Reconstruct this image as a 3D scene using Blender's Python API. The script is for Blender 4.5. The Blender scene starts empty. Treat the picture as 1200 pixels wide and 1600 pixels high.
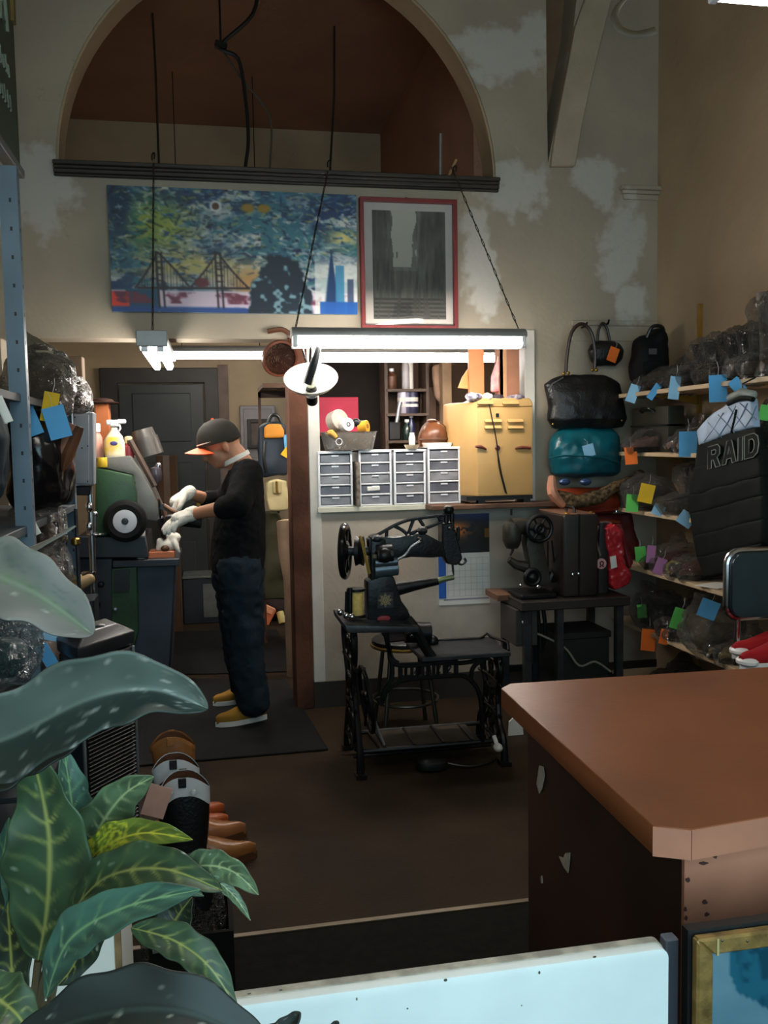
import bpy, bmesh, math, random
import numpy as np
from mathutils import Vector, Matrix, noise
from mathutils.geometry import tessellate_polygon
random.seed(7)
PI = math.pi
SC = bpy.context.scene
COL = SC.collection

# ------------------------------------------------------------------ camera
F = 1400.0
CAMH = 1.52
_y, _p, _r = math.radians(11), math.radians(4.5), math.radians(1.0)
FW = Vector((math.sin(_y)*math.cos(_p), math.cos(_y)*math.cos(_p), -math.sin(_p)))
R0 = Vector((math.cos(_y), -math.sin(_y), 0)); U0 = R0.cross(FW)
RT = R0*math.cos(_r) - U0*math.sin(_r)
UP = R0*math.sin(_r) + U0*math.cos(_r)
ORG = Vector((0, 0, CAMH))
cd = bpy.data.cameras.new('camera'); cam = bpy.data.objects.new('camera', cd); COL.objects.link(cam)
cd.sensor_fit = 'HORIZONTAL'; cd.sensor_width = 36.0; cd.lens = 36.0*F/1200.0
cd.clip_start = 0.02; cd.clip_end = 100
cam.matrix_world = Matrix(((RT.x, UP.x, -FW.x, 0), (RT.y, UP.y, -FW.y, 0), (RT.z, UP.z, -FW.z, CAMH), (0, 0, 0, 1)))
SC.camera = cam

# ------------------------------------------------------------------ light and exposure
SC.view_settings.view_transform = 'Standard'
SC.view_settings.look = 'None'
SC.view_settings.gamma = 1.0
SC.view_settings.use_curve_mapping = False
SC.view_settings.exposure = 1.0
TUBE = 24.0            # emission of the fluorescent tubes
w = bpy.data.worlds.new('world'); SC.world = w; w.use_nodes = True
w.node_tree.nodes['Background'].inputs[0].default_value = (0.56, 0.85, 0.96, 1)
w.node_tree.nodes['Background'].inputs[1].default_value = 2.0
SC.cycles.max_bounces = 8; SC.cycles.diffuse_bounces = 4; SC.cycles.transparent_max_bounces = 24
SC.cycles.sample_clamp_indirect = 4.0
SC.cycles.caustics_reflective = False; SC.cycles.caustics_refractive = False
pl = bpy.data.lights.new('window_portal', 'AREA'); pl.shape = 'RECTANGLE'; pl.size = 2.9; pl.size_y = 2.2
pl.cycles.is_portal = True
po = bpy.data.objects.new('window_portal', pl); COL.objects.link(po)
po.location = (0.55, -0.78, 1.75); po.rotation_euler = (PI/2, 0, 0)

# ------------------------------------------------------------------ helpers
def ray(x, y): return FW + RT*((x-600)/F) - UP*((y-800)/F)
def P(x, y, Y): d = ray(x, y); return ORG + d*(Y/d.y)           # photograph point -> place on the plane at depth Y
def PX(x, y, X): d = ray(x, y); return ORG + d*(X/d.x)
def PZ(x, y, Z): d = ray(x, y); return ORG + d*((Z-CAMH)/d.z)
def D(x, y, dist): return ORG + ray(x, y)*dist
def xz(Y, pts): return [(P(a, b, Y).x, P(a, b, Y).z) for a, b in pts]
def V(*a): return Vector(a)

def lin(c): c /= 255.0; return c/12.92 if c <= .04045 else ((c+.055)/1.055)**2.4
def C(r, g, b): return (lin(r), lin(g), lin(b), 1)
MATS = {}
def mat(name, rgb, rough=.6, metal=0., var=.25, scale=6., bump=0., bscale=60., rgb2=None, coat=0.):
    if name in MATS: return MATS[name]
    m = bpy.data.materials.new(name); m.use_nodes = True; MATS[name] = m
    nt = m.node_tree; N = nt.nodes; L = nt.links; bs = N['Principled BSDF']
    bs.inputs['Roughness'].default_value = rough; bs.inputs['Metallic'].default_value = metal
    if rough >= .7: bs.inputs['Specular IOR Level'].default_value = .15
    if coat: bs.inputs['Coat Weight'].default_value = coat; bs.inputs['Coat Roughness'].default_value = .12
    tc = N.new('ShaderNodeTexCoord'); no = N.new('ShaderNodeTexNoise')
    no.inputs['Scale'].default_value = scale; no.inputs['Detail'].default_value = 5
    L.new(tc.outputs['Object'], no.inputs['Vector'])
    mx = N.new('ShaderNodeMix'); mx.data_type = 'RGBA'
    c = C(*rgb); c2 = C(*rgb2) if rgb2 else tuple(v*(1-var) for v in c[:3])+(1,)
    c1 = c if rgb2 else tuple(min(1, v*(1+var*.6)) for v in c[:3])+(1,)
    mx.inputs[6].default_value = c1; mx.inputs[7].default_value = c2
    mr = N.new('ShaderNodeMapRange'); mr.inputs[1].default_value = .36; mr.inputs[2].default_value = .64
    L.new(no.outputs[0], mr.inputs[0]); L.new(mr.outputs[0], mx.inputs[0]); L.new(mx.outputs[2], bs.inputs['Base Color'])
    if bump:
        n2 = N.new('ShaderNodeTexNoise'); n2.inputs['Scale'].default_value = bscale; n2.inputs['Detail'].default_value = 4
        L.new(tc.outputs['Object'], n2.inputs['Vector'])
        bp = N.new('ShaderNodeBump'); bp.inputs['Strength'].default_value = bump; bp.inputs['Distance'].default_value = .01
        L.new(n2.outputs[0], bp.inputs['Height']); L.new(bp.outputs[0], bs.inputs['Normal'])
    return m
def attr_mat(name, rough=.6, bump=0., spec=.5):
    m = bpy.data.materials.new(name); m.use_nodes = True; nt = m.node_tree; bs = nt.nodes['Principled BSDF']
    a = nt.nodes.new('ShaderNodeAttribute'); a.attribute_name = 'col'
    nt.links.new(a.outputs['Color'], bs.inputs['Base Color']); bs.inputs['Roughness'].default_value = rough
    bs.inputs['Specular IOR Level'].default_value = spec
    if bump:
        n2 = nt.nodes.new('ShaderNodeTexNoise'); n2.inputs['Scale'].default_value = 90
        bp = nt.nodes.new('ShaderNodeBump'); bp.inputs['Strength'].default_value = bump; bp.inputs['Distance'].default_value = .004
        nt.links.new(n2.outputs[0], bp.inputs['Height']); nt.links.new(bp.outputs[0], bs.inputs['Normal'])
    return m
def emit(name, rgb, s):
    m = bpy.data.materials.new(name); m.use_nodes = True; bs = m.node_tree.nodes['Principled BSDF']
    bs.inputs['Base Color'].default_value = rgb+(1,); bs.inputs['Emission Color'].default_value = rgb+(1,)
    bs.inputs['Emission Strength'].default_value = s; return m
def plastic(name, rgb, alpha=.35, rough=.18):
    m = bpy.data.materials.new(name); m.use_nodes = True; nt = m.node_tree; N = nt.nodes; L = nt.links
    bs = N['Principled BSDF']; bs.inputs['Base Color'].default_value = C(*rgb); bs.inputs['Roughness'].default_value = rough
    tr = N.new('ShaderNodeBsdfTransparent'); mx = N.new('ShaderNodeMixShader'); lw = N.new('ShaderNodeLayerWeight')
    vo = N.new('ShaderNodeTexVoronoi'); vo.inputs['Scale'].default_value = 34; tc = N.new('ShaderNodeTexCoord'); nz = N.new('ShaderNodeTexNoise'); nz.inputs['Scale'].default_value = 9
    av = N.new('ShaderNodeVectorMath'); L.new(tc.outputs['Object'], nz.inputs['Vector']); L.new(tc.outputs['Object'], av.inputs[0]); L.new(nz.outputs['Color'], av.inputs[1]); L.new(av.outputs[0], vo.inputs['Vector'])
    bp = N.new('ShaderNodeBump'); bp.inputs['Strength'].default_value = 1.0; bp.inputs['Distance'].default_value = .05; L.new(vo.outputs['Distance'], bp.inputs['Height']); L.new(bp.outputs[0], bs.inputs['Normal'])
    lw.inputs[0].default_value = .35; mr = N.new('ShaderNodeMapRange'); mr.inputs[3].default_value = alpha; mr.inputs[4].default_value = min(1, alpha+.42)
    L.new(lw.outputs['Facing'], mr.inputs[0]); L.new(mr.outputs[0], mx.inputs[0])
    L.new(tr.outputs[0], mx.inputs[1]); L.new(bs.outputs[0], mx.inputs[2])
    gl = N.new('ShaderNodeBsdfGlossy'); gl.inputs['Roughness'].default_value = .12; L.new(bp.outputs[0], gl.inputs['Normal']); m2 = N.new('ShaderNodeMixShader'); l2 = N.new('ShaderNodeLayerWeight'); l2.inputs[0].default_value = .22; L.new(bp.outputs[0], l2.inputs['Normal'])
    m3 = N.new('ShaderNodeMapRange'); m3.inputs[3].default_value = .07; m3.inputs[4].default_value = .6; L.new(l2.outputs['Fresnel'], m3.inputs[0]); L.new(m3.outputs[0], m2.inputs[0]); L.new(mx.outputs[0], m2.inputs[1]); L.new(gl.outputs[0], m2.inputs[2])
    L.new(m2.outputs[0], N['Material Output'].inputs[0])
    return m

def tag(o, label=None, cat=None, group=None, kind=None):
    if label: o['label'] = label
    if cat: o['category'] = cat
    if group: o['group'] = group
    if kind: o['kind'] = kind
    return o
WL = {}
def thing(name, label, cat, loc, group=None):
    o = bpy.data.objects.new(name, None); COL.objects.link(o); o.location = loc; o.empty_display_size = .05
    WL[o.name] = Vector(loc); return tag(o, label, cat, group)

class B:
    def __init__(s): s.v = []; s.f = []; s.T = None
    def add(s, vs, fs):
        n = len(s.v)
        s.v += [tuple(s.T @ Vector(v)) if s.T else tuple(v) for v in vs]
        s.f += [tuple(i+n for i in f) for f in fs]; return s
    def box(s, x0, x1, y0, y1, z0, z1):
        return s.add([(x0,y0,z0),(x1,y0,z0),(x1,y1,z0),(x0,y1,z0),(x0,y0,z1),(x1,y0,z1),(x1,y1,z1),(x0,y1,z1)],
                     [(3,2,1,0),(4,5,6,7),(0,1,5,4),(1,2,6,5),(2,3,7,6),(3,0,4,7)])
    def obox(s, c, d, rot=None):
        h = [v/2 for v in d]; M = Matrix.Translation(c) @ (rot if rot else Matrix.Identity(4))
        vs = [M @ Vector((sx*h[0], sy*h[1], sz*h[2])) for sz in (-1,1) for sx, sy in ((-1,-1),(1,-1),(1,1),(-1,1))]
        return s.add(vs, [(3,2,1,0),(4,5,6,7),(0,1,5,4),(1,2,6,5),(2,3,7,6),(3,0,4,7)])
    def tube(s, pts, r, n=8, closed=False, sm=0, flat=1.0):
        pts = [Vector(p) for p in pts]; rs = list(r) if hasattr(r, '__len__') else [r]*len(pts)
        if sm:
            q = []; qr = []; m = len(pts); rng = m if closed else m-1
            for i in range(rng):
                g = (lambda k: pts[k % m]) if closed else (lambda k: pts[max(0, min(m-1, k))])
                p0, p1, p2, p3 = g(i-1), g(i), g(i+1), g(i+2)
                for k in range(sm):
                    t = k/sm
                    q.append(.5*((2*p1)+(p2-p0)*t+(2*p0-5*p1+4*p2-p3)*t*t+(3*p1-p0-3*p2+p3)*t**3))
                    qr.append(rs[i]*(1-t)+rs[(i+1) % m]*t)
            if not closed: q.append(pts[-1]); qr.append(rs[-1])
            pts, rs = q, qr
        m = len(pts); u = None; vs = []
        for i, p in enumerate(pts):
            if closed: t = pts[(i+1) % m]-pts[i-1]
            else: t = pts[min(i+1, m-1)]-pts[max(i-1, 0)]
            if t.length < 1e-9: t = Vector((0,0,1))
            t.normalize()
            if u is None: u = t.orthogonal().normalized() if abs(t.y) > .9 else (Vector((0,1,0))-t*t.y).normalized()
            u = (u-t*u.dot(t)).normalized(); b = t.cross(u)
            for k in range(n):
                a = 2*PI*k/n; vs.append(p+(u*math.cos(a)*flat+b*math.sin(a))*rs[i])
        fs = []
        for i in range(m if closed else m-1):
            j = (i+1) % m
            for k in range(n): fs.append((i*n+k, i*n+(k+1) % n, j*n+(k+1) % n, j*n+k))
        if not closed: fs += [tuple(range(n-1,-1,-1)), tuple((m-1)*n+k for k in range(n))]
        return s.add(vs, fs)
    def cyl(s, p0, p1, r0, r1=None, n=16): return s.tube([p0, p1], [r0, r0 if r1 is None else r1], n)
    def lathe(s, prof, c, axis=(0,0,1), n=24, arc=1.0):
        a = Vector(axis).normalized(); u = a.orthogonal().normalized(); b = a.cross(u); c = Vector(c); vs = []; m = len(prof)
        for r, h in prof:
            for k in range(n):
                t = 2*PI*k/n; vs.append(c+a*h+(u*math.cos(t)+b*math.sin(t))*max(r, 1e-5))
        fs = [(i*n+k, i*n+(k+1) % n, (i+1)*n+(k+1) % n, (i+1)*n+k) for i in range(m-1) for k in range(n)]
        if prof[0][0] > 1e-4: fs.append(tuple(range(n-1,-1,-1)))
        if prof[-1][0] > 1e-4: fs.append(tuple((m-1)*n+k for k in range(n)))
        return s.add(vs, fs)
    def torus(s, c, R, r, axis=(0,1,0), n=32, k=8, sx=1.0):
        a = Vector(axis).normalized(); u = a.orthogonal().normalized(); b = a.cross(u)
        return s.tube([Vector(c)+u*R*math.cos(2*PI*i/n)*sx+b*R*math.sin(2*PI*i/n) for i in range(n)], r, k, closed=True)
    def prism(s, poly, lo, hi, plane='xz', holes=()):
        def to(p, d): return {'xz': (p[0], d, p[1]), 'xy': (p[0], p[1], d), 'yz': (d, p[0], p[1])}[plane]
        loops = [list(poly)]+[list(h) for h in holes]; allp = [p for l in loops for p in l]; n = len(allp)
        tr = tessellate_polygon([[Vector((p[0], p[1], 0)) for p in l] for l in loops])
        fs = [tuple(t) for t in tr]+[tuple(i+n for i in reversed(t)) for t in tr]; o = 0
        for l in loops:
            m = len(l)
            for i in range(m): j = (i+1) % m; fs.append((o+i, o+j, o+j+n, o+i+n))
            o += m
        return s.add([to(p, lo) for p in allp]+[to(p, hi) for p in allp], fs)
    def ell(s, c, r, n=16, rot=None, pw=1.0):
        M = Matrix.Translation(c) @ (rot if rot else Matrix.Identity(4)); vs = []; m = n//2
        def sp(v): return math.copysign(abs(v)**pw, v)
        for i in range(m+1):
            a = -PI/2+PI*i/m
            for k in range(n):
                t = 2*PI*k/n; ca = max(sp(math.cos(a)), 1e-4)
                vs.append(M @ Vector((r[0]*ca*sp(math.cos(t)), r[1]*ca*sp(math.sin(t)), r[2]*sp(math.sin(a)))))
        fs = [(i*n+k, i*n+(k+1) % n, (i+1)*n+(k+1) % n, (i+1)*n+k) for i in range(m) for k in range(n)]
        fs += [tuple(range(n-1,-1,-1)), tuple(m*n+k for k in range(n))]
        return s.add(vs, fs)
    def cap(s, p0, p1, r0, r1=None, n=12):
        r1 = r0 if r1 is None else r1; s.ell(p0, (r0,)*3, n); s.ell(p1, (r1,)*3, n)
        return s.cyl(p0, p1, r0, r1, n)
    def limb(s, pts, rs, n=12):
        for i in range(len(pts)-1): s.cap(pts[i], pts[i+1], rs[i], rs[i+1], n)
        return s
    def loft(s, rings, n=20, pw=1.0):
        vs = []
        for c, u, v in rings:
            c, u, v = Vector(c), Vector(u), Vector(v)
            for k in range(n):
                t = 2*PI*k/n; a, b = math.cos(t), math.sin(t)
                vs.append(c+u*math.copysign(abs(a)**pw, a)+v*math.copysign(abs(b)**pw, b))
        m = len(rings)
        fs = [(i*n+k, i*n+(k+1) % n, (i+1)*n+(k+1) % n, (i+1)*n+k) for i in range(m-1) for k in range(n)]
        fs += [tuple(range(n-1,-1,-1)), tuple((m-1)*n+k for k in range(n))]
        return s.add(vs, fs)
    def grid(s, fn, nu, nv, th=0.):
        vs = [fn(i/nu, j/nv) for i in range(nu+1) for j in range(nv+1)]; w_ = nv+1
        return s.add(vs, [(i*w_+j, (i+1)*w_+j, (i+1)*w_+j+1, i*w_+j+1) for i in range(nu) for j in range(nv)])
    def mesh(s, name, off=Vector((0,0,0)), bevel=0, sharp=.6, smooth=True, seg=1, fixn=True):
        me = bpy.data.meshes.new(name); me.from_pydata([Vector(v)-off for v in s.v], [], s.f)
        bm = bmesh.new(); bm.from_mesh(me)
        if fixn: bmesh.ops.recalc_face_normals(bm, faces=bm.faces)
        if bevel:
            ed = [e for e in bm.edges if len(e.link_faces) == 2 and e.calc_face_angle(0) > .5]
            bmesh.ops.bevel(bm, geom=ed, offset=bevel, segments=seg, affect='EDGES', profile=.6, clamp_overlap=True)
        bm.to_mesh(me); bm.free()
        if smooth:
            for p in me.polygons: p.use_smooth = True
            me.set_sharp_from_angle(angle=sharp)
        return me
    def build(s, name, m, parent=None, local=False, off=None, **kw):
        if off is None:
            if parent is not None: off = Vector((0,0,0)) if local else worldof(parent)
            else:
                a = np.array(s.v); off = Vector(((a[:,0].min()+a[:,0].max())/2, (a[:,1].min()+a[:,1].max())/2, a[:,2].min()))
        me = s.mesh(name, off, **kw); return link(name, me, m, parent, None if parent is not None else off)
    def blob(s, name, m, parent=None, vox=.01, sm=4, disp=0, dscale=8., disp2=0, dscale2=30., local=False, dec=0):
        off = Vector((0,0,0)) if local else (worldof(parent) if parent is not None else None)
        if off is None:
            a = np.array(s.v); off = Vector(((a[:,0].min()+a[:,0].max())/2, (a[:,1].min()+a[:,1].max())/2, a[:,2].min()))
        me = s.mesh(name, off, smooth=False); me = remesh(me, vox, sm, disp, dscale, disp2, dscale2, dec)
        return link(name, me, m, parent, None if parent is not None else off)
def remesh(me, vox, sm, disp=0, dscale=8., disp2=0, dscale2=30., dec=0):
    o = bpy.data.objects.new('tmp', me); COL.objects.link(o)
    r = o.modifiers.new('r', 'REMESH'); r.mode = 'VOXEL'; r.voxel_size = vox; r.use_smooth_shade = True
    if sm: k = o.modifiers.new('s', 'SMOOTH'); k.iterations = sm; k.factor = .5
    dg = bpy.context.evaluated_depsgraph_get(); n = bpy.data.meshes.new_from_object(o.evaluated_get(dg)); n.name = me.name
    bpy.data.objects.remove(o); bpy.data.meshes.remove(me)
    if disp or disp2:
        sd = Vector((random.random()*9, random.random()*9, random.random()*9)); nr = [v.normal.copy() for v in n.vertices]
        for v, q in zip(n.vertices, nr):
            a = 0
            if disp: a += disp*noise.noise(v.co*dscale+sd)
            if disp2: a += disp2*(1-2*abs(noise.noise(v.co*dscale2+sd)))
            v.co += q*a
    for p in n.polygons: p.use_smooth = True
    return n
def worldof(o):
    p = Vector(o.location)
    while o.parent: o = o.parent; p += Vector(o.location)
    return p
def link(name, me, m, parent=None, loc=None):
    o = bpy.data.objects.new(name, me); COL.objects.link(o)
    if m is not None:
        if not me.materials: me.materials.append(m)
    if parent is not None: o.parent = parent
    if loc is not None: o.location = loc
    return o
def setcol(me, arr):
    at = me.color_attributes.new('col', 'FLOAT_COLOR', 'POINT'); at.data.foreach_set('color', np.asarray(arr, dtype=np.float32).ravel())
def RZ(a): return Matrix.Rotation(a, 4, 'Z')
def RX(a): return Matrix.Rotation(a, 4, 'X')
def RY(a): return Matrix.Rotation(a, 4, 'Y')
def struct(o): o['kind'] = 'structure'; return o

# ------------------------------------------------------------------ materials
IRON = mat('black_cast_iron', (26,26,28), .38, .55, .4, 20, .15, 80)
IRON2 = mat('greasy_grey_iron', (52,54,58), .45, .5, .35, 14, .2, 60)
CHROME = mat('chrome_steel', (190,190,195), .16, 1., .1)
BRASS = mat('old_brass', (150,118,58), .35, .9, .25)
ALU = mat('dull_aluminium', (150,152,155), .4, .8, .2)
BLKLEA = mat('black_leather', (15,15,16), .42, 0, .3, 9, .25, 90)
BRNLEA = mat('brown_leather', (92,56,36), .4, 0, .35, 9, .2, 90)
TANLEA = mat('tan_leather', (150,96,52), .25, 0, .35, 9, .2, 90)
BLKPLA = mat('black_plastic', (20,22,24), .4, 0, .2)
RUBBER = mat('black_rubber', (24,24,24), .7, 0, .3, 10, .3, 200)
WHITEP = mat('white_paint', (205,200,190), .5, 0, .12, 5)
WHITEPL = mat('white_plastic', (225,226,230), .35, 0, .05, 5)
WOODB = mat('worn_brown_wood', (98,66,46), .55, 0, .4, 5, .2, 40)
WOODL = mat('pale_wood', (176,140,98), .6, 0, .25, 4, .1, 40)
DARKW = mat('dark_brown_moulding', (46,40,32), .5, 0, .3, 4)
PAPERB = mat('blue_paper', (96,170,222), .7, 0, .1)
PAPERG = mat('green_paper', (96,190,90), .7, 0, .1)
PAPERO = mat('orange_paper', (240,118,48), .7, 0, .1)
PAPERY = mat('yellow_paper', (226,182,46), .7, 0, .1)
PAPERP = mat('mauve_paper', (168,116,160), .7, 0, .1)
PAPERW = mat('white_paper', (225,222,215), .7, 0, .08)
WRAP = plastic('clear_crinkled_plastic', (150,144,138), .14, .09)
WRAPD = plastic('smoky_crinkled_plastic', (84,80,76), .26, .09)
TAGS = {'blue': PAPERB, 'green': PAPERG, 'orange': PAPERO, 'yellow': PAPERY, 'mauve': PAPERP, 'white': PAPERW, 'pale blue': mat('pale_blue_paper', (150,200,232), .7, 0, .1)}
# ------------------------------------------------------------------ the room
YB = 5.05            # front face of the back wall
YF = 8.1             # far wall of the workroom
XR, XL = 2.676, -1.30
ZC = 4.75
def plaster(name, base, base2, patches, pc=(186,184,178), scale=1.6, low=None):
    m = bpy.data.materials.new(name); m.use_nodes = True; nt = m.node_tree; N = nt.nodes; L = nt.links; bs = N['Principled BSDF']
    bs.inputs['Roughness'].default_value = .75
    g = N.new('ShaderNodeNewGeometry')
    def nz(sc, det=5):
        n = N.new('ShaderNodeTexNoise'); n.inputs['Scale'].default_value = sc; n.inputs['Detail'].default_value = det
        L.new(g.outputs['Position'], n.inputs['Vector']); return n.outputs[0]
    def ma(op, a, b=None, cl=False):
        n = N.new('ShaderNodeMath'); n.operation = op; n.use_clamp = cl
        for i, v in enumerate((a, b)):
            if v is None: continue
            if isinstance(v, (int, float)): n.inputs[i].default_value = v
            else: L.new(v, n.inputs[i])
        return n.outputs[0]
    def mix(f, a, b):
        n = N.new('ShaderNodeMix'); n.data_type = 'RGBA'; L.new(f, n.inputs[0])
        for i, v in ((6, a), (7, b)):
            if isinstance(v, tuple): n.inputs[i].default_value = v
            else: L.new(v, n.inputs[i])
        return n.outputs[2]
    n1 = nz(scale); n2 = nz(9); n3 = nz(45, 3)
    f = ma('MULTIPLY', ma('SUBTRACT', n1, .38), 4.0, True)
    col = mix(f, C(*base), C(*base2))
    if low:   # darker plaster low on the wall
        sp = N.new('ShaderNodeSeparateXYZ'); L.new(g.outputs['Position'], sp.inputs[0])
        mr = N.new('ShaderNodeMapRange'); mr.inputs[1].default_value = low[1]; mr.inputs[2].default_value = low[2]
        L.new(ma('ADD', sp.outputs[2], ma('MULTIPLY', n2, .5)), mr.inputs[0])
        col = mix(mr.outputs[0], C(*low[0]), col)
    msk = None
    for (c, r) in patches:
        vs = N.new('ShaderNodeVectorMath'); vs.operation = 'SUBTRACT'; L.new(g.outputs['Position'], vs.inputs[0]); vs.inputs[1].default_value = c
        vm = N.new('ShaderNodeVectorMath'); vm.operation = 'MULTIPLY'; L.new(vs.outputs[0], vm.inputs[0]); vm.inputs[1].default_value = (1/r[0], 0, 1/r[1])
        ln = N.new('ShaderNodeVectorMath'); ln.operation = 'LENGTH'; L.new(vm.outputs[0], ln.inputs[0])
        d = ma('ADD', ln.outputs['Value'], ma('MULTIPLY', ma('SUBTRACT', n2, .5), 2.2))
        k = ma('MULTIPLY', ma('SUBTRACT', 1.1, d), 2.6, True)
        msk = k if msk is None else ma('MAXIMUM', msk, k)
    if msk is not None: col = mix(ma('MULTIPLY', msk, .8), col, C(*pc))
    # hairline cracks
    wv = N.new('ShaderNodeTexVoronoi'); wv.feature = 'DISTANCE_TO_EDGE'; wv.inputs['Scale'].default_value = 1.3
    av = N.new('ShaderNodeVectorMath'); av.operation = 'ADD'; L.new(g.outputs['Position'], av.inputs[0])
    nv = N.new('ShaderNodeTexNoise'); nv.inputs['Scale'].default_value = 4; nv.inputs['Detail'].default_value = 6; L.new(g.outputs['Position'], nv.inputs['Vector'])
    L.new(nv.outputs['Color'], av.inputs[1]); L.new(av.outputs[0], wv.inputs['Vector'])
    cr = ma('MULTIPLY', ma('MULTIPLY', ma('SUBTRACT', .006, wv.outputs['Distance']), 160, True), ma('MULTIPLY', ma('SUBTRACT', n1, .52), 6, True))
    col = mix(ma('MULTIPLY', cr, .45), col, C(70,56,44))
    L.new(col, bs.inputs['Base Color'])
    bp = N.new('ShaderNodeBump'); bp.inputs['Strength'].default_value = .35; bp.inputs['Distance'].default_value = .012
    L.new(ma('ADD', n2, ma('MULTIPLY', n3, .3)), bp.inputs['Height']); L.new(bp.outputs[0], bs.inputs['Normal'])
    return m
def pp(x, y, rx, ry): c = P(x, y, YB); s = 5.1/F; return (tuple(c), (rx*s, ry*s))
PLB = plaster('patched_plaster', (150,140,124), (164,153,134),
              [pp(58,300,48,62), pp(790,88,85,40), pp(835,62,35,32), pp(812,300,50,48), pp(745,395,26,80), pp(760,450,30,40), pp(930,280,36,42), pp(972,385,42,82), pp(985,470,28,40)])
PLR = plaster('ochre_plaster', (172,150,122), (160,138,112), [])
PLF = plaster('workroom_plaster', (168,146,116), (150,130,104), [], low=((96,80,64), .3, 1.5))
BRNPL = plaster('dark_brown_plaster', (150,108,82), (136,98,76), [])
REVEAL = plaster('reveal_plaster', (150,128,102), (166,142,112), [])
HALFW = plaster('half_wall_paint', (188,178,164), (172,160,146), [], low=((120,108,94), .05, .9))
FLOORM = mat('worn_brown_floor', (50,38,25), .75, 0, .4, 2.2, .25, 120)
CARPET = mat('dark_entrance_carpet', (22,22,19), .95, 0, .3, 30, .4, 300)

# floor
b = B(); b.box(XL-.3, 3.4, 2.70, 8.4, -.12, 0); fl = struct(b.build('floor', FLOORM))
b = B(); b.box(XL-.3, 3.4, -1.2, 2.70, -.12, .004); struct(b.build('floor_entrance', CARPET))
b = B(); b.prism([(-1.2,2.685),(1.9,2.695),(1.9,2.715),(-1.2,2.705)], .0, .008, 'xy'); struct(b.build('trim_threshold', mat('threshold_strip', (112,98,78), .4, .4, .2)))

# back wall with doorway, service window, arch and the blind recess beside it
xd0, xd1 = -1.05, P(482,640,YB).x     # doorway
xw0, xw1 = P(497,640,YB).x, P(820,640,YB).x
zl = 2.105; zs = 1.142
za = 2.99; ax0, ax1 = P(88,262,YB).x, P(775,290,YB).x; acx = (ax0+ax1)/2; ar = (ax1-ax0)/2
arch = [(acx+ar*math.cos(t), za+ar*1.03*math.sin(t)) for t in [PI*i/40 for i in range(41)]]
rec = xz(YB, [(856,255),(854,120),(853,-40),(905,-40),(896,45),(882,120),(866,205)])
outer = [(XL-.2,0),(xd0,0),(xd0,zl),(xd1,zl),(xd1,0),(XR+.2,0),(XR+.2,ZC),(XL-.2,ZC)]
win = [(xw0,zs),(xw1,zs),(xw1,zl),(xw0,zl)]
b = B(); b.prism(outer, YB, YB+.20, 'xz', [win, arch, rec]); bw = struct(b.build('wall_back', PLB, off=V(0,0,0), smooth=False))
# lower half wall paint panel (below the service window), its dark base and the white end post
b = B(); b.box(xw0-.062, XR, YB-.012, YB, .0, zs); struct(b.build('wall_back_dado', HALFW))
b = B(); b.box(xw0-.062, XR, YB-.026, YB-.012, 0, .15); struct(b.build('baseboard_back', mat('dark_baseboard', (44,38,32), .5, 0, .2)))
b = B(); b.box(xw0-.062, xw0+.004, YB-.024, YB+.2, .15, zl-.005); struct(b.build('trim_window_left', WHITEP, bevel=.004))
b = B(); b.box(xw1-.005, xw1+.058, YB-.02, YB+.2, zs+.01, zl+.05); struct(b.build('trim_window_right', WHITEP, bevel=.004))
b = B(); b.box(xw0-.02, xw1-.33, YB-.04, YB+.24, zs-.018, zs+.012); struct(b.build('trim_sill', mat('sill_paint', (206,204,186), .5, 0, .1), bevel=.003))
b = B(); b.box(xw1-.62, xw1+.13, YB-.19, YB-.02, zs-.012, zs+.014); struct(b.build('trim_sill_board', WOODB, bevel=.003))
b = B(); b.box(xw0-.165, xw0-.064, YB-.03, YB+.2, 0, zl-.003); struct(b.build('trim_door_post', mat('rough_red_lumber', (88,56,42), .7, 0, .45, 4, .3, 50), bevel=.005))
b = B(); b.box(xd0-.02, xw0-.16, YB+.003, YB+.2, zl-.008, zl+.0); struct(b.build('trim_lintel', PLB))
# recess backing and the curved plaster rib to the right of it
b = B(); b.box(1.93, 2.36, YB+.2, YB+.24, 3.0, ZC); struct(b.build('wall_recess', mat('recess_plaster', (120,96,74), .8, 0, .15)))
ro = xz(YB, [(858,262),(866,205),(882,120),(896,45),(912,0),(930,-60)]); ri = xz(YB, [(960,-60),(953,0),(938,60),(921,130),(905,205),(896,262)])
b = B(); b.prism(ro+ri, YB-.035, YB+.01, 'xz'); struct(b.build('trim_rib', mat('rib_plaster', (172,158,138), .7, 0, .12, 4, .2), bevel=.006))
b = B(); a0 = P(967,292,YB); a1 = P(1027,312,YB)
for k, (o, h) in enumerate([(.05, .022), (.03, .02), (.015, .03)]):
    zt = a0.z-[0,.022,.042][k]; b.box(a0.x+k*.012, XR, YB-o, YB, zt-h, zt)
struct(b.build('trim_capital', PLB, bevel=.003))
b = B(); q0 = P(800,500,YB)
b.box(2.13, XR, YB-.014, YB, q0.z-.03, q0.z); b.box(2.13, XR, YB-.008, YB, q0.z-.12, q0.z-.03); struct(b.build('trim_wall_rail', PLB, bevel=.003))
# ledge across the arch
lz0 = za-.085
b = B()
for (z0, z1, o) in ((za-.004, za+.018, .05), (za-.020, za-.004, .036), (za-.042, za-.020, .028), (za-.056, za-.042, .018)):
    b.box(ax0-.012, ax1+.012, YB-o, YB+.2, z0, z1)
struct(b.build('trim_ledge', DARKW, bevel=.004))
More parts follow.
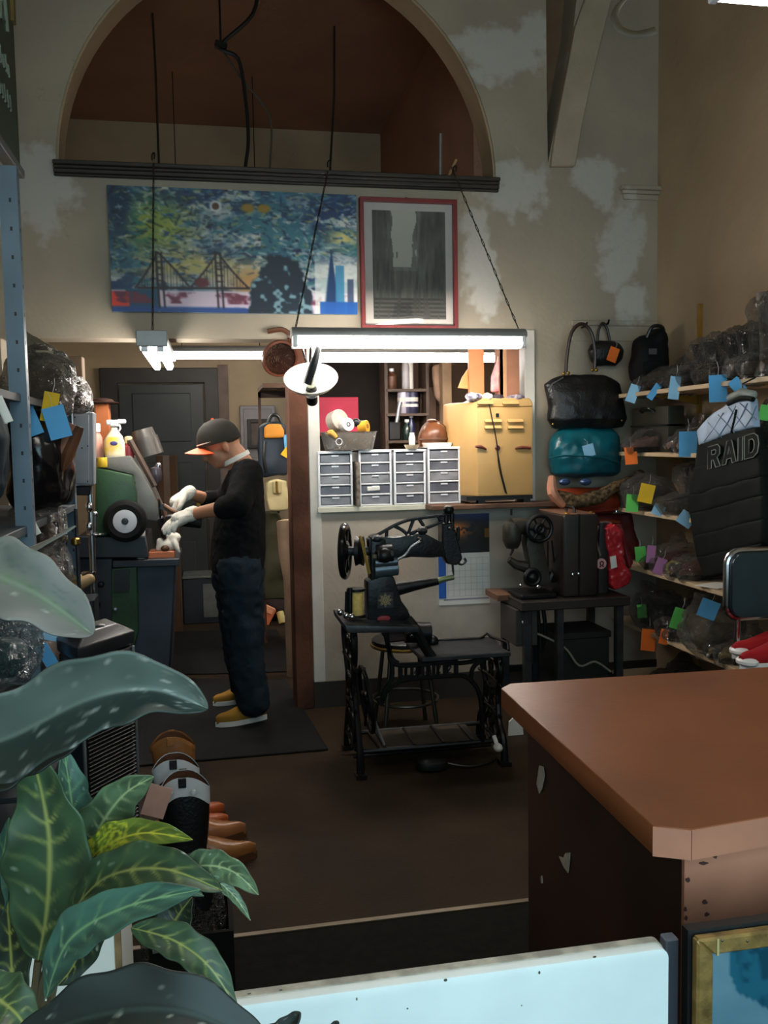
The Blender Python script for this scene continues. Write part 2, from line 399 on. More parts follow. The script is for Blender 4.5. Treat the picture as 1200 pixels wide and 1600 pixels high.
# arch reveal liner (lighter edge seen inside the opening)
b = B(); n = 40
ring = lambda r: [(acx+r*math.cos(PI*i/n), za+r*1.03*math.sin(PI*i/n)) for i in range(n+1)]
b.prism(ring(ar+.004)+ring(ar-.012)[::-1], YB+.012, YB+.2, 'xz'); struct(b.build('trim_arch', REVEAL))
# side walls, front wall with the shop window, ceilings
b = B(); b.box(XR, XR+.2, -1.0, YB, 0, ZC); struct(b.build('wall_right', PLR))
b = B(); b.box(XL-.2, XL, -1.0, 8.4, 0, ZC); struct(b.build('wall_left', PLF))
b = B(); b.prism([(XL-.2,0),(XR+.2,0),(XR+.2,ZC),(XL-.2,ZC)], -1.0, -.82, 'xz', [[(-.9,.65),(2.0,.65),(2.0,2.85),(-.9,2.85)]]); struct(b.build('wall_front', PLR, smooth=False))
b = B(); b.box(XL-.2, XR+.2, -1.0, YB+.2, ZC, ZC+.1); struct(b.build('ceiling', PLR))
# workroom behind
b = B(); b.box(XL-.2, 2.9, YF, YF+.15, 0, 4.75); struct(b.build('wall_far', PLF))
b = B(); b.box(XL-.2, 2.9, YB+.2, YF, 4.262, 4.36); struct(b.build('ceiling_workroom', BRNPL))
b = B(); b.box(1.60, 1.72, YB+.2, YF, 2.55, 4.262); struct(b.build('wall_loft', BRNPL))
b = B(); b.box(.80, 2.9, YB+.2, YF, 2.45, 2.55); struct(b.build('ceiling_booth', BRNPL))
b = B(); b.box(.80, 2.9, 7.0, 7.1, 0, 2.45); struct(b.build('wall_booth', mat('booth_plaster', (98,80,66), .8, 0, .2, 3)))
b = B(); b.box(2.72, 2.9, YB+.2, 7.0, 0, 2.45); struct(b.build('wall_booth_right', PLF))
b = B(); b.box(.86, 1.36, 6.955, 6.998, 0, 2.2); struct(b.build('door_2', mat('dark_booth_door', (26,19,16), .7, 0, .2), bevel=.004))

# far door with its frame
def rect(Y, x0, y0, x1, y1): a = P(x0, y0, Y); c = P(x1, y1, Y); return a.x, c.x, c.z, a.z
x0, x1, _, zt = rect(YF-.05, 155, 575, 352, 960)
DOORF = mat('dark_door_frame', (44,38,34), .6, 0, .25)
d1 = bpy.data.objects.new('door_1', None); COL.objects.link(d1); d1.location = ((x0+x1)/2, YF, 0); WL['door_1'] = V((x0+x1)/2, YF, 0); struct(d1)
b = B(); b.prism([(x0,0),(x0,zt),(x1,zt),(x1,0),(x1-.12,0),(x1-.12,zt-.13),(x0+.14,zt-.13),(x0+.14,0)], YF-.07, YF, 'xz'); b.build('door_frame', DOORF, d1, bevel=.006)
b = B(); b.box(x0+.15, x1-.13, YF-.045, YF-.004, .01, zt-.14); b.build('door_leaf', mat('dark_green_door', (38,40,36), .5, 0, .2, 2), d1, bevel=.003)
b = B()
for zz in (.25, .95, 1.55): b.box(x0+.26, x1-.24, YF-.056, YF-.045, zz, zz+.42)
b.build('door_panel', MATS['dark_green_door'], d1, bevel=.005)
b = B(); b.lathe([(.012,0),(.012,.03),(.028,.04),(.03,.055),(.018,.065)], (x1-.2, YF-.045, 1.0), (0,-1,0)); b.build('door_handle', BRASS, d1)
# gap light frame to the right of the door: shut timber post on the far wall
b = B(); b.box(x1, x1+.09, YF-.03, YF, 0, zt+.03); struct(b.build('trim_far_post', mat('grey_post', (112,96,88), .7, 0, .2)))

# floor mats: they lie on the floor and can be lifted
def floormat(name, pts, z, label):
    q = [PZ(x, y, 0) for x, y in pts]; b = B(); b.prism([(v.x, v.y) for v in q], .001, z, 'xy')
    return tag(b.build(name, RUBBER, bevel=.003), label, 'mat')
floormat('rubber_mat', [(513,1173),(120,1207),(150,1062),(447,1064)], .012, 'black rubber mat under the man in the doorway')
floormat('rubber_mat', [(467,1050),(200,1058),(215,990),(433,985)], .010, 'dark rubber mat farther back, behind the man in the workroom')

# ------------------------------------------------------------------ lights that hang in the picture, and one added out of view
CHAIN = mat('dark_chain', (60,54,46), .5, .7, .2)
TUBEM = emit('glowing_tube', (1.0,.94,.86), TUBE)
HOUS = mat('grey_lamp_housing', (150,150,148), .4, .2, .1)
def batten(label, x0, x1, y, z, axis='x', tubes=2, spread=.09, wd=.13, hang=None, ht=.045, drop=.045, tr=.019):
    L = x1-x0; c = V((x0+x1)/2, y, z) if axis == 'x' else V(y, (x0+x1)/2, z)
    t = thing('fluorescent_lamp', label, 'lamp', c, 'fluorescent lamps')
    R = Matrix.Identity(4) if axis == 'x' else RZ(PI/2)
    b = B(); b.T = R
    b.prism([(-wd/2,0),(wd/2,0),(wd/2,ht*.55),(wd*.3,ht),(-wd*.3,ht),(-wd/2,ht*.55)], -L/2, L/2, 'yz'); b.build('housing', HOUS, t, local=True, bevel=.003)
    for hx in ((-L*.38, L*.38) if hang else ()):
        b = B(); b.T = R; b.tube([(hx,0,ht*.9),(hx,0,hang-z)], .004, 6); b.build('hanger_rod', CHAIN, t, local=True)
    for i in range(tubes):
        o = (i-(tubes-1)/2)*spread
        b = B(); b.T = R; b.cyl((-L/2+.03,o,-drop+tr*.9), (L/2-.03,o,-drop+tr*.9), tr, n=12); b.build('tube', TUBEM, t, local=True)
        for sx in (-1, 1): b = B(); b.T = R; b.obox((sx*(L/2-.018), o, -drop*.5+.0), (.024, .034, drop*1.15)); b.build('lamp_holder', WHITEPL, t, local=True, bevel=.003)
    return t
lamp1 = batten('long fluorescent lamp hung on two chains in front of the service window', .43, 1.668, 4.60, 2.056, tubes=2, spread=.085, drop=.05, tr=.02)
lamp2 = batten('fluorescent lamp inside the booth, behind the long chained one', .696, 1.965, 5.9, 2.10, tubes=2, spread=.085, drop=.05, tr=.02, hang=2.455)
lamp4 = batten('twin tube lamp seen end-on under the left of the painting', 4.60, 5.75, -.255, 2.035, axis='y', spread=.075, wd=.15, ht=.05, drop=.05, tr=.024)
lamp3 = batten('short fluorescent lamp at the back of the workroom, above the man', -.263, .504, 7.0, 2.22, tubes=1, wd=.10, drop=.05, tr=.024, hang=4.265)
lamp5 = batten('fluorescent lamp at the top right corner, only its lower edge in view', 1.335, 1.92, 2.25, 2.718, tubes=1, spread=.085, drop=.05, hang=ZC+.005)
fill_lamp = batten('unseen fluorescent lamp added above the entrance to fill the front', -.35, .87, 1.0, 3.1, tubes=2, spread=.085, drop=.05, hang=ZC+.005)  # added lamp, never in view, brightens walls, counter and floor
b = B(); b.box(-.33, -.18, 4.586, 4.598, 2.005, 2.085); b.build('end_cap', HOUS, lamp4, bevel=.004)
def chain(label, p0, p1, r=.005):
    p0, p1 = Vector(p0), Vector(p1); b = B(); d = p1-p0; n = max(4, int(d.length/.045)); ax = d.normalized(); u = ax.orthogonal().normalized(); v = ax.cross(u)
    for i in range(n):
        c = p0+d*((i+.5)/n); s = d.length/n*.66; w_ = u if i % 2 else v
        b.tube([c+ax*s*math.cos(a)+w_*.0045*math.sin(a) for a in [2*PI*k/8 for k in range(8)]], r*.45, 5, closed=True)
    return tag(b.build('hanging_chain', CHAIN), label, 'chain')
h1 = P(512,268,YB-.1); h2 = P(706,262,YB-.1)
chain('left chain holding the long lamp, crossing the painting', (h1.x,h1.y,h1.z), (.455,4.6,2.105))
chain('right slanted chain holding the long lamp, beside the red-framed picture', (h2.x,h2.y,h2.z), (1.64,4.6,2.105))
h3 = P(240,256,YB-.1); chain('chain from the ledge down across the painting to the twin tube lamp', (h3.x,h3.y,h3.z), (-.255,4.68,2.085))
def rod(label, pts, r, name='hanging_wire', m=None, sm=0):
    b = B(); b.tube(pts, r, 6, sm=sm); return tag(b.build(name, m or CHAIN), label, 'wire')
rod('thin dark rod hanging inside the arch on its left side', [V(P(240,70,6.1).x,6.1,4.265), P(243,110,6.1), P(250,300,6.1), P(250,420,6.1)], .008)
rod('thin dark rod hanging inside the arch right of its middle', [V(P(523,75,6.1).x,6.1,4.265), P(522,150,6.1), P(516,260,6.1), P(516,420,6.1)], .008)
rod('thick black cable looping down inside the arch', [P(405,-40,5.5), P(395,22,5.5), P(345,72,5.5), P(372,92,5.5), P(383,150,5.5), P(388,220,5.5), P(382,280,5.5), P(380,420,5.5)], .012, 'hanging_cable', BLKPLA, 5)
rod('thin grey cable curving inside the arch beside the black one', [P(345,74,5.55), P(375,120,5.55), P(412,165,5.55), P(424,200,5.55), P(421,280,5.55), P(421,420,5.55)], .007, 'hanging_cable', mat('grey_cable', (70,62,54), .6), 5)
b = B(); q = P(345,72,5.5); b.obox(q, (.07,.05,.035), RY(.3)); b.tube([q, q+V(.0,0,.3), V(q.x, 5.5, 4.26)], .007); tag(b.build('cable_clamp', IRON, bevel=.004), 'small dark clamp gathering the cables in the arch', 'clamp')
for lab, x, y in (('bent hook on the ledge above the twin tube lamp', 238, 256), ('bent hook on the ledge above the bridge painting, right part', 512, 262), ('bent hook on the ledge above the red-framed picture', 708, 262)):
    q = P(x, y, YB-.08); q.z = za+.022; b = B(); b.tube([q, q+V(0,0,.025), q+V(.010,-.008,.036), q+V(.014,-.02,.02), q+V(.01,-.02,-.0)], .004, 6, sm=4); tag(b.build('wall_hook', IRON), lab, 'hook')
b = B(); q = P(688,275,YB+.1); q.z = za+.022; b.tube([q, q+V(.005,0,.27)], .011, 8); tag(b.build('grey_pipe', ALU), 'short grey pipe standing on the right of the ledge', 'pipe')
b = B(); q = P(700,278,YB+.02); q.z = za+.025; b.tube([q, q+V(.05,0,.1)], .008, 6); tag(b.build('wooden_stick', WOODL), 'pale stick leaning by the right chain on the ledge', 'stick')
b = B(); pts = [D(x, y, 2.5) for x, y in ((985,-10),(968,8),(960,28),(970,47),(995,54),(1024,48))]
b.tube(pts, [.004,.008,.012,.013,.012,.013], 8, sm=5, flat=.35); b.tube([pts[0], pts[0]+V(0,0,.4), V(pts[0].x, pts[0].y, ZC)], .004, 6)
tag(b.build('hanging_hook', mat('olive_brass', (46,40,22), .6, .1, .4, 30)), 'curved olive brass hook hanging near the top right', 'hook')
# ------------------------------------------------------------------ pictures on the wall (flat prints built as coloured grids)
def fbm(nx, ny, seed, sx, sy, oct=4):
    r = np.random.default_rng(seed); o = np.zeros((ny, nx)); amp = 1; tot = 0
    for k in range(oct):
        gx, gy = max(2, int(sx*2**k)), max(2, int(sy*2**k)); g = r.random((gy+2, gx+2))
        X = np.linspace(0, gx, nx); Y = np.linspace(0, gy, ny); i = X.astype(int); j = Y.astype(int)
        fx = X-i; fy = (Y-j)[:,None]; fx = fx*fx*(3-2*fx); fy = fy*fy*(3-2*fy)
        a = g[np.ix_(j,i)]*(1-fx)+g[np.ix_(j,i+1)]*fx; c = g[np.ix_(j+1,i)]*(1-fx)+g[np.ix_(j+1,i+1)]*fx
        o += amp*(a*(1-fy)+c*fy); tot += amp; amp *= .6
    return o/tot
def lin_a(a): a = np.asarray(a, float)/255; return np.where(a <= .04045, a/12.92, ((a+.055)/1.055)**2.4)
def blend(img, m, c): m = np.clip(m, 0, 1)[...,None]; return img*(1-m)+np.array(c, float)*m
def picture_grid(name, img, corners, parent, rough=.5, m=None, spec=.5):
    ny, nx = img.shape[:2]; tl, tr, bl, br = [Vector(c) for c in corners]; off = worldof(parent)
    b = B()
    for j in range(ny):
        t = j/(ny-1)
        for i in range(nx):
            s = i/(nx-1); b.v.append(tuple(tl*(1-s)*(1-t)+tr*s*(1-t)+bl*(1-s)*t+br*s*t))
    b.f = [(j*nx+i, (j+1)*nx+i, (j+1)*nx+i+1, j*nx+i+1) for j in range(ny-1) for i in range(nx-1)]
    me = b.mesh(name, off, smooth=False, fixn=False)
    setcol(me, np.concatenate([lin_a(img).reshape(-1,3), np.ones((nx*ny,1))], 1))
    return link(name, me, m or attr_mat(name+'_print', rough, spec=spec), parent)
def line(X, Y, x0, y0, x1, y1, w):
    dx, dy = x1-x0, y1-y0; t = np.clip(((X-x0)*dx+(Y-y0)*dy)/(dx*dx+dy*dy), 0, 1)
    return np.clip(1.4-np.hypot(X-x0-t*dx, Y-y0-t*dy)/w, 0, 1)
def paint_bridge():
    nx, ny = 300, 152; X, Y = np.meshgrid(np.linspace(0, 387, nx), np.linspace(0, 198, ny)); r = np.random.default_rng(3)
    a = fbm(nx, ny, 1, 5, 3); c = fbm(nx, ny, 2, 9, 16, 4); d = fbm(nx, ny, 5, 24, 30, 3); e = fbm(nx, ny, 9, 16, 11, 4)
    img = np.zeros((ny, nx, 3))+np.array([176,190,196.])
    img = blend(img, (a-.42)*5, (60,130,160)); img = blend(img, (c-.52)*9, (232,232,224)); img = blend(img, (e-.56)*10, (34,70,120))
    img = blend(img, ((d-.56)*12)*(a > .4), (18,44,86)); img = blend(img, (.40-c)*10, (54,128,140))
    img = blend(img, np.exp(-((X-70)/55)**2-((Y-62)/38)**2)*1.2*(c > .4), (180,196,70))
    img = blend(img, np.exp(-((X-45)/22)**2-((Y-60)/45)**2)*.9*(d > .42), (70,150,110))
    img = blend(img, np.exp(-((X-120)/80)**2-((Y-122)/22)**2)*1.1*(c > .43), (224,206,116))
    img = blend(img, np.exp(-((X-215)/34)**2-((Y-150)/30)**2)*1.1, (232,170,90))
    img = blend(img, np.exp(-((X-262)/70)**2-((Y-62)/42)**2)*1.3*(e > .42), (58,132,150))
    img = blend(img, np.exp(-((X-15)/18)**2-((Y-20)/75)**2)*1.4, (22,60,92)); img = blend(img, np.exp(-((X-350)/55)**2-((Y-28)/30)**2)*1.3*(d > .4), (26,62,118))
    img = blend(img*.92, np.full(X.shape, .22), (90,104,112))
    for k in range(900):   # brush strokes
        x, y = r.random()*387, r.random()**1.1*140; an = r.normal(0, .5)+.25*math.sin(x/40); l = 1.5+r.random()*4.5
        cc = [(20,36,70),(206,210,204),(40,104,128),(170,166,84),(24,24,40),(140,164,178),(30,70,92)][r.integers(7)]
        x0, x1, y0, y1 = x-l-3, x+l+3, y-l-3, y+l+3
        ii = np.where((X[0] > x0) & (X[0] < x1))[0]; jj = np.where((Y[:,0] > y0) & (Y[:,0] < y1))[0]
        if len(ii) and len(jj):
            s_ = np.ix_(jj, ii); m_ = line(X[s_], Y[s_], x-l*math.cos(an), y-l*math.sin(an), x+l*math.cos(an), y+l*math.sin(an), .7+r.random()*1.1)
            img[s_] = blend(img[s_], m_*.55, cc)
    img = blend(img, (11-np.hypot(X-163, Y-27))/2*.55, (196,206,210)); img = blend(img, (6.5-np.hypot(X-163, Y-27))/1.5, (96,70,50))
    for cx in (213, 238): img = blend(img, (10-np.hypot((X-cx)*.8, (Y-28)*1.2))/3*.9, (150,122,40))
    img = blend(img, (Y-162)/3, (206,190,206)); img = blend(img, ((Y-160)/3)*(X < 70)*(X > 22), (40,88,120)); img = blend(img, ((Y-164)/4)*(X < 26), (228,70,50))
    img = blend(img, (Y-188)/3*(c > .45), (46,84,150)); img = blend(img, ((e-.55)*9)*(Y > 166)*(Y < 184), (120,60,80))
    K = (44,28,34)
    img = blend(img, line(X, Y, 40, 160, 212, 158, 1.6), K)
    for tx, top in ((69,102), (77,104), (160,100), (168,102)): img = blend(img, line(X, Y, tx, top, tx+3, 190, 1.5), K)
    for tx in (73, 165):
        for yy in (118, 128, 138, 148): img = blend(img, line(X, Y, tx-4, yy, tx+6, yy, 1.2), K)
    def cable(x0, y0, x1, y1, sag):
        q = img; last = None
        for i in range(11):
            t = i/10; x = x0+(x1-x0)*t; y = y0+(y1-y0)*t+sag*4*t*(1-t)
            if last: q = blend(q, line(X, Y, last[0], last[1], x, y, 1.3), K)
            if 0 < i < 10: q = blend(q, line(X, Y, x, y, x, 158, .55)*.7, K)
            last = (x, y)
        return q
    img = cable(36,160,72,103,3); img = cable(72,103,118,156,-2); img = cable(120,158,164,101,3); img = cable(164,101,212,158,3)
    img = blend(img, (12-np.hypot((X-138)*.9, (Y-150)*1.4))/4, (110,36,46))
    R = np.hypot((X-263)/52, (Y-200)/98)+(fbm(nx, ny, 21, 20, 12, 3)-.5)*.35
    img = blend(img, (1.0-R)*14, (16,44,62)); img = blend(img, ((1.0-R)*14 > .5)*((fbm(nx, ny, 22, 30, 18, 2)-.62)*10), (120,150,160))
    img = blend(img, (X > 318)*np.clip((Y-98)/20, 0, 1)*.75, (206,210,206)); img = blend(img, np.clip(1-np.abs(X-345)/(np.clip((Y-88)/100, 0.01, 1)*14), 0, 1)*3*(Y > 88), (24,66,110))
    img = blend(img, ((np.abs(X-358) < 7) & (Y > 118))*.9, (58,130,170)); img = blend(img, ((np.abs(X-376) < 5) & (Y > 140))*.8, (52,66,100)); img = blend(img, ((X > 326) & (Y > 178))*.95, (24,92,166))
    img = blend(img, (np.exp(-((X-365)/24)**2-((Y-72)/16)**2))*.9*(d > .42), (214,200,120))
    g_ = img.mean(-1, keepdims=True); img = 118+((img*.9+g_*.1)-118)*1.15-12; pd = np.pad(img, ((1,1),(1,1),(0,0)), 'edge'); img = (img*2+pd[:-2,1:-1]+pd[2:,1:-1]+pd[1:-1,:-2]+pd[1:-1,2:])/6
    return np.clip(img, 0, 255)
ptl, ptr, pbl, pbr = (-.479, 2.889), (.849, 2.883), (-.476, 2.234), (.843, 2.231)
t = thing('canvas_painting', 'wide blue and yellow painting of a suspension bridge, trees and towers', 'painting', (.18, YB, 2.232))
b = B(); b.prism([pbl, pbr, ptr, ptl], YB-.036, YB-.003, 'xz'); b.build('canvas', mat('canvas_edge', (120,140,150), .7, 0, .2), t)
picture_grid('painted_face', paint_bridge(), [(x, YB-.0375, z) for x, z in (ptl, ptr, pbl, pbr)], t, .45)

def street():
    nx, ny = 90, 116; X, Y = np.meshgrid(np.linspace(0, 1, nx), np.linspace(0, 1, ny)); n = fbm(nx, ny, 31, 30, 5, 3); f = fbm(nx, ny, 32, 4, 6, 3)
    g = 78+60*(n-.5)+30*(f-.5)+24*np.exp(-((X-.5)/.2)**2)
    gap = (np.abs(X-.42-.02*np.sin(Y*20)) < .17-.10*Y-.03*np.sin(X*60)*(Y > .3)) & (Y < .52); g = np.where(gap, 192-40*Y, g)
    g = np.where((np.abs(X-.42) < .24-.1*Y) & ~gap & (Y < .55), g+16, g)
    g = np.where(Y > .80, 70+22*np.sin(Y*160)*(n > .45)+20*(f-.5), g); g = np.where((Y > .86) & (np.abs(X-.4) < .3*(Y-.5)), g-16, g)
    return np.clip(np.stack([g*1.02, g, g*.92], -1), 0, 255)
t = thing('framed_poster', 'grey city street poster in a thin dark red frame', 'picture', (1.145, YB, 2.15))
fx0, fx1, fz0, fz1 = .866, 1.424, 2.15, 2.874
b = B(); b.prism([(fx0,fz0),(fx1,fz0),(fx1,fz1),(fx0,fz1)], YB-.05, YB-.002, 'xz', [[(fx0+.022,fz0+.022),(fx1-.022,fz0+.022),(fx1-.022,fz1-.022),(fx0+.022,fz1-.022)]])
b.build('frame', mat('dark_red_frame', (112,34,34), .4, 0, .2), t, bevel=.002)
b = B(); b.box(fx0+.015, fx1-.015, YB-.016, YB-.006, fz0+.015, fz1-.015); b.build('mat_board', mat('pale_mat_board', (206,196,188), .7, 0, .06), t)
px0, px1, pz1 = P(580,331,YB).x, P(694,331,YB).x, P(640,331,YB).z
picture_grid('print', street(), [(px0,YB-.0175,pz1),(px1,YB-.0175,pz1),(px0,YB-.0175,fz0+.06),(px1,YB-.0175,fz0+.06)], t, .5)
b = B(); gx = (fx0+fx1)/2
b.grid(lambda u, v: (fx0+.018+(fx1-fx0-.036)*u, YB-.046+.69*v*(.02+.045*(u-.58)**2), fz0+.018+(fz1-fz0-.036)*v), 20, 10); gl = bpy.data.materials.new('picture_glass'); gl.use_nodes = True
nt = gl.node_tree; gs = nt.nodes.new('ShaderNodeBsdfGlossy'); gs.inputs['Roughness'].default_value = .02; ts = nt.nodes.new('ShaderNodeBsdfTransparent'); ms = nt.nodes.new('ShaderNodeMixShader'); fr = nt.nodes.new('ShaderNodeFresnel'); fr.inputs[0].default_value = 1.45
nt.links.new(fr.outputs[0], ms.inputs[0]); nt.links.new(ts.outputs[0], ms.inputs[1]); nt.links.new(gs.outputs[0], ms.inputs[2]); nt.links.new(ms.outputs[0], nt.nodes['Material Output'].inputs[0])
b.build('glass', gl, t, fixn=False, sharp=3)
b = B(); q = P(634,309,YB); b.cyl((q.x,YB-.02,fz1+.005), (q.x,YB+.0,fz1+.012), .006, n=8); b.build('nail', IRON, t)

# calendar on the half wall: its picture page and month page
YC = 5.036
cx0, cx1 = P(684,805,YC).x, P(764,800,YC).x; ct, cm, cb = P(724,803,YC).z, P(724,864,YC).z, P(724,944,YC).z
t = thing('wall_calendar', 'wall calendar with a dark dusk photograph above a white month page', 'calendar', ((cx0+cx1)/2, 5.038, cb))
b = B(); b.box(cx0, cx1, 5.0335, 5.037, cb, ct); b.build('sheet', PAPERW, t)
def dusk():
    nx, ny = 60, 44; X, Y = np.meshgrid(np.linspace(0, 1, nx), np.linspace(0, 1, ny)); f = fbm(nx, ny, 41, 6, 5)
    im = np.zeros((ny, nx, 3))+np.array([20,18,18.]); im = blend(im, (1-Y*3.2), (44,52,110)); im = blend(im, np.exp(-((X-.3)/.3)**2-((Y-.4)/.2)**2)*1.3*(f > .42), (214,120,50))
    im = blend(im, ((X > .9)*(np.abs(Y-.5) < .12))*.8, (140,96,30)); return im
picture_grid('photo_page', dusk(), [(cx0,5.0332,ct),(cx1,5.0332,ct),(cx0,5.0332,cm),(cx1,5.0332,cm)], t)
bs_ = P(697,940,YC).x
b = B(); b.box(cx0, bs_, 5.030, 5.0334, P(690,935,YC).z, cm-.005); b.build('blue_strip', mat('calendar_blue', (36,92,180), .6, 0, .2), t)
b = B()
for i in range(8): x = bs_+.012+(cx1-bs_-.02)*i/7; b.box(x-.0006, x+.0006, 5.0331, 5.0336, cb+.05, cm-.03)
for j in range(7): z = cb+.05+(cm-cb-.08)*j/6; b.box(bs_+.012, cx1-.008, 5.0331, 5.0336, z-.0006, z+.0006)
b.build('date_rules', mat('grey_print', (150,150,160), .7), t)
b = B(); b.box(cx0+.03, cx1-.004, 5.0331, 5.0337, cb+.026, cb+.036); b.build('foot_line', MATS['grey_print'], t)

# ------------------------------------------------------------------ work lamp dish hanging left of the long lamp
c = P(486,596,4.62); t = thing('clamp_lamp', 'white enamel dish of a work lamp hanging from the left end of the long lamp', 'lamp', (c.x, 4.62, c.z-.1))
ax = V(-.10,-.62,.78)
b = B(); b.lathe([(.034,-.085),(.04,-.06),(.075,-.035),(.118,-.008),(.136,.018),(.139,.022),(.134,.022),(.116,-.002),(.07,-.028),(.034,-.05),(.0,-.052)], c, ax, 36); b.build('shade', mat('white_enamel', (238,234,226), .3, 0, .05), t)
b = B(); b.ell(c+ax*.0, (.03,.03,.04), 16, Matrix.Rotation(.7,4,'X')); b.build('bulb', mat('unlit_bulb', (214,220,200), .2, 0, .05), t)
b = B(); b.lathe([(.024,-.14),(.03,-.13),(.032,-.06),(.028,-.04)], c, ax, 16); b.build('socket', IRON, t)
b = B(); b.tube([c+V(-.03,-.10,-.02), c+V(.0,-.11,.07), c+V(.03,-.07,.16), c+V(.04,-.02,.2)], [.024,.022,.018,.014], 8, sm=4); b.build('arm', IRON2, t)
b = B(); b.tube([c+V(-.02,.02,.10), c+V(-.045,.0,.2), c+V(-.03,0,.24), c+V(.0,0,.2), c+V(.0,.03,.1)], .006, 6, sm=4); b.build('wire_bail', CHROME, t)
c = P(437,560,4.98); t = thing('magnifier_ring', 'brown rimmed round magnifier hanging at the top of the door post', 'magnifier', (c.x, 4.98, c.z-.11))
axm = V(.25,-.9,-.3)
b = B(); b.lathe([(.088,-.012),(.1,-.012),(.104,0),(.1,.014),(.088,.014),(.088,-.012)], c, axm, 28); b.build('rim', mat('amber_rim', (84,46,32), .25, 0, .3), t)
b = B(); b.lathe([(.0,-.006),(.06,-.003),(.088,0),(.06,.006),(.0,.009)], c, axm, 28); b.build('lens', plastic('brown_lens', (96,58,46), .45, .06), t)
b = B(); b.tube([c+V(.06,0,.08), c+V(.07,.02,.12), c+V(.02,.03,.16), c+V(-.06,.04,.15)], .014, 8, sm=4); b.build('arm', BRNLEA, t)
# ------------------------------------------------------------------ footwear makers
def shoe_parts(parent, T, L, mu, ms, pointed=.0, ht=1.0, low=True, lace=None):
    W = L*.36
    def hw(t): return W/2*(math.sin(PI*min(1, (t*.93+.07)))**.38)*(1 if t < .62 else 1-pointed*(t-.62)/.38)*(.82+.18*math.exp(-((t-.68)/.22)**2))
    out = [(L*t, hw(t)) for t in np.linspace(0, 1, 15)]; poly = out+[(x, -y) for x, y in reversed(out)]
    s = B(); s.T = T; s.prism([(x, y) for x, y in poly], 0, L*.095, 'xy'); s.build('sole', ms, parent, local=False, bevel=L*.008)
    u = B(); u.T = T; rings = []
    for t in np.linspace(.01, .985, 16):
        q_ = min(1, max(0, (t-.22)/.62)); h = L*ht*(.185+.175*(1-q_*q_*(3-2*q_)))*(1 if t < .9 else 1-(t-.9)*3.2)
        if t < .05: h *= .9
        wv = hw(t)*.94; z0 = L*.06
        rings.append(((L*t, 0, z0+h*.42), (0, wv, 0), (0, 0, h*.55)))
    u.loft(rings, 16, .8); u.build('upper', mu, parent, local=False, sharp=1.0)
    o = B(); o.T = T; o.ell((L*.20, 0, L*(.045+.30*ht)), (L*.13, hw(.2)*.7, L*.03), 14, RY(.28)); o.build('collar', BLKLEA if lace is None else lace, parent, local=False)
    if lace is not None:
        k = B(); k.T = T
        for i in range(4): x = L*(.42+.07*i); k.tube([(x, -W*.22, L*(.30-.042*i)*ht), (x+.004, 0, L*(.345-.05*i)*ht), (x, W*.22, L*(.30-.042*i)*ht)], L*.012, 6)
        k.build('laces', WHITEP, parent, local=False)
def boot_parts(parent, T, H, L, mu, ms, wr=.062, top=None, pointed=.4, toe=None):
    """toe towards +X, heel at the origin; H = shaft height"""
    W = L*.34
    b_ = B(); b_.T = T
    rg = []
    for t in np.linspace(.02, .98, 12):
        h = L*.30*(1-.55*t)+L*.05; wv = W/2*(math.sin(PI*(t*.9+.08))**.4)*(1-pointed*max(0, t-.6)/.4)
        rg.append(((L*t, 0, L*.06+h*.45+(0 if t < .5 else .02*(t-.5)*0)), (0, wv, 0), (0, 0, h*.55)))
    b_.loft(rg, 14, .85); b_.build('foot', toe or mu, parent, sharp=1.0)
    s = B(); s.T = T; rg = []
    for t in np.linspace(0, 1, 9):
        z = L*.12+(H-L*.12)*t; r = wr*(.82+.30*t); rg.append(((L*.21-.01*math.sin(t*PI), 0, z), (r*(1.12+.1*t), 0, 0), (0, r*.86, 0)))
    for q in (.92, .2): c, u, v = rg[8]; 
    rg.append(((L*.21, 0, H-.012), (wr*1.12, 0, 0), (0, wr*.80, 0))); rg.append(((L*.21, 0, H*.7), (wr*.9, 0, 0), (0, wr*.6, 0)))
    s.loft(rg, 18); s.build('shaft', mu, parent, sharp=1.0)
    k = B(); k.T = T; k.prism([(0,-W*.3),(L*.26,-W*.34),(L*.26,W*.34),(0,W*.3)], 0, L*.12, 'xy')
    out = [(L*.24+L*.74*t, W/2*(math.sin(PI*(t*.6+.38))**.5)*(1-pointed*t)*.98) for t in np.linspace(0, 1, 9)]
    k.prism(out+[(x, -y) for x, y in reversed(out)], L*.045, L*.075, 'xy'); k.build('sole', ms, parent, bevel=.002)

# ------------------------------------------------------------------ the man at the finishing machine
YM = 4.93
def m_(x, y, Y=YM): return P(x, y, Y)
man = thing('person', 'man in black sweater, jeans, white gloves and orange-brimmed cap leaning over the finishing machine', 'person', (.14, YM, .012))
SKIN = mat('skin', (176,122,92), .5, 0, .12, 9); SWEAT = mat('black_sweater', (13,13,15), .9, 0, .25, 12, .3, 150)
DENIM = mat('dark_denim', (27,38,47), .85, 0, .3, 10, .3, 200); GLOVE = mat('white_cotton_glove', (228,222,210), .8, 0, .08)
HEADR = RY(-.42)
hc = m_(345, 694)
body = B()
def hl(x, y, z): return hc+(HEADR@V(x, y, z))     # head frame: -x face, z up
body.ell(hl(.012,0,.02), (.098,.076,.098), 20, HEADR)
body.ell(hl(-.028,0,-.055), (.066,.058,.072), 16, HEADR); body.ell(hl(-.062,0,-.092), (.028,.030,.024), 12, HEADR)
body.cap(hl(-.088,0,.012), hl(-.113,0,-.034), .011, .016); body.ell(hl(-.112,0,-.036), (.014,.017,.011), 10, HEADR)
body.ell(hl(-.088,0,.022), (.018,.052,.012), 12, HEADR)
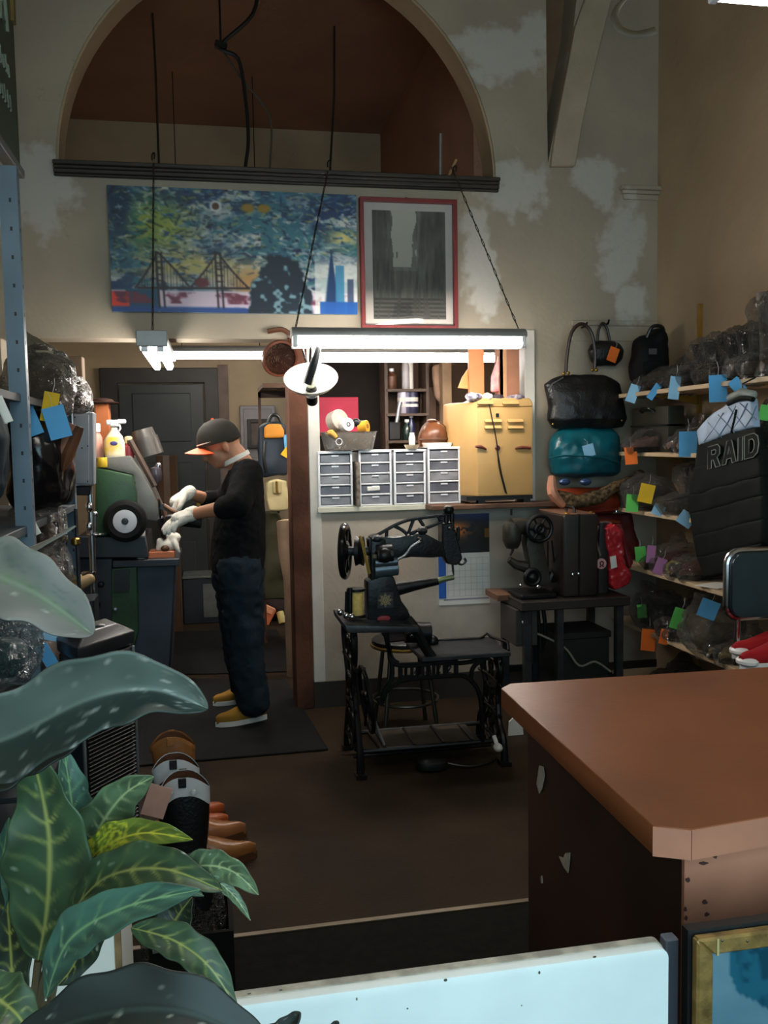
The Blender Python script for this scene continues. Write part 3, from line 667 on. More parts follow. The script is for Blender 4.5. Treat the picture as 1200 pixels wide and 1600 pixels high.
body.ell(hl(-.092,0,-.062), (.013,.024,.006), 10, HEADR); body.ell(hl(-.088,0,-.073), (.013,.021,.007), 10, HEADR)
for s in (-1, 1):
    body.ell(hl(.014, s*.082, -.030), (.019,.010,.031), 12, HEADR@RZ(s*.3)); body.ell(hl(-.062, s*.044, -.034), (.022,.018,.026), 10, HEADR)
nk0, nk1 = m_(362,706), m_(384,738)
body.cap(nk0, nk1, .066, .075)
RIN = []
for y, xf, xb, hw_ in ((893,331,413,.185),(870,330,413,.19),(840,331,413,.19),(805,338,413,.19),(770,344,412,.205),(748,350,409,.205),(733,357,404,.165),(720,363,396,.10)):
    a, c = m_(xf, y), m_(xb, y); RIN.append(((a+c)/2, V((c.x-a.x)/2,0,0), V(0,hw_,0)))
body.loft([(c, u*.86, v*.86) for c, u, v in RIN], 20)
arms = {'near': [m_(387,744,4.755), m_(371,790,4.60), m_(302,803,4.74)], 'far': [m_(378,746,5.11), m_(352,790,5.22), m_(296,771,5.09)]}
for k in arms: body.limb(arms[k], [.058,.047,.031])
legs = {'near': [m_(375,895,4.84), m_(383,1000,4.815), V(m_(396,1115,4.80).x,4.80,.10)], 'far': [m_(368,895,5.02), m_(374,1000,5.07), V(m_(381,1092,5.13).x,5.13,.10)]}
for k in legs: body.limb(legs[k][:2]+[legs[k][2]+V(.004,0,.05)], [.098,.066,.036])
def hand(b, w, d, up, L=.175, curl=(.75,.85,.9,.95), side=1, spread=.016):
    """w wrist, d pointing direction, up = back of the hand, fingers curl away from up"""
    d = d.normalized(); up = (up-d*up.dot(d)).normalized(); sd = d.cross(up)*side
    b.limb([w, w+d*.045, w+d*.082], [.027,.033,.034]); 
    for q in (-.022, .022): b.limb([w+d*.03+sd*q*.7, w+d*.085+sd*q], [.024,.021])
    ln = (.068,.078,.072,.056)
    for i in range(4):
        base = w+d*.088+sd*(.033-.022*i); dd = d; p = base; pts = [base-d*.02, base]; rr = [.0115,.0108]
        for j, f in enumerate((.46,.30,.24)):
            ang = curl[i]*(.75 if j == 0 else .8); dd = (dd*math.cos(ang)-up*math.sin(ang)) if j == 0 else (dd*math.cos(ang)-(up*math.cos(0)).normalized()*math.sin(ang)); dd.normalize()
            p = p+dd*ln[i]*f*1.15; pts.append(p); rr.append((.0105,.0098,.0088)[j])
        b.limb(pts, rr, 10)
    t0 = w+d*.03+sd*.022; t1 = t0+d*.028+sd*.026-up*.012; t2 = t1+d*.030+sd*.006-up*.016; t3 = t2+d*.02-sd*.006-up*.010
    b.limb([t0, t1, t2, t3], [.017,.0135,.0115,.0095], 10)
HW = {'near': (arms['near'][2]+V(-.01,0,0), V(-.74,-.45,-.26), V(-.3,-.2,.92)), 'far': (arms['far'][2]+V(-.008,0,0), V(-.72,-.25,-.50), V(-.5,.0,.85))}
bh = B()
HC = {'near': (.30,.36,.42,.5), 'far': (.75,.85,.9,.95)}
for k in HW: hand(bh, *HW[k], side=(1 if k == 'near' else -1), curl=HC[k])
body.v += []; body.add(bh.v, bh.f)
bo = body.blob('body', SKIN, man, .0085, 4)
def glove(k):
    g = B(); w, d, u = HW[k]; hand(g, w, d, u, side=(1 if k == 'near' else -1), curl=HC[k])
    g.limb([w-d.normalized()*.012, w+d.normalized()*.015], [.035,.035]); me = g.blob('glove', GLOVE, man, .0042, 3)
    for v in me.data.vertices: v.co += v.normal*.0055
for k in HW: glove(k)
sw = B(); sw.loft([(c, u*1.0, v*1.0) for c, u, v in RIN], 24)
sw.limb([m_(386,742,4.77), m_(371,790,4.605), m_(353,794,4.635)], [.085,.068,.060], 14); sw.limb([m_(378,744,5.09), m_(350,788,5.2), m_(328,781,5.16)], [.085,.066,.056], 14)
sw.ell(m_(384,745,4.90), (.085,.19,.075), 16)
sw.blob('sweater', SWEAT, man, .009, 8, .012, 7, .004, 22)
b = B(); u_ = V(.072,0,.036); k_ = V(-.035,0,.07).normalized()
b.loft([(m_(370,719), u_, V(0,.075,0)), (m_(370,719)+k_*.024, u_*1.0, V(0,.075,0)), (m_(370,719)+k_*.025, u_*.86, V(0,.064,0)), (m_(370,719), u_*.86, V(0,.064,0))], 24); b.build('shirt_collar', mat('white_shirt', (230,226,220), .7, 0, .05), man)
je = B(); je.limb([legs['near'][0]+V(0,0,.02), legs['near'][1], legs['near'][2]+V(.004,0,.032)], [.122,.098,.084], 16); je.limb([legs['far'][0]+V(0,0,.02), legs['far'][1], legs['far'][2]+V(.004,0,.032)], [.118,.094,.080], 16)
c = (m_(332,900)+m_(412,900))/2; je.ell(c, (.138,.18,.13), 18)
je.blob('jeans', DENIM, man, .01, 4, .014, 6, .008, 16)
CAPM = mat('black_cap', (46,44,40), .8, 0, .15); ORNG = mat('orange_cap_brim', (246,96,44), .6, 0, .1)
capb = B(); prof = [(1,-.12),(1,0),(.97,.25),(.88,.5),(.7,.74),(.42,.92),(0,1)]
cc = m_(342,688); CR = RY(-.27); vs = []; n = 28
for r, h in prof:
    for k in range(n): a = 2*PI*k/n; vs.append(cc+(CR@V(.120*r*math.cos(a), .090*r*math.sin(a), .118*h)))
capb.add(vs, [(i*n+k, i*n+(k+1) % n, (i+1)*n+(k+1) % n, (i+1)*n+k) for i in range(len(prof)-1) for k in range(n)]); capb.build('cap', CAPM, man)
br = B()
def brimf(u, v, o=0): 
    a = (v-.5)*2.3; r = .098+.085*u*math.cos(a*.62)
    return cc+(CR@V(-r*math.cos(a)-.012*u, r*math.sin(a)*.86, -.004-.010*u-.066*(abs(math.sin(a))**2)*(1-u*.3)+o))
br.grid(lambda u, v: brimf(u, v, 0), 6, 16); br.grid(lambda u, v: brimf(u, v, -.005), 6, 16); cb_ = br.build('cap_brim', ORNG, man)
b = B(); b.cyl(cc+(CR@V(0,0,.116)), cc+(CR@V(0,0,.124)), .008, n=10); b.build('cap_button', ORNG, man)
b = B(); b.tube([cc+(CR@V(-.117*math.cos(a)-.003, .085*math.sin(a), .0+.004)) for a in np.linspace(-1.2,1.2,12)], .004, 6); b.build('cap_piping', WHITEP, man)
for s in (-1, 1):
    b = B(); b.ell(hl(-.087, s*.030, .0), (.009,.011,.006), 10, HEADR); b.build('eye', mat('dark_eye', (30,22,18), .2, 0, .1), man)
    b = B(); b.limb([hl(-.1, s*.014, .022), hl(-.097, s*.034, .027), hl(-.082, s*.053, .02)], [.004,.0055,.003], 8); b.build('eyebrow', mat('black_hair', (20,17,15), .7, 0, .2), man)
HR = mat('shaved_hair', (70,52,42), .8, 0, .3, 40)
b = B(); b.ell(hl(.026,0,.008), (.0865,.0770,.046), 18, HEADR); b.build('hair', HR, man)
MUST = mat('mustard_suede', (150,110,42), .8, 0, .2)
def man_shoe(tx, ty, hx, hy):
    toe, heel = PZ(tx, ty, .012), PZ(hx, hy, .012); d = toe-heel; T = Matrix.Translation(heel) @ RZ(math.atan2(d.y, d.x)); shoe_parts(man, T, d.length, MUST, mat('white_rubber_sole', (215,212,205), .5, 0, .06), 0, 1.0, lace=MUST)
man_shoe(337, 1136, 415, 1122); man_shoe(333, 1103, 400, 1092)
# the black shoe he works on
t = thing('black_shoe', 'black shoe held in the gloved hands of the man', 'shoe', m_(300,815,4.76))
shoe_parts(t, Matrix.Translation(m_(314,824,4.80)) @ RZ(PI+.1) @ RY(-.2) @ RX(.4), .19, BLKLEA, RUBBER, .1, .9)
t = thing('polishing_brush', 'dark brush with a long wooden handle held between the hands of the man', 'brush', m_(275,800,4.9))
b = B(); b.tube([m_(256,790,5.0), m_(272,800,4.92), m_(292,806,4.80)], [.012,.013,.010], 8); b.build('handle', WOODB, t)
b = B(); b.obox(m_(258,793,5.0), (.05,.035,.03), RY(.4)); b.build('bristles', BLKPLA, t)

# ------------------------------------------------------------------ finishing machine in the workroom
GREEN = mat('machine_green', (34,66,38), .45, .1, .35, 6, .1, 60); GREYM = mat('machine_grey', (104,104,100), .5, .2, .3, 5, .1, 60); DGREY = mat('dark_grey_steel', (46,50,56), .45, .4, .3, 4)
def pr(b, Y0, Y1, pts, Yr=None): return b.prism(xz(Yr or Y0, pts), Y0, Y1, 'xz')
fm = thing('finishing_machine', 'green and grey shoe finishing machine with a big black wheel, left of the man', 'machine', V(P(200,950,5.6).x,5.6,0))
WL_z = 0
b = B(); pr(b, 5.34, 5.75, [(149,731),(206,743),(213,770),(213,792),(203,808),(165,838),(148,838)]); b.build('green_hood', GREEN, fm, bevel=.012, seg=2)
b = B(); pr(b, 5.42, 5.85, [(158,716),(175,714),(203,712),(220,735),(238,768),(250,796),(246,815),(228,812),(214,795),(208,742),(158,730)]); b.build('housing', GREYM, fm, bevel=.012, seg=2)
b = B(); wc = P(196,814,5.30); b.lathe([(.052,-.03),(.095,-.034),(.118,-.02),(.122,.0),(.118,.03),(.1,.05),(.05,.05)], wc, (0,1,0), 36); fw_ = b.build('wheel', RUBBER, fm)
b = B(); b.lathe([(.022,-.036),(.05,-.036),(.066,-.033),(.068,-.026),(.066,.0)], wc, (0,1,0), 32); hub = b.build('wheel_hub', mat('pale_hub', (196,196,200), .4, .1, .1), fm)
b = B(); b.lathe([(0,-.048),(.014,-.047),(.020,-.036),(.020,.02)], wc, (0,1,0), 18); b.build('axle_nut', DGREY, fm)
b = B(); pr(b, 5.36, 5.9, [(120,838),(228,838),(232,872),(118,872)]); pr(b, 5.40, 5.9, [(118,872),(176,872),(176,1075),(118,1075)]); b.build('cabinet', DGREY, fm, bevel=.006)
b = B(); pr(b, 5.385, 5.42, [(174,888),(214,884),(217,985),(206,1028),(174,1028)]); b.build('green_panel', GREEN, fm, bevel=.006)
b = B(); pr(b, 5.37, 5.39, [(178,892),(202,890),(202,924),(178,926)]); b.build('dark_opening', BLKPLA, fm)
for (x, y, r) in ((158,913,.018),(151,945,.022),(150,955,.014),(180,952,.014)):
    q = P(x, y, 5.385); b = B(); b.lathe([(r,.02),(r,-.008),(r*.7,-.018),(0,-.02)], q, (0,1,0), 14); b.build('knob', IRON if r > .015 else ALU, fm)
b = B(); pr(b, 5.45, 5.95, [(205,882),(275,878),(266,1056),(206,1060)]); b.build('pedestal', mat('blue_grey_steel', (52,60,72), .5, .3, .35, 3), fm, bevel=.01)
b = B(); pr(b, 5.36, 5.95, [(176,876),(280,873),(280,884),(176,887)]); b.build('bench_top', DGREY, fm, bevel=.003)
b = B(); q0, q1 = P(228,745,5.6), P(226,680,5.7); b.cyl(P(235,712,5.6), P(226,684,5.6), .083, .078, 22); b.cyl(P(226,684,5.6), P(222,671,5.6), .07, .062, 22); b.build('motor', mat('motor_grey', (82,78,74), .4, .4, .25), fm)
b = B(); b.tube([P(203,688,5.5), P(222,722,5.48), P(242,760,5.46)], .017, 8); b.tube([P(199,690,5.5), P(207,690,5.5)], .01); b.build('guide_bar', mat('dark_handle_wood', (62,44,32), .6, 0, .4), fm)
b = B(); b.lathe([(.012,0),(.028,.02),(.036,.055),(.03,.09),(.012,.1)], P(245,755,5.5), P(243,728,5.5)-P(245,755,5.5), 16); b.build('oil_cup', mat('smoky_glass', (70,66,74), .15, .1, .2), fm)
b = B(); b.lathe([(.0,-.02),(.018,-.012),(.02,0),(.014,.014),(0,.02)], P(247,727,5.5), (0,0,1), 14); b.ell(P(209,755,5.41), (.012,.012,.012), 10); b.build('chrome_knob', CHROME, fm)
b = B(); b.tube([P(248,780,5.42), P(251,808,5.42)], .008); b.tube([P(251,808,5.42), P(258,850,5.5)], .02); b.build('shaft', CHROME, fm)
b = B(); b.tube([P(210,735,5.5), P(255,795,5.5), P(265,830,5.5)], [.016,.014,.012], 8); b.build('lever', WOODB, fm)
o_ = lambda name, lab, cat, c, g=None: thing(name, lab, cat, c, g)
# things lying on and beside the machine
t = o_('spray_bottle', 'yellow and white spray bottle standing on the green hood', 'bottle', P(180,716,5.5))
q = P(180,716,5.5); b = B(); b.loft([((q.x,q.y,q.z+z),(rx,0,0),(0,ry,0)) for z, rx, ry in ((0,.054,.034),(.015,.06,.04),(.09,.058,.038),(.13,.046,.03),(.165,.02,.018),(.18,.018,.018))], 20, .8); b.build('bottle_body', mat('white_bottle', (234,222,196), .35, 0, .05), t)
b = B(); b.loft([((q.x-.004,q.y,q.z+z),(rx,0,0),(0,ry,0)) for z, rx, ry in ((.02,.0575,.0415),(.055,.0605,.042),(.1,.058,.041),(.125,.047,.034))], 20, .8); b.build('yellow_label', mat('yellow_label', (226,186,66), .4, 0, .25, 12, rgb2=(232,222,196)), t)
b = B(); b.ell((q.x,q.y-.0425,q.z+.088), (.022,.004,.013), 12); b.build('blue_mark', mat('blue_mark', (70,66,130), .5), t)
b = B(); b.obox((q.x+.002,q.y,q.z+.205), (.05,.03,.04)); b.obox((q.x+.045,q.y,q.z+.215), (.05,.022,.026)); b.obox((q.x-.028,q.y,q.z+.21), (.03,.024,.03)); b.build('spray_head', WHITEPL, t, bevel=.006)
b = B(); b.tube([(q.x+.03,q.y,q.z+.2),(q.x+.036,q.y,q.z+.175),(q.x+.028,q.y,q.z+.16)], .006); b.build('trigger', WHITEPL, t)
def carton(name, lab, cat, Y, x0, y0, x1, y1, dpt, m, lid=None, rz=0, bev=.003):
    a, c = P(x0,y0,Y), P(x1,y1,Y); t = thing(name, lab, cat, ((a.x+c.x)/2, Y, c.z)); b = B(); b.box(a.x,c.x,Y,Y+dpt,c.z,a.z); b.build('carton_body', m, t, bevel=bev)
    if lid: b = B(); b.box(a.x-.004,c.x+.004,Y-.004,Y+dpt+.004,a.z-.03,a.z+.003); b.build('lid', lid, t, bevel=bev)
    return t
SHELFW = mat('workroom_ledge', (70,58,46), .6)
b = B(); pr(b, 5.5, 5.9, [(120,716),(205,716),(205,722),(120,722)]); b.build('top_shelf', SHELFW, fm)
carton('orange_box', 'orange cardboard box standing behind the spray bottle', 'box', 5.62, 148,631,172,700,.12, mat('orange_card', (158,92,56), .7, 0, .2))
t = o_('brown_hat', 'dark brown shallow hat lying on the orange box', 'hat', P(160,629,5.68)); q = P(160,631,5.68); b = B(); b.lathe([(.10,0),(.105,.006),(.07,.012),(.06,.026),(.03,.034),(0,.033)], q, (0,0,1), 24); b.build('crown', mat('dark_brown_felt', (58,38,30), .8), t)
t = o_('pink_bottle', 'small pinkish bottle with a white cap left of the spray bottle', 'bottle', P(152,715,5.55)); q = P(152,716,5.55); b = B(); b.lathe([(.034,0),(.036,.01),(.036,.12),(.02,.15),(.02,.16)], q, (0,0,1), 18); b.build('bottle_body', mat('pink_bottle', (196,146,130), .3, 0, .15), t); b = B(); b.lathe([(.024,.155),(.026,.165),(.026,.2),(.02,.205)], q, (0,0,1), 16); b.build('cap', WHITEPL, t)
t = o_('white_cap_bottle', 'small dark red bottle with a cream cap right of the spray bottle', 'bottle', P(203,716,5.52)); q = P(202,716,5.52); b = B(); b.lathe([(.028,0),(.03,.01),(.03,.07),(.014,.09)], q, (0,0,1), 16); b.build('bottle_body', mat('dark_red_glass', (130,50,56), .25), t); b = B(); b.lathe([(.018,.088),(.024,.1),(.022,.125),(.012,.13)], q, (0,0,1), 16); b.build('cap', mat('cream_plastic', (206,190,150), .4), t)
t = o_('yellow_tin', 'yellow tin half hidden under the spray bottle', 'tin', P(160,733,5.40)); q = P(160,730,5.38); b = B(); b.lathe([(.026,0),(.028,.004),(.028,.052),(.026,.056)], q, (0,0,1), 18); b.build('tin_body', mat('yellow_tin', (212,176,40), .35, .1), t)
t = o_('wood_block', 'orange-brown wooden block on the bench of the finishing machine', 'block', P(250,873,5.45)); a = P(230,863,5.44); c = P(273,873,5.44); b = B(); b.box(a.x,c.x,5.44,5.6,c.z,a.z); b.build('plank', mat('orange_wood', (178,98,58), .5, 0, .2), t, bevel=.003)
t = o_('white_glove', 'white work glove lying on the wooden block', 'glove', P(262,863,5.48)); b = B(); q = P(262,852,5.50)
b.ell(q, (.07,.05,.042), 14, RY(-.2)); b.ell(P(272,840,5.5), (.042,.045,.035), 12); b.limb([P(272,846,5.46), P(280,862,5.45)], [.016,.011]); b.limb([P(250,846,5.48), P(247,858,5.48)], [.02,.014]); b.limb([P(262,840,5.52), P(270,858,5.52)], [.02,.014])
b.blob('glove_fabric', GLOVE, t, .006, 3, .008, 20); b = B(); b.ell(P(258,857,5.452), (.026,.012,.02), 12); b.build('cuff_opening', BRNLEA, t)
t = o_('paper_roll', 'white upright roll of paper beside the big wheel', 'roll', P(222,872,5.41)); q = P(221,872,5.40); b = B(); b.cyl(q, q+V(.0,0,.17), .028, n=18); b.build('roll_sheet', PAPERW, t); b = B(); b.cyl(q+V(0,0,.168), q+V(0,0,.173), .012, n=12); b.build('core', WOODB, t)

# grey switch box on a chrome pole
t = o_('switch_box', 'tall grey electric switch box on a chrome pole, left of the spray bottle', 'box', V(P(140,900,4.98).x, 4.98, .0))
b = B(); pr(b, 4.90, 5.02, [(112,644),(146,644),(146,758),(112,760)]); b.build('enclosure', mat('grey_enamel', (112,116,122), .4, .2, .12, 5), t, bevel=.005)
b = B(); pr(b, 4.893, 4.90, [(115,648),(139,648),(139,755),(115,756)]); b.build('cover', mat('grey_enamel_cover', (120,124,130), .4, .2, .12, 5), t, bevel=.002)
for (x, y) in ((128,700),(137,697),(117,652),(137,752)): b = B(); q = P(x,y,4.89); b.cyl(q, q+V(0,.008,0), .004, n=8); b.build('screw', IRON, t)
b = B(); b.cyl(P(138,644,4.96), P(138,631,4.96), .028, n=18); b.cyl(P(124,644,4.96), P(124,636,4.96), .02, n=14); b.build('conduit_fitting', CHROME, t)
b = B(); q = P(140,760,4.96); b.cyl(q, V(q.x, 4.96, 0), .017, n=14); b.build('pole', mat('dull_chrome_pole', (150,156,160), .2, .95, .1), t)
b = B(); pr(b, 4.91, 5.01, [(112,760),(142,760),(140,774),(112,774)]); b.build('base_clamp', IRON, t, bevel=.004)
for (x, y0, y1, r) in ((139,785,800,.02),(139,815,832,.018),(139,892,898,.04)): b = B(); c = P(x,(y0+y1)/2,4.95); h = (P(x,y0,4.95)-P(x,y1,4.95)).length; b.lathe([(r*.6,-h/2),(r,-h/4),(r,h/4),(r*.6,h/2)], c, (0,0,1), 16); b.build('collar', CHROME, t)
b = B(); q = P(149,835,4.97); b.cyl(q, P(149,803,4.97), .008, n=10); b.ell(P(149,803,4.97), (.014,.014,.014), 12); b.lathe([(.006,.012),(.042,.006),(.044,0),(.01,-.006)], q, (0,0,1), 20); b.tube([q, P(139,840,4.96)], .008, 6); b.build('side_dish', CHROME, t)
# ------------------------------------------------------------------ patching machine on its treadle base (centre)
YS = 4.10
s_ = lambda x, y, Y=YS: P(x, y, Y)
def prs(b, pts, t, Y=YS, dy=0): return b.prism(xz(Y, pts), Y+dy-t/2, Y+dy+t/2, 'xz')
sm = thing('treadle_sewing_machine', 'black cast iron shoe patching machine on an ornate treadle base, by the calendar', 'sewing machine', (.96, YS, .0))
def end_frame(x, ztop, x2):
    f, r = (x2, 3.91), (x2, 4.31); b = B()
    b.tube([(x,3.99,ztop),(x,3.955,ztop*.85),(x+.005,4.015,ztop*.62),(x2,3.985,ztop*.38),(x2,3.925,.12),(x2,f[1],.012)], [.018,.016,.014,.014,.016,.02], 8, sm=5)
    b.tube([(x,4.23,ztop),(x,4.265,ztop*.85),(x+.005,4.205,ztop*.62),(x2,4.235,ztop*.38),(x2,4.295,.12),(x2,r[1],.012)], [.018,.016,.014,.014,.016,.02], 8, sm=5)
    b.obox((x2,f[1],.011), (.05,.06,.02)); b.obox((x2,r[1],.011), (.05,.06,.02))
    leg = b.build('end_frame', IRON, sm)
    b = B()
    for z in (.16, .42, .72, .93): b.tube([(x,3.95+.03*math.sin(z*6),ztop*z),(x,4.11,ztop*z+.012),(x,4.27-.03*math.sin(z*6),ztop*z)], .010, 6, sm=3)
    for z, R in ((.55,.052),(.29,.06),(.82,.045)): b.torus((x,4.055,ztop*z), R, .0075, (1,0,0), 18, 6); b.torus((x,4.165,ztop*z), R, .0075, (1,0,0), 18, 6); b.torus((x,4.11,ztop*(z+.03)), R*.55, .007, (1,0,0), 14, 6)
    for q in (-1, 1): b.tube([(x,4.11+q*.02,ztop*.12),(x,4.11+q*.1,ztop*.22),(x,4.11+q*.05,ztop*.36),(x,4.11+q*.0,ztop*.46)], .008, 6, sm=4)
    b.build('scrollwork', IRON, sm)
end_frame(.622, .685, .632); end_frame(1.315, .505, 1.315)
b = B(); prs(b, [(529,964),(532,976),(640,975),(640,966)], .40); b.build('platform', IRON2, sm, bevel=.008, seg=2)
# sloping strut and right table
b = B(); b.tube([s_(636,968,3.98), s_(650,985,3.97), s_(662,1008,3.97), s_(678,1031,3.97)], [.026,.024,.022,.024], 8, sm=3); b.build('strut', IRON, sm); b = B(); b.tube([s_(636,968,4.24), s_(650,985,4.25), s_(662,1008,4.25), s_(678,1029,4.25)], .02, 8, sm=3); b.build('strut', IRON, sm)
zt = .528; q = [PZ(x, y, zt) for x, y in ((664,1033),(802,1021),(770,1004),(668,1015))]
tb = [(q[0].x,3.94),(q[1].x,3.94),(q[1].x-.01,4.02),(1.385,4.27),(q[0].x,4.27)]
b = B(); b.prism(tb, zt-.022, zt, 'xy'); b.build('table', IRON2, sm, bevel=.004)
b = B(); b.tube([(q[1].x-.005,3.96,zt+.004),(1.40,4.1,zt+.006),(1.36,4.26,zt+.008),(1.345,4.27,zt+.02),(1.325,4.262,zt+.006),(1.30,4.24,zt+.004),(.96,4.268,zt+.004)], .007, 6); b.build('table_rim', IRON, sm)
# front apron with pierced letter panel
b = B(); Yf = 3.965
for pts in ([(600,975),(604,1000),(612,1028),(622,1036)], [(588,972),(602,992),(608,1015),(612,1035),(640,1040),(700,1033),(712,1036),(735,1034),(748,1030),(764,1028)], [(612,1037),(612,1060),(600,1078),(596,1100),(590,1090)], [(620,1066),(640,1061),(700,1056),(727,1057),(745,1075),(752,1105),(754,1165)], [(735,1062),(738,1045),(746,1036),(756,1032)], [(596,1098),(605,1078),(622,1066)]):
    b.tube([P(x, y, Yf) for x, y in pts], .011, 7, sm=3)
for x0 in (634, 652, 668, 684, 698): b.tube([P(x0,1036,Yf), P(x0,1058,Yf)], .008, 6)
b.build('apron', IRON, sm)
b = B()
hol = []
for i in range(5): x = 629+17*i; hol.append(xz(Yf, [(x,1040),(x+12,1039),(x+12,1054),(x,1055)]))
b.prism(xz(Yf, [(622,1036),(716,1031),(716,1057),(622,1063)]), Yf-.006, Yf+.006, 'xz', hol); b.build('pierced_panel', IRON, sm, bevel=.001)
for i in range(4):
    x = 631+17*(i+.9); b = B()
    b.tube([P(x+1,1052,Yf), P(x+8,1051,Yf)], .004, 5); b.tube([P(x+1,1042,Yf), P(x+8,1041,Yf)], .004, 5); b.tube([P(x+8,1041,Yf), P(x+2,1051,Yf)], .004, 5); b.build('cast_ornament', IRON2, sm)
b = B(); b.prism([(P(588,1190,3.98).x+.02,3.97),(1.22,3.99),(1.22,4.24),(.72,4.24)], .085, .105, 'xy'); b.build('pedal', mat('dusty_treadle', (70,62,54), .7, .3, .3), sm, bevel=.004)
b = B()
for yy in (3.97, 4.24): b.tube([(.63,yy,.10),(1.315,yy,.10)], .011, 8)
for xx in (.76,.9,1.04,1.18): b.box(xx-.006,xx+.006,3.98,4.23,.105,.112)
b.tube([(.63,4.11,.03),(1.31,4.11,.03)], .009, 8); b.build('pedal_frame', IRON, sm)
b = B(); b.torus((.70,4.12,.30), .155, .011, (1,0,.12), 36, 8); b.torus((.70,4.12,.30), .03, .012, (1,0,.12), 14, 8)
for i in range(5): a = 2*PI*i/5; b.tube([(.70,4.12,.30),(.70,4.12+.15*math.cos(a),.30+.15*math.sin(a))], .007, 6)
b.build('drive_wheel', IRON, sm)
b = B(); b.tube([(.70,4.12,.30),(.73,4.05,.2),(.76,4.0,.11)], .007, 6); b.build('pitman_rod', ALU, sm)
b = B(); b.ell((.97,3.93,.03), (.075,.055,.03), 16, None, .7); b.tube([(1.03,3.93,.03),(1.14,3.9,.012),(1.26,3.94,.01),(1.3,4.0,.01)], .005, 6, sm=3); b.build('foot_switch', BLKPLA, sm)
# machine body
b = B(); prs(b, [(572,968),(571,906),(598,896),(612,898),(617,912),(624,936),(634,950),(641,968)], .11); b.build('pedestal', IRON, sm, bevel=.012, seg=2)
b = B(); prs(b, [(577,910),(577,838),(590,834),(600,842),(602,905)], .10); b.build('column', IRON, sm, bevel=.01, seg=2)
b = B(); prs(b, [(574,842),(585,837),(612,839),(640,836),(660,832),(672,838),(690,848),(694,868),(672,870),(640,869),(612,874),(590,874),(575,862)], .075); b.build('arm', IRON, sm, bevel=.014, seg=2)
b = B()
for pts in ([(586,838),(600,830),(618,820),(636,813),(652,810),(680,806),(706,803)], [(604,828),(604,838)], [(616,822),(628,828),(636,835)], [(646,812),(642,822),(638,834)], [(654,810),(662,822)], [(640,835),(655,828),(668,824),(692,814)], [(684,806),(688,812)]):
    b.tube([s_(x, y) for x, y in pts], .0085, 7, sm=3)
b.build('truss', IRON, sm)
b = B(); prs(b, [(688,818),(706,815),(712,840),(720,872),(712,882),(696,880),(688,862)], .07); b.cyl(s_(706,822), s_(706,800), .012); b.cyl(s_(697,830), s_(697,803), .012); b.cyl(s_(715,846), s_(716,822), .009); b.lathe([(.018,0),(.026,.01),(.026,.03),(.016,.04)], s_(701,803), (0,0,1), 14); b.build('needle_head', IRON, sm, bevel=.006)
b = B(); b.tube([s_(707,880), s_(708,892), s_(709,899)], [.006,.006,.003]); b.tube([s_(713,878), s_(721,882), s_(728,877), s_(725,872)], .006, sm=3); b.build('presser_foot', IRON2, sm)
b = B(); b.ell(s_(703,825,4.05), (.008,.008,.008), 8); b.ell(s_(711,827,4.05), (.008,.008,.008), 8); b.ell(s_(656,842,4.05), (.013,.013,.013), 10); b.ell(s_(655,847,4.05), (.01,.01,.01), 10); b.build('screw_heads', CHROME, sm)
b = B(); b.tube([s_(612,878,4.04), s_(632,868,4.04), s_(642,855,4.04), s_(656,846,4.04)], .0075, 8, sm=4); b.build('tension_lever', ALU, sm)
b = B(); b.ell(s_(660,829,4.06), (.025,.03,.02), 12); b.ell(s_(589,842,4.05), (.026,.02,.016), 12); b.build('tension_cap', IRON2, sm)
b = B(); b.cyl(s_(584,891,4.05), s_(621,887,4.05), .036, n=24); b.cyl(s_(585,880,4.03), s_(621,877,4.03), .022, n=18); b.build('bobbin_barrel', mat('blued_steel', (96,110,120), .35, .7, .25), sm, bevel=.003)
b = B(); b.cyl(s_(588,868,4.05), s_(612,866,4.05), .05, n=24); b.ell(s_(600,868,4.03), (.045,.04,.04), 16); b.build('gear_housing', IRON, sm)
b = B(); b.tube([s_(586,872,4.0), s_(586,866,4.0)], .011, 8); b.build('chrome_pin', CHROME, sm)
axw = V(1,-.32,.0)
wc = s_(539,861)
b = B(); b.torus(wc, .118, .016, axw, 44, 10); b.torus(wc, .03, .02, axw, 18, 8)
for i in range(6): a = 2*PI*i/6; u = axw.normalized().cross(V(0,0,1)).normalized(); b.tube([wc, wc+(u*math.cos(a)+V(0,0,1)*math.sin(a))*.112], [.014,.010], 8)
b.build('hand_wheel', mat('gloss_black_iron', (22,22,24), .18, .5, .2), sm)
b = B(); b.cyl(wc, s_(580,861), .022, n=16); b.build('shaft', IRON2, sm)
b = B(); b.lathe([(.03,-.02),(.07,-.018),(.062,0),(.07,.018),(.03,.02)], s_(562,861), axw, 28); b.build('pulley', IRON, sm)
b = B(); b.tube([s_(562,838,4.04), s_(566,848,4.03), s_(572,874,4.02), s_(577,896,4.03)], .008, 6, flat=1.0); b.build('drive_belt', mat('yellow_belt', (150,118,44), .6, 0, .3), sm)
b = B(); b.tube([s_(617,921), s_(650,914), s_(684,908)], [.034,.026,.019], 12); b.build('horn', IRON, sm)
b = B(); b.tube([s_(682,908), s_(693,905), s_(709,902)], [.017,.014,.012], 10); b.build('horn_tip', mat('green_brass', (120,130,96), .4, .6, .3), sm)
b = B(); b.lathe([(.03,0),(.034,.006),(.034,.11),(.03,.116)], s_(557,962,4.05), (0,0,1), 20); b.build('thread_spool', mat('cream_thread', (206,176,104), .7, 0, .15, 40), sm)
b = B()
for z in (-.006, .116): b.lathe([(.0,0),(.044,0),(.044,.012),(0,.012)], s_(557,962,4.05)+V(0,0,z), (0,0,1), 20)
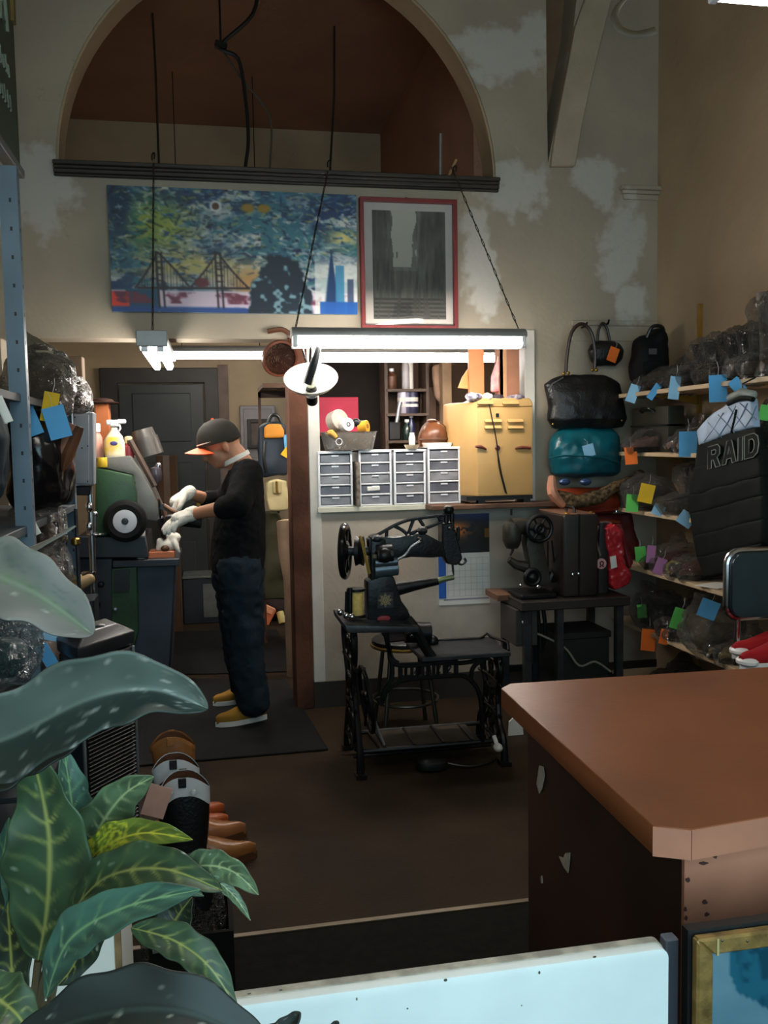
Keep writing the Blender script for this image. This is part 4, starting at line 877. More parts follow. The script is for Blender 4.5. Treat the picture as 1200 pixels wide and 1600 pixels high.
b.cyl(s_(541,964,4.05), s_(542,924,4.05), .008); b.cyl(s_(547,964,4.0), s_(547,918,4.0), .011); b.build('spool_holder', IRON, sm)
b = B()
for x, y in ((532,957),(541,962),(550,964)): b.ell(s_(x, y, 3.93), (.015,.013,.016), 12)
b.build('chrome_knobs', CHROME, sm)
def flower():
    n = 30; X, Y = np.meshgrid(np.linspace(-1, 1, n), np.linspace(-1, 1, n)); r = np.hypot(X, Y); a = np.arctan2(Y, X)
    k = np.clip((.76+.2*np.cos(8*a)-r)*8, 0, 1)*(1-.75*np.clip((.09-np.abs(np.sin(4*a))*r*.5)*14, 0, 1)*(r > .2))*(.75+.25*np.cos(22*r)); im = np.zeros((n, n, 3))+np.array([24,24,28.]); return blend(im, k, (164,142,92))
a, c = s_(586,923), s_(611,946)
picture_grid('gold_flower_decal', flower(), [(a.x,YS-.0562,a.z),(c.x,YS-.0562,a.z),(a.x,YS-.0562,c.z),(c.x,YS-.0562,c.z)], sm, .4)
b = B(); b.lathe([(0,0),(.03,.001),(.033,.004)], (s_(596,963).x, YS-.058, s_(596,963).z), (0,1,0), 20); ob = b.build('red_badge', mat('red_badge', (150,40,46), .4), sm); 
for v in ob.data.vertices: v.co.z = s_(596,963).z+(v.co.z-s_(596,963).z)*.42
b = B(); prs(b, [(602,978),(632,977),(634,1000),(604,1003)], .16, dy=.05); b.build('motor_block', mat('dark_red_motor', (66,40,36), .5, .2, .3), sm, bevel=.01)
b = B(); b.cyl(s_(632,988,4.2), s_(672,988,4.2), .052, .05, 22); b.ell(s_(676,1002,4.2), (.03,.03,.03), 14); b.build('motor', IRON, sm, bevel=.004)
b = B(); b.ell(s_(634,986,4.06), (.017,.017,.017), 12); b.ell(s_(644,992,4.06), (.012,.012,.012), 12); b.build('oil_cups', CHROME, sm)

# stool behind the machine
cs = V(P(632,1008,4.52).x, 4.52, 0); zsx = P(632,1006,4.52).z
t = thing('round_stool', 'low round stool with a brass rim and ring footrest behind the patching machine', 'stool', cs)
b = B(); b.lathe([(0,0),(.165,0),(.172,.01),(.172,.028),(.16,.036),(0,.04)], cs+V(0,0,zsx), (0,0,1), 32); b.build('seat', BLKLEA, t)
b = B(); b.torus(cs+V(0,0,zsx), .172, .009, (0,0,1), 36, 8); b.build('seat_rim', BRASS, t)
for i in range(4):
    a = PI/4+i*PI/2; b = B(); b.tube([cs+V(.13*math.cos(a),.13*math.sin(a),zsx), cs+V(.2*math.cos(a),.2*math.sin(a),.0)], .011, 10); b.build('leg', mat('tarnished_tube', (92,88,80), .35, .8, .2), t)
b = B(); b.torus(cs+V(0,0,P(635,1090,4.52).z), .172, .008, (0,0,1), 36, 8); b.build('foot_ring', MATS['tarnished_tube'], t)

# ------------------------------------------------------------------ second machine and its table at the back wall
YT = 4.58
tt = thing('machine_table', 'dark wooden machine table with a drawer box by the right end of the half wall', 'table', V(P(880,940,YT).x, YT, 0))
zt2 = P(880,928,YT).z
a = P(798,930,YT); c = P(962,930,YT)
b = B(); b.box(a.x, c.x, 4.40, 4.86, zt2-.05, zt2); b.build('table_top', mat('dark_table_wood', (38,32,27), .5, 0, .35, 4), tt, bevel=.005)
e = P(770,915,4.7); b = B(); b.box(e.x, a.x+.02, 4.62, 4.84, zt2-.03, zt2+.006); b.build('side_leaf', WOODB, tt, bevel=.004)
for x, y0 in ((a.x+.04,4.44),(a.x+.22,4.44),(a.x+.04,4.80),(a.x+.22,4.8),(c.x-.05,4.44),(c.x-.05,4.8)):
    b = B(); b.box(x-.02,x+.02,y0-.02,y0+.02,0,zt2-.05); b.build('leg', IRON2, tt, bevel=.003)
b = B(); b.box(a.x+.04,a.x+.22,4.43,4.46,.20,.235); b.box(a.x+.04,a.x+.22,4.79,4.81,.20,.235); b.box(a.x+.22,c.x-.05,4.79,4.81,.20,.235); b.build('stretcher', IRON, tt)
q0, q1 = P(802,946,4.5), P(836,1006,4.5)
b = B(); b.box(q0.x,q1.x,4.46,4.72,q1.z,zt2-.05); b.build('drawer_box', mat('drawer_grey', (50,46,44), .6, 0, .25), tt, bevel=.004)
b = B(); b.ell(P(819,972,4.45), (.012,.012,.012), 12); b.build('knob', PAPERW, tt)
b = B(); b.tube([P(848,946,4.5), P(852,985,4.5), P(846,1015,4.52)], .012, sm=3); b.tube([P(840,946,4.5), P(846,1020,4.5)], .01); b.build('motor_rod', IRON, tt)
OLIV = mat('worn_olive_iron', (54,50,42), .5, .3, .35, 14, .2, 60)
t = thing('sewing_machine', 'small black sewing machine with a spoked handwheel on the machine table', 'sewing machine', V(P(828,920,YT).x, YT, zt2))
b = B(); b.box(P(802,918,YT).x, P(858,918,YT).x, 4.46, 4.68, zt2, zt2+.028); b.build('base_plate', IRON, t, bevel=.008)
b = B(); prs(b, [(820,915),(824,880),(818,850),(820,826),(836,812),(852,822),(846,850),(856,900),(858,915)], .09, YT); b.build('column', OLIV, t, bevel=.016, seg=2)
b = B(); b.tube([P(836,826,YT), P(815,822,YT), P(800,824,YT)], [.05,.045,.05], 14); b.build('arm', OLIV, t)
b = B(); b.lathe([(.0,.045),(.045,.04),(.052,.02),(.052,-.055),(.04,-.085),(.03,-.10),(.0,-.1)], P(800,828,YT), (0,0,1), 20); b.build('needle_head', OLIV, t)
b = B(); b.tube([P(801,845,YT), P(801,860,YT), P(797,868,YT)], [.012,.008,.006]); b.cyl(P(799,805,YT), P(799,795,YT), .006); b.build('needle_bar', IRON, t)
b = B(); b.tube([P(795,874,YT), P(806,882,YT), P(822,886,YT)], [.018,.026,.034], 10); b.build('lower_arm', OLIV, t)
wc = P(843,826,4.50); b = B(); b.torus(wc, .068, .011, (0,1,0), 32, 8); b.torus(wc, .022, .012, (0,1,0), 16, 8); b.cyl(wc, wc+V(0,.1,0), .022)
for i in range(6): a_ = 2*PI*i/6; b.tube([wc, wc+V(.066*math.cos(a_),0,.066*math.sin(a_))], .007, 6)
b.build('hand_wheel', IRON, t)
b = B(); b.torus(P(832,902,4.5), .04, .012, (0,1,0), 22, 8); b.ell(P(832,902,4.52), (.038,.03,.034), 14); b.build('shuttle_cover', IRON, t)
b = B(); b.ell(P(842,917,4.45), (.016,.012,.012), 10); b.ell(P(813,914,4.45), (.008,.008,.008), 8); b.build('bright_screws', CHROME, t)
b = B(); b.tube([P(856,846,4.5), P(856,890,4.56)], .004); b.tube([P(862,845,4.5), P(866,880,4.6)], .004); b.build('belt', BLKPLA, t)
b = B(); b.tube([P(858,908,4.62), P(862,897,4.62), P(865,895,4.63)], .022, 10, sm=3); b.build('motor', IRON, t)
t = thing('suitcase', 'dark brown upright suitcase on the machine table, brass latches', 'suitcase', V(P(902,920,YT).x, 4.6, zt2))
x0, x1 = P(876,920,4.5).x, P(930,920,4.5).x; zt3 = P(902,803,4.5).z
b = B(); b.box(x0, x1, 4.46, 4.86, zt2, zt3); b.build('shell', mat('brown_suitcase', (36,27,24), .45, 0, .25, 5, .1, 100), t, bevel=.018, seg=3)
b = B(); xm = (x0+x1)/2-.012; b.box(xm-.004, xm+.004, 4.452, 4.87, zt2+.004, zt3+.003); b.build('seam_trim', IRON, t)
b = B(); b.box(x0+.012, x1-.012, 4.47, 4.85, zt3-.002, zt3+.004); b.build('top_panel', mat('tan_suitcase_top', (120,84,66), .4, 0, .2), t, bevel=.002)
b = B(); b.tube([(xm,4.52,zt3),(xm,4.53,zt3+.03),(xm,4.62,zt3+.034),(xm,4.63,zt3)], .008, sm=3); b.build('handle', BLKLEA, t)
for x, y in ((895,898),(904,897)): b = B(); b.ell(P(x, y, 4.452), (.008,.006,.011), 10); b.build('latch', CHROME, t)
for x in (x0+.03, x1-.03): b = B(); b.ell((x,4.49,zt3+.002), (.014,.018,.012), 10); b.build('corner_cap', BRASS, t)
t = thing('shopping_tote', 'black and red shopping tote with a round white emblem, right of the suitcase', 'bag', V(P(955,918,4.6).x, 4.6, zt2))
x0, x1 = P(929,918,4.55).x, P(952,918,4.55).x; z1 = P(940,818,4.55).z
b = B(); b.loft([(((x0+x1)/2, 4.66, z), (.045,0,0), (0,.13,0)) for z in (zt2+.002, zt2+.1, zt2+.25)]+[(((x0+x1)/2, 4.66, z1), (.02,0,0), (0,.12,0))], 20, .5); b.build('bag_body', mat('black_tote', (26,22,24), .5, 0, .2), t)
b = B(); q = P(940,881,4.525); b.lathe([(.0,0),(.029,.001),(.030,.008),(0,.008)], q, (0,1,0), 24); em = b.build('emblem', mat('emblem_pale', (206,150,150), .5, 0, .1), t)
b = B(); b.tube([q+V(-.012,-.002,-.016), q+V(-.004,-.002,-.010), q+V(-.010,-.002,.004), q+V(0,-.002,.014), q+V(.010,-.002,.004), q+V(.004,-.002,-.010), q+V(.012,-.002,-.016)], .0034, 6, sm=3); b.build('omega_mark', mat('emblem_dark', (44,16,20), .6), em)
b = B(); b.tube([P(938,868,4.53), P(932,845,4.53), P(934,825,4.55), P(944,816,4.6), P(956,818,4.62)], .006, 6, sm=4); b.build('strap', mat('grey_strap', (110,100,96), .6), t)
b = B(); b.prism(xz(4.52, [(947,826),(962,818),(970,830),(977,878),(986,902),(984,912),(962,922),(956,915)]), 4.52, 4.58, 'xz'); b.blob('red_panel', mat('red_tote', (178,40,48), .25, 0, .25, 12), t, .007, 2, .01, 14, .006, 40)
b = B(); b.prism(xz(4.507, [(953,870),(962,868),(964,886),(955,889)]), 4.505, 4.512, 'xz'); b.build('white_label', PAPERW, t)
b = B(); b.prism(xz(4.6, [(962,820),(972,818),(982,850),(990,880),(984,890),(974,850)]), 4.6, 4.64, 'xz'); b.blob('side_gusset', mat('dark_red_tote', (110,26,32), .4), t, .008, 2, .008, 14)
# dark crate under the table
t = thing('dark_crate', 'dark green-black crate under the machine table', 'crate', V(P(905,1060,4.6).x, 4.62, 0))
x0, x1 = P(868,1000,4.5).x, P(950,1000,4.5).x
b = B(); b.box(x0, x1, 4.48, 4.76, .0, .46); b.build('crate_body', mat('dark_green_crate', (10,16,13), .6, 0, .3), t, bevel=.01)
b = B(); b.box(x0-.008, x1+.008, 4.472, 4.768, .44, .475); b.build('crate_rim', MATS['dark_green_crate'], t, bevel=.004)
b = B(); b.tube([P(828,985,4.47), P(880,1010,4.47), P(905,1040,4.4), P(930,1034,4.4), P(955,1050,4.35)], .006, sm=5); tag(b.build('loose_cord', mat('pale_cord', (120,116,104), .6)), 'pale loose cord trailing from the table toward the counter', 'cord')
b = B(); b.prism(xz(4.3, [(796,1128),(806,1118),(816,1128),(820,1166),(793,1166)]), 4.3, 4.31, 'xz'); tag(b.build('white_card', PAPERW), 'white card standing on the floor behind the counter corner', 'card')
b = B(); b.ell(P(778,1168,3.86)+V(0,0,.0), (.022,.03,.02), 12); b.tube([P(778,1168,3.86), P(772,1150,3.9)], .01); tag(b.build('white_plug', PAPERW), 'small white plug on the floor right of the treadle', 'plug')

# ------------------------------------------------------------------ on the window sill
zsl = zs+.014
def drawers(x0, x1, y0, y1, lab, zb=None):
    Y = YB-.035; a, c = P(x0, y0, Y), P(x1, y1, Y); zb = zsl if zb is None else zb; H = a.z-zb; Wd = c.x-a.x
    t = thing('drawer_unit', lab, 'drawers', V((a.x+c.x)/2, Y, zb), 'white drawer units on the sill'); dp = .27; fr = .0125
    b = B(); n = 5; hs = (H-fr*1.2)/n
    b.box(a.x, a.x+fr, Y, Y+dp, zb, zb+H); b.box(c.x-fr, c.x, Y, Y+dp, zb, zb+H); b.box(a.x+fr, c.x-fr, Y+dp-.006, Y+dp, zb, zb+H); b.box(a.x, c.x, Y-.002, Y+dp, zb+H-fr, zb+H+.002)
    for k in range(n): b.box(a.x+fr, c.x-fr, Y+.001, Y+dp-.006, zb+k*hs, zb+k*hs+.009)
    b.build('frame', WHITEPL, t, bevel=.002)
    for k in range(n):
        z0 = zb+k*hs+.010; b = B(); b.box(a.x+fr+.002, c.x-fr-.002, Y+.006, Y+dp-.02, z0, z0+hs-.013)
        d = b.build('drawer', mat('smoky_drawer_%d' % ((k*3+int(x0)) % 4), [(122,122,128),(104,104,112),(136,134,138),(92,92,102)][(k*3+int(x0)) % 4], .3, 0, .35, 9), t, bevel=.004)
        b = B(); b.box((a.x+c.x)/2-.02, (a.x+c.x)/2+.02, Y+.001, Y+.007, z0+hs-.024, z0+hs-.016); b.build('drawer_grip', WHITEPL, d)
    return t, a, c, Y, hs, zb
drawers(496, 552, 706, 790, 'white five drawer unit at the left end of the sill')
d2 = drawers(560, 613, 704, 789, 'white five drawer unit second from the left, a white packet in its fourth drawer')
drawers(615, 666, 703, 787, 'white five drawer unit third from the left on the sill')
drawers(668, 720, 699, 782, 'white five drawer unit beside the yellow metal cabinet')
t_, a, c, Y, hs, zb = d2; b = B(); b.obox(((a.x+c.x)/2-.012, Y+.003, zb+hs*1.62), (.075,.012,.026), RY(-.05)); b.build('white_packet', PAPERW, t_, bevel=.004)
b = B(); b.box(P(556,700,YB).x-.01, P(556,700,YB).x+.012, YB-.06, YB+.15, zsl, P(556,722,YB).z); tag(b.build('shelf_strip', mat('mottled_strip', (120,110,100), .7, 0, .5, 40), bevel=.003), 'narrow mottled strip between the first two drawer units', 'strip')
# clear tub on top
zt_ = P(545,705,YB-.06).z+.006
t = thing('plastic_tub', 'clear plastic tub full of bits on top of the left drawer units', 'tub', V(P(547,700,YB-.02).x, YB+.03, zt_))
x0, x1, zu = P(506,700,YB-.05).x, P(590,700,YB-.05).x, P(547,675,YB-.05).z
CLR = plastic('cloudy_tub_plastic', (186,178,168), .42, .25)
b = B(); xm = (x0+x1)/2; hw_ = (x1-x0)/2
b.loft([((xm,YB+.03,zt_+z),(hw_*s,0,0),(0,.10*s,0)) for z, s in ((0,.86),(.004,.88),((zu-zt_)*.98,1.02),(zu-zt_,1.06),((zu-zt_)*1.02,1.06),((zu-zt_)*.97,.99),(.008,.85))], 28, .45); b.build('tub_wall', CLR, t)
b = B(); b.torus((xm-hw_*.45, YB-.068, zt_+.048), .018, .0025, (0,1,0), 20, 6); b.build('moulded_ring', WHITEPL, t)
b = B(); b.loft([((xm,YB+.03,zt_+z),(hw_*s,0,0),(0,.088*s,0)) for z, s in ((.006,.84),(.05,.9),(.085,.92))], 20, .5); b.blob('bits', mat('tub_bits', (120,106,92), .6, 0, .6, 30), t, .008, 1, .02, 25)
def rollx(name, lab, x, y, r, dpt, ax, m, m2, Y=YB+.0):
    c = P(x, y, Y); t = thing(name, lab, 'roll', c-V(0,0,r)); b = B(); a = Vector(ax).normalized(); b.lathe([(r*.32,-dpt/2),(r,-dpt/2),(r,dpt/2),(r*.32,dpt/2)], c, a, 26); b.build('roll_body', m, t, bevel=.002); b = B(); b.lathe([(r*.2,-dpt/2-.002),(r*.34,-dpt/2-.002),(r*.34,dpt/2+.002),(r*.2,dpt/2+.002),(r*.2,-dpt/2-.002)], c, a, 20); b.build('core', m2, t); return t
rollx('tape_roll', 'grey tape roll on the tub, the largest of the rolls', 527, 658, .062, .06, (.5,-.8,.25), mat('grey_tape', (170,160,148), .4, 0, .25), PAPERW)
rollx('tape_roll', 'white spool with a dark hole on the tub, in front of the grey roll', 541, 664, .038, .05, (.35,-.9,.1), PAPERW, BLKPLA, YB-.05)
rollx('tape_roll', 'yellow tape roll on the right side of the tub', 568, 667, .036, .05, (.8,-.5,.1), mat('yellow_tape', (222,160,50), .4, 0, .2), BRNLEA)
b = B(); b.limb([P(556,660,YB), P(563,664,YB)], [.024,.02]); tag(b.build('dark_stopper', BLKPLA), 'small dark knob between the rolls on the tub', 'stopper')
b = B(); b.tube([P(512,678,YB-.05), P(518,676,YB-.06), P(526,684,YB-.075)], [.012,.018,.01], 8, sm=3); tag(b.build('yellow_cloth', mat('yellow_cloth', (214,164,84), .8)), 'yellowish strip of cloth over the left edge of the tub', 'cloth')
t = thing('white_tray', 'small white tray on the drawer unit next to the yellow cabinet', 'tray', V(P(683,697,YB+.05).x, YB+.05, P(690,698,YB+.0).z)); c = worldof(t); b = B(); b.loft([(c+V(0,0,z),(r,0,0),(0,.07,0)) for z, r in ((0,.075),(.022,.085),(.024,.08),(.006,.07))], 24, .5); b.build('tray_body', PAPERW, t)
t = thing('cream_dish', 'small cream dish on the third drawer unit', 'dish', V(P(642,701,YB).x, YB-.02, P(642,702,YB).z)); c = worldof(t); b = B(); b.lathe([(.03,0),(.042,.02),(.044,.026),(.038,.024),(.028,.006)], c, (0,0,1), 24); b.build('dish_body', mat('cream_dish', (226,206,170), .5), t)
t = thing('leather_cap', 'round brown leather cap shape rising behind the white tray', 'cap', P(678,700,YB+.14)); c = P(678,694,YB+.14); b = B(); b.lathe([(.075,-.03),(.083,.02),(.08,.065),(.062,.105),(.03,.128),(0,.133)], c, (0,0,1), 28); b.build('crown', mat('brown_gloss_leather', (112,66,40), .3, 0, .5, 5), t)
b = B(); b.tube([c+V(.085*math.cos(a),.085*math.sin(a),.03+.09*abs(math.cos(a*.5+.8))*0) for a in np.linspace(0,2*PI,24)], .008, 6); b.tube([c+V(math.sin(a)*.087,.0,.02+.115*math.cos(a)) for a in np.linspace(-1.9,1.9,18)], .011, 6); b.build('dark_band', BRNLEA, t)
b = B(); b.ell(c+V(-.01,0,.138), (.03,.025,.012), 12); b.build('top_button', BRNLEA, t)
b = B(); b.lathe([(.012,0),(.018,.02),(.02,.06),(.014,.08),(.014,.09)], P(644,700,YB+.1)-V(0,0,.0), (0,0,1), 14); tag(b.build('white_bottle', PAPERW), 'small white bottle beside the cream dish', 'bottle')
# yellow cabinet: a metal case with louvres
YL = YB-.165
t = thing('yellow_cabinet', 'yellow painted metal case with louvred lid on the wooden sill board', 'cabinet', V(P(780,775,YL).x, YL, zs+.014))
YEL = mat('yellow_enamel', (206,164,104), .38, .1, .12, 3)
xl, xm, xr = P(702,700,YL+.22).x, P(746,700,YL).x, P(833,700,YL).x; zb, zt4 = P(780,775,YL).z, P(790,627,YL).z
b = B(); b.prism([(xm,YL),(xr,YL),(xr,YL+.36),(xl,YL+.36),(xl,YL+.20)], zb, zt4, 'xy'); b.build('case', YEL, t, bevel=.012, seg=2)
b = B(); b.box(xl+.04, xr, YL+.01, YL+.37, zb-.022, zb); 
for xx in (xm+.03, xr-.03): b.box(xx-.02, xx+.02, YL+.02, YL+.07, zs+.014, zb)
b.build('feet', BLKPLA, t)
b = B(); b.prism(xz(YL-.004, [(745,628),(756,622),(828,622),(833,630),(833,636),(745,637)]), YL-.004, YL+.36, 'xz'); b.build('lid', YEL, t, bevel=.006)
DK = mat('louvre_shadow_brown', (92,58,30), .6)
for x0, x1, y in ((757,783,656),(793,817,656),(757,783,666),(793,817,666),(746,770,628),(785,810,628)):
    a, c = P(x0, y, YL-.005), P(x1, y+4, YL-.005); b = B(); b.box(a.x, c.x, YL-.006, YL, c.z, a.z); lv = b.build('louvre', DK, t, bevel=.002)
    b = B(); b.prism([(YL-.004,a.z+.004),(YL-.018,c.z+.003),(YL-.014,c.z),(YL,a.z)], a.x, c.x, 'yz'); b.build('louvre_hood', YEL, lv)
b = B(); a = P(775,647,YL-.004); b.box(a.x, a.x+.018, YL-.004, YL, a.z-.018, a.z+.004); b.build('lock_hole', BLKPLA, t)
RB = mat('red_brown_latch', (112,52,38), .5, 0, .2)
b = B(); b.tube([P(743,698,YL-.006), P(751,698,YL-.008), P(760,702,YL-.006)], [.006,.010,.005], 8, sm=2); b.build('left_latch', RB, t)
b = B(); b.tube([P(805,701,YL-.006), P(815,699,YL-.008), P(829,700,YL-.006)], [.005,.009,.009], 8, sm=2); b.build('right_latch', RB, t)
b = B(); b.lathe([(.014,.004),(.015,-.008),(.01,-.014),(0,-.015)], P(777,700,YL), (0,1,0), 16); b.build('centre_knob', mat('dark_red_knob', (96,32,40), .4), t)
b = B(); b.tube([P(764,630,YL-.012), P(769,655,YL-.02), P(776,690,YL-.02), P(780,730,YL-.012), P(790,770,YL-.01)], .0035, 6, sm=4); b.tube([P(777,702,YL-.016), P(784,740,YL-.012), P(792,772,YL-.01)], .0025, 6, sm=3); b.build('hanging_cord', BLKPLA, t)
b = B(); b.prism(xz(YL+.21, [(722,740),(738,739),(739,754),(722,753)]), YL+.115, YL+.135, 'xz'); b.build('open_hatch', mat('dark_hatch', (60,34,26), .6), t)
t = thing('cardboard_box', 'upright brown cardboard box standing on the yellow cabinet', 'box', V(P(800,618,YB-.02).x, YB-.04, zt4+.01)); a, c = P(786,545,YB-.06), P(812,618,YB-.06); b = B(); b.box(a.x, c.x, YB-.06, YB+.1, zt4+.012, zl-.03); b.build('carton', mat('brown_card', (150,104,82), .7, 0, .15), t, bevel=.003); b = B(); b.box(a.x, a.x+.02, YB-.063, YB-.0, zt4+.012, zl-.03); b.build('side_flap', mat('brown_card_edge', (186,140,104), .7, 0, .1), t)
t = thing('orange_folder', 'orange-brown upright folder behind the cloths on the yellow cabinet', 'folder', V(P(745,610,YB+.05).x, YB+.05, zt4+.01)); a, c = P(733,560,YB+.03), P(757,612,YB+.03); b = B(); b.box(a.x, c.x, YB+.03, YB+.06, zt4+.011, a.z+.1); b.build('cover', mat('orange_folder', (206,128,78), .6, 0, .1), t, bevel=.003); b = B(); b.prism(xz(YB+.06, [(716,606),(722,590),(732,575),(736,575),(736,608)]), YB+.062, YB+.07, 'xz'); b.build('fanned_sheet', mat('orange_sheet', (216,150,86), .6, 0, .1), t)
def cloth(lab, x, y, rx, rz, m, Y=YB-.12, dy=.05): c = P(x, y, Y); c.z = zt4+.012+rz*.62; b = B(); b.ell(c, (rx, dy, rz), 14); o = b.blob('folded_cloth', m, None, .006, 2, rz*.7, 22, .006, 40); return tag(o, lab, 'cloth')
stp = mat('striped_cloth', (210,206,214), .8, 0, .0, 30, rgb2=(64,60,84)); cloth('white and navy striped cloth bundle on the left of the yellow cabinet', 740, 617, .045, .022, stp)
cloth('small pale ball of cloth in the middle of the cabinet top', 761, 617, .02, .02, PAPERW); cloth('dark flat cloth on the cabinet right of the pale ball', 776, 617, .04, .014, mat('dark_cloth', (70,62,70), .8)); cloth('grey striped flat cloth on the right of the cabinet top', 806, 618, .05, .013, mat('grey_stripe', (160,150,156), .8, 0, 0, 40, rgb2=(92,84,100)))
t = thing('pink_garment', 'pink and white garment hanging above the yellow cabinet', 'garment', P(778,612,YB+.04)); b = B(); b.prism(xz(YB+.04, [(767,612),(768,590),(774,570),(780,548),(786,548),(786,580),(784,612)]), YB+.02, YB+.05, 'xz'); b.blob('fabric', mat('pink_white', (222,196,190), .8, 0, 0, 7, rgb2=(172,80,98)), t, .008, 3, .012, 14)
# pink red notice inside the booth
b = B(); a, c = P(498,621,6.94), P(560,660,6.94); b.box(a.x, c.x, 6.93, 6.945, c.z-.1, a.z); t = tag(b.build('crimson_notice', mat('crimson_card', (196,30,70), .6, 0, .1), bevel=.002), 'crimson square notice on the dark booth door behind the tub', 'notice')
# shelves at the back of the booth
bs2 = thing('booth_shelf', 'cluttered wooden shelf unit at the back of the booth behind the drawers', 'shelf', (1.66, 6.8, 0))
x0, x1 = P(601,600,6.8).x, P(665,600,6.8).x; SHW = mat('booth_shelf_wood', (78,60,48), .6, 0, .25)
for x in (x0, x1): b = B(); b.box(x-.012, x+.012, 6.74, 6.98, 0, 2.3); b.build('upright', SHW, bs2)
for y in (608, 646, 688): z = P(630,y,6.75).z; b = B(); b.box(x0, x1, 6.72, 6.98, z-.02, z); b.build('shelf_board', SHW, bs2)
def bottle(lab, x, yb, Y, r, h, m, cap=None, name='bottle', zb=None, grp=None):
    q = P(x, yb, Y); 
    if zb is not None: q.z = zb
    t = thing(name, lab, 'bottle', q, grp); b = B(); b.lathe([(r*.92,0),(r,.006),(r,h*.62),(r*.45,h*.8),(r*.45,h*.88)], q, (0,0,1), 16); b.build('bottle_body', m, t); b = B(); b.lathe([(r*.5,h*.86),(r*.52,h*.88),(r*.5,h),(r*.3,h)], q, (0,0,1), 14); b.build('bottle_cap', cap or WHITEPL, t); return t
z1, z2, z3 = [P(630, y, 6.75).z for y in (608, 646, 688)]
bottle('pale tall bottle on the upper booth shelf', 634, 608, 6.78, .03, .28, mat('pale_bottle', (180,176,180), .4), zb=z1); bottle('white bottle next to the pale tall one on the upper booth shelf', 641, 608, 6.8, .026, .32, PAPERW, zb=z1)
bottle('brown bottle at the left of the upper booth shelf', 612, 608, 6.8, .04, .16, BRNLEA, zb=z1)
for i, (x, cc_, lab) in enumerate(((630,(190,180,196),'lilac tin on the middle booth shelf'),(636,(70,70,96),'navy tin with a striped label on the middle booth shelf'),(645,(40,40,70),'dark blue tin on the right of the middle booth shelf'))):
    q = P(x, 646, 6.78); q.z = z2; t = thing('tin', lab, 'tin', q); b = B(); b.lathe([(.04,0),(.042,.006),(.042,.17),(.04,.176)], q, (0,0,1), 18); tb_ = b.build('tin_body', mat('tin_%d' % i, cc_, .4, .2, .2), t)
    b = B(); b.lathe([(.0425,.05),(.0435,.052),(.0435,.07),(.0425,.072)], q, (0,0,1), 18); b.lathe([(.0425,.09),(.0435,.092),(.0435,.12),(.0425,.122)], q, (0,0,1), 18); b.build('label_band', PAPERW, t)
bottle('small dark green bottle on the lowest booth shelf', 636, 688, 6.78, .035, .16, mat('dark_green_glass', (30,44,40), .2), zb=z3)
bottle('navy bottle on the lowest booth shelf', 643, 688, 6.78, .03, .2, mat('navy_bottle', (30,36,70), .3), zb=z3)
b = B(); a, c = P(606,658,6.78), P(626,686,6.78); b.box(a.x, c.x, 6.76, 6.9, z3, a.z); tag(b.build('dark_radio', BLKPLA, bevel=.01), 'dark box on the left of the lowest booth shelf', 'box')
b = B(); a, c = P(657,605,6.9), P(682,655,6.9); b.box(a.x, c.x, 6.9, 6.95, c.z, a.z); tag(b.build('brown_board', mat('brown_board', (128,104,90), .7, 0, .15), bevel=.004), 'plain brown board on the booth wall right of the shelves', 'board')
b = B(); b.prism(xz(6.7, [(676,572),(690,568),(704,575),(703,620),(690,640),(682,612)]), 6.7, 6.76, 'xz'); tag(b.blob('crumpled_sack', mat('sack_cloth', (150,122,104), .8, 0, .3), None, .014, 2, .03, 9), 'crumpled tan sack hanging in the booth above the brown board', 'sack')
b = B(); a = P(700,640,6.6); b.box(a.x-.04, a.x+.03, 6.6, 6.7, 0, 2.44); struct(b.build('trim_booth_post', mat('booth_post', (140,116,92), .7, 0, .2)))
b = B(); b.tube([P(620,660,6.7), P(624,635,6.7), P(626,628,6.7)], .015); tag(b.build('grey_tool', ALU), 'grey tool leaning on the booth shelf', 'tool')

# ------------------------------------------------------------------ workroom things right of the man
t = thing('fuse_panel', 'grey electric panel door on the far wall behind the man', 'panel', P(402,690,YF)); a, c = P(374,634,YF-.02), P(431,720,YF-.02)
b = B(); b.box(a.x, c.x, YF-.06, YF-.001, c.z, a.z); b.build('panel_frame', mat('panel_grey', (122,116,116), .5, .2, .1), t, bevel=.006); b = B(); b.box(a.x+.03, c.x-.03, YF-.07, YF-.06, c.z+.03, a.z-.03); b.build('panel_door', MATS['panel_grey'], t, bevel=.004)
t = thing('framed_picture', 'small dark framed picture in front of the grey panel', 'picture', P(402,690,YF-.12)); a, c = P(386,655,YF-.1), P(424,700,YF-.1); b = B(); b.prism([(a.x,c.z),(c.x,c.z),(c.x,a.z),(a.x,a.z)], YF-.12, YF-.072, 'xz', [[(a.x+.03,c.z+.03),(c.x-.03,c.z+.03),(c.x-.03,a.z-.03),(a.x+.03,a.z-.03)]]); b.build('frame', DOORF, t, bevel=.003); b = B(); b.box(a.x+.02, c.x-.02, YF-.09, YF-.075, c.z+.02, a.z-.02); b.build('picture_sheet', mat('murky_picture', (74,58,48), .5, 0, .4, 9), t)
YK = 6.3
t = thing('backpack', 'navy backpack with an orange pocket hanging behind the man', 'bag', P(428,745,YK))
b = B(); b.prism(xz(YK, [(404,668),(416,660),(440,660),(452,672),(453,735),(446,744),(412,744),(404,734)]), YK-.08, YK+.08, 'xz'); b.blob('pack_body', mat('navy_nylon', (26,40,54), .6, 0, .25), t, .012, 6, .02, 8)
b = B(); b.prism(xz(YK-.09, [(412,668),(420,662),(438,662),(444,672),(444,684),(412,685)]), YK-.105, YK-.07, 'xz'); b.blob('orange_pocket', mat('orange_nylon', (214,140,40), .6, 0, .15), t, .01, 4)
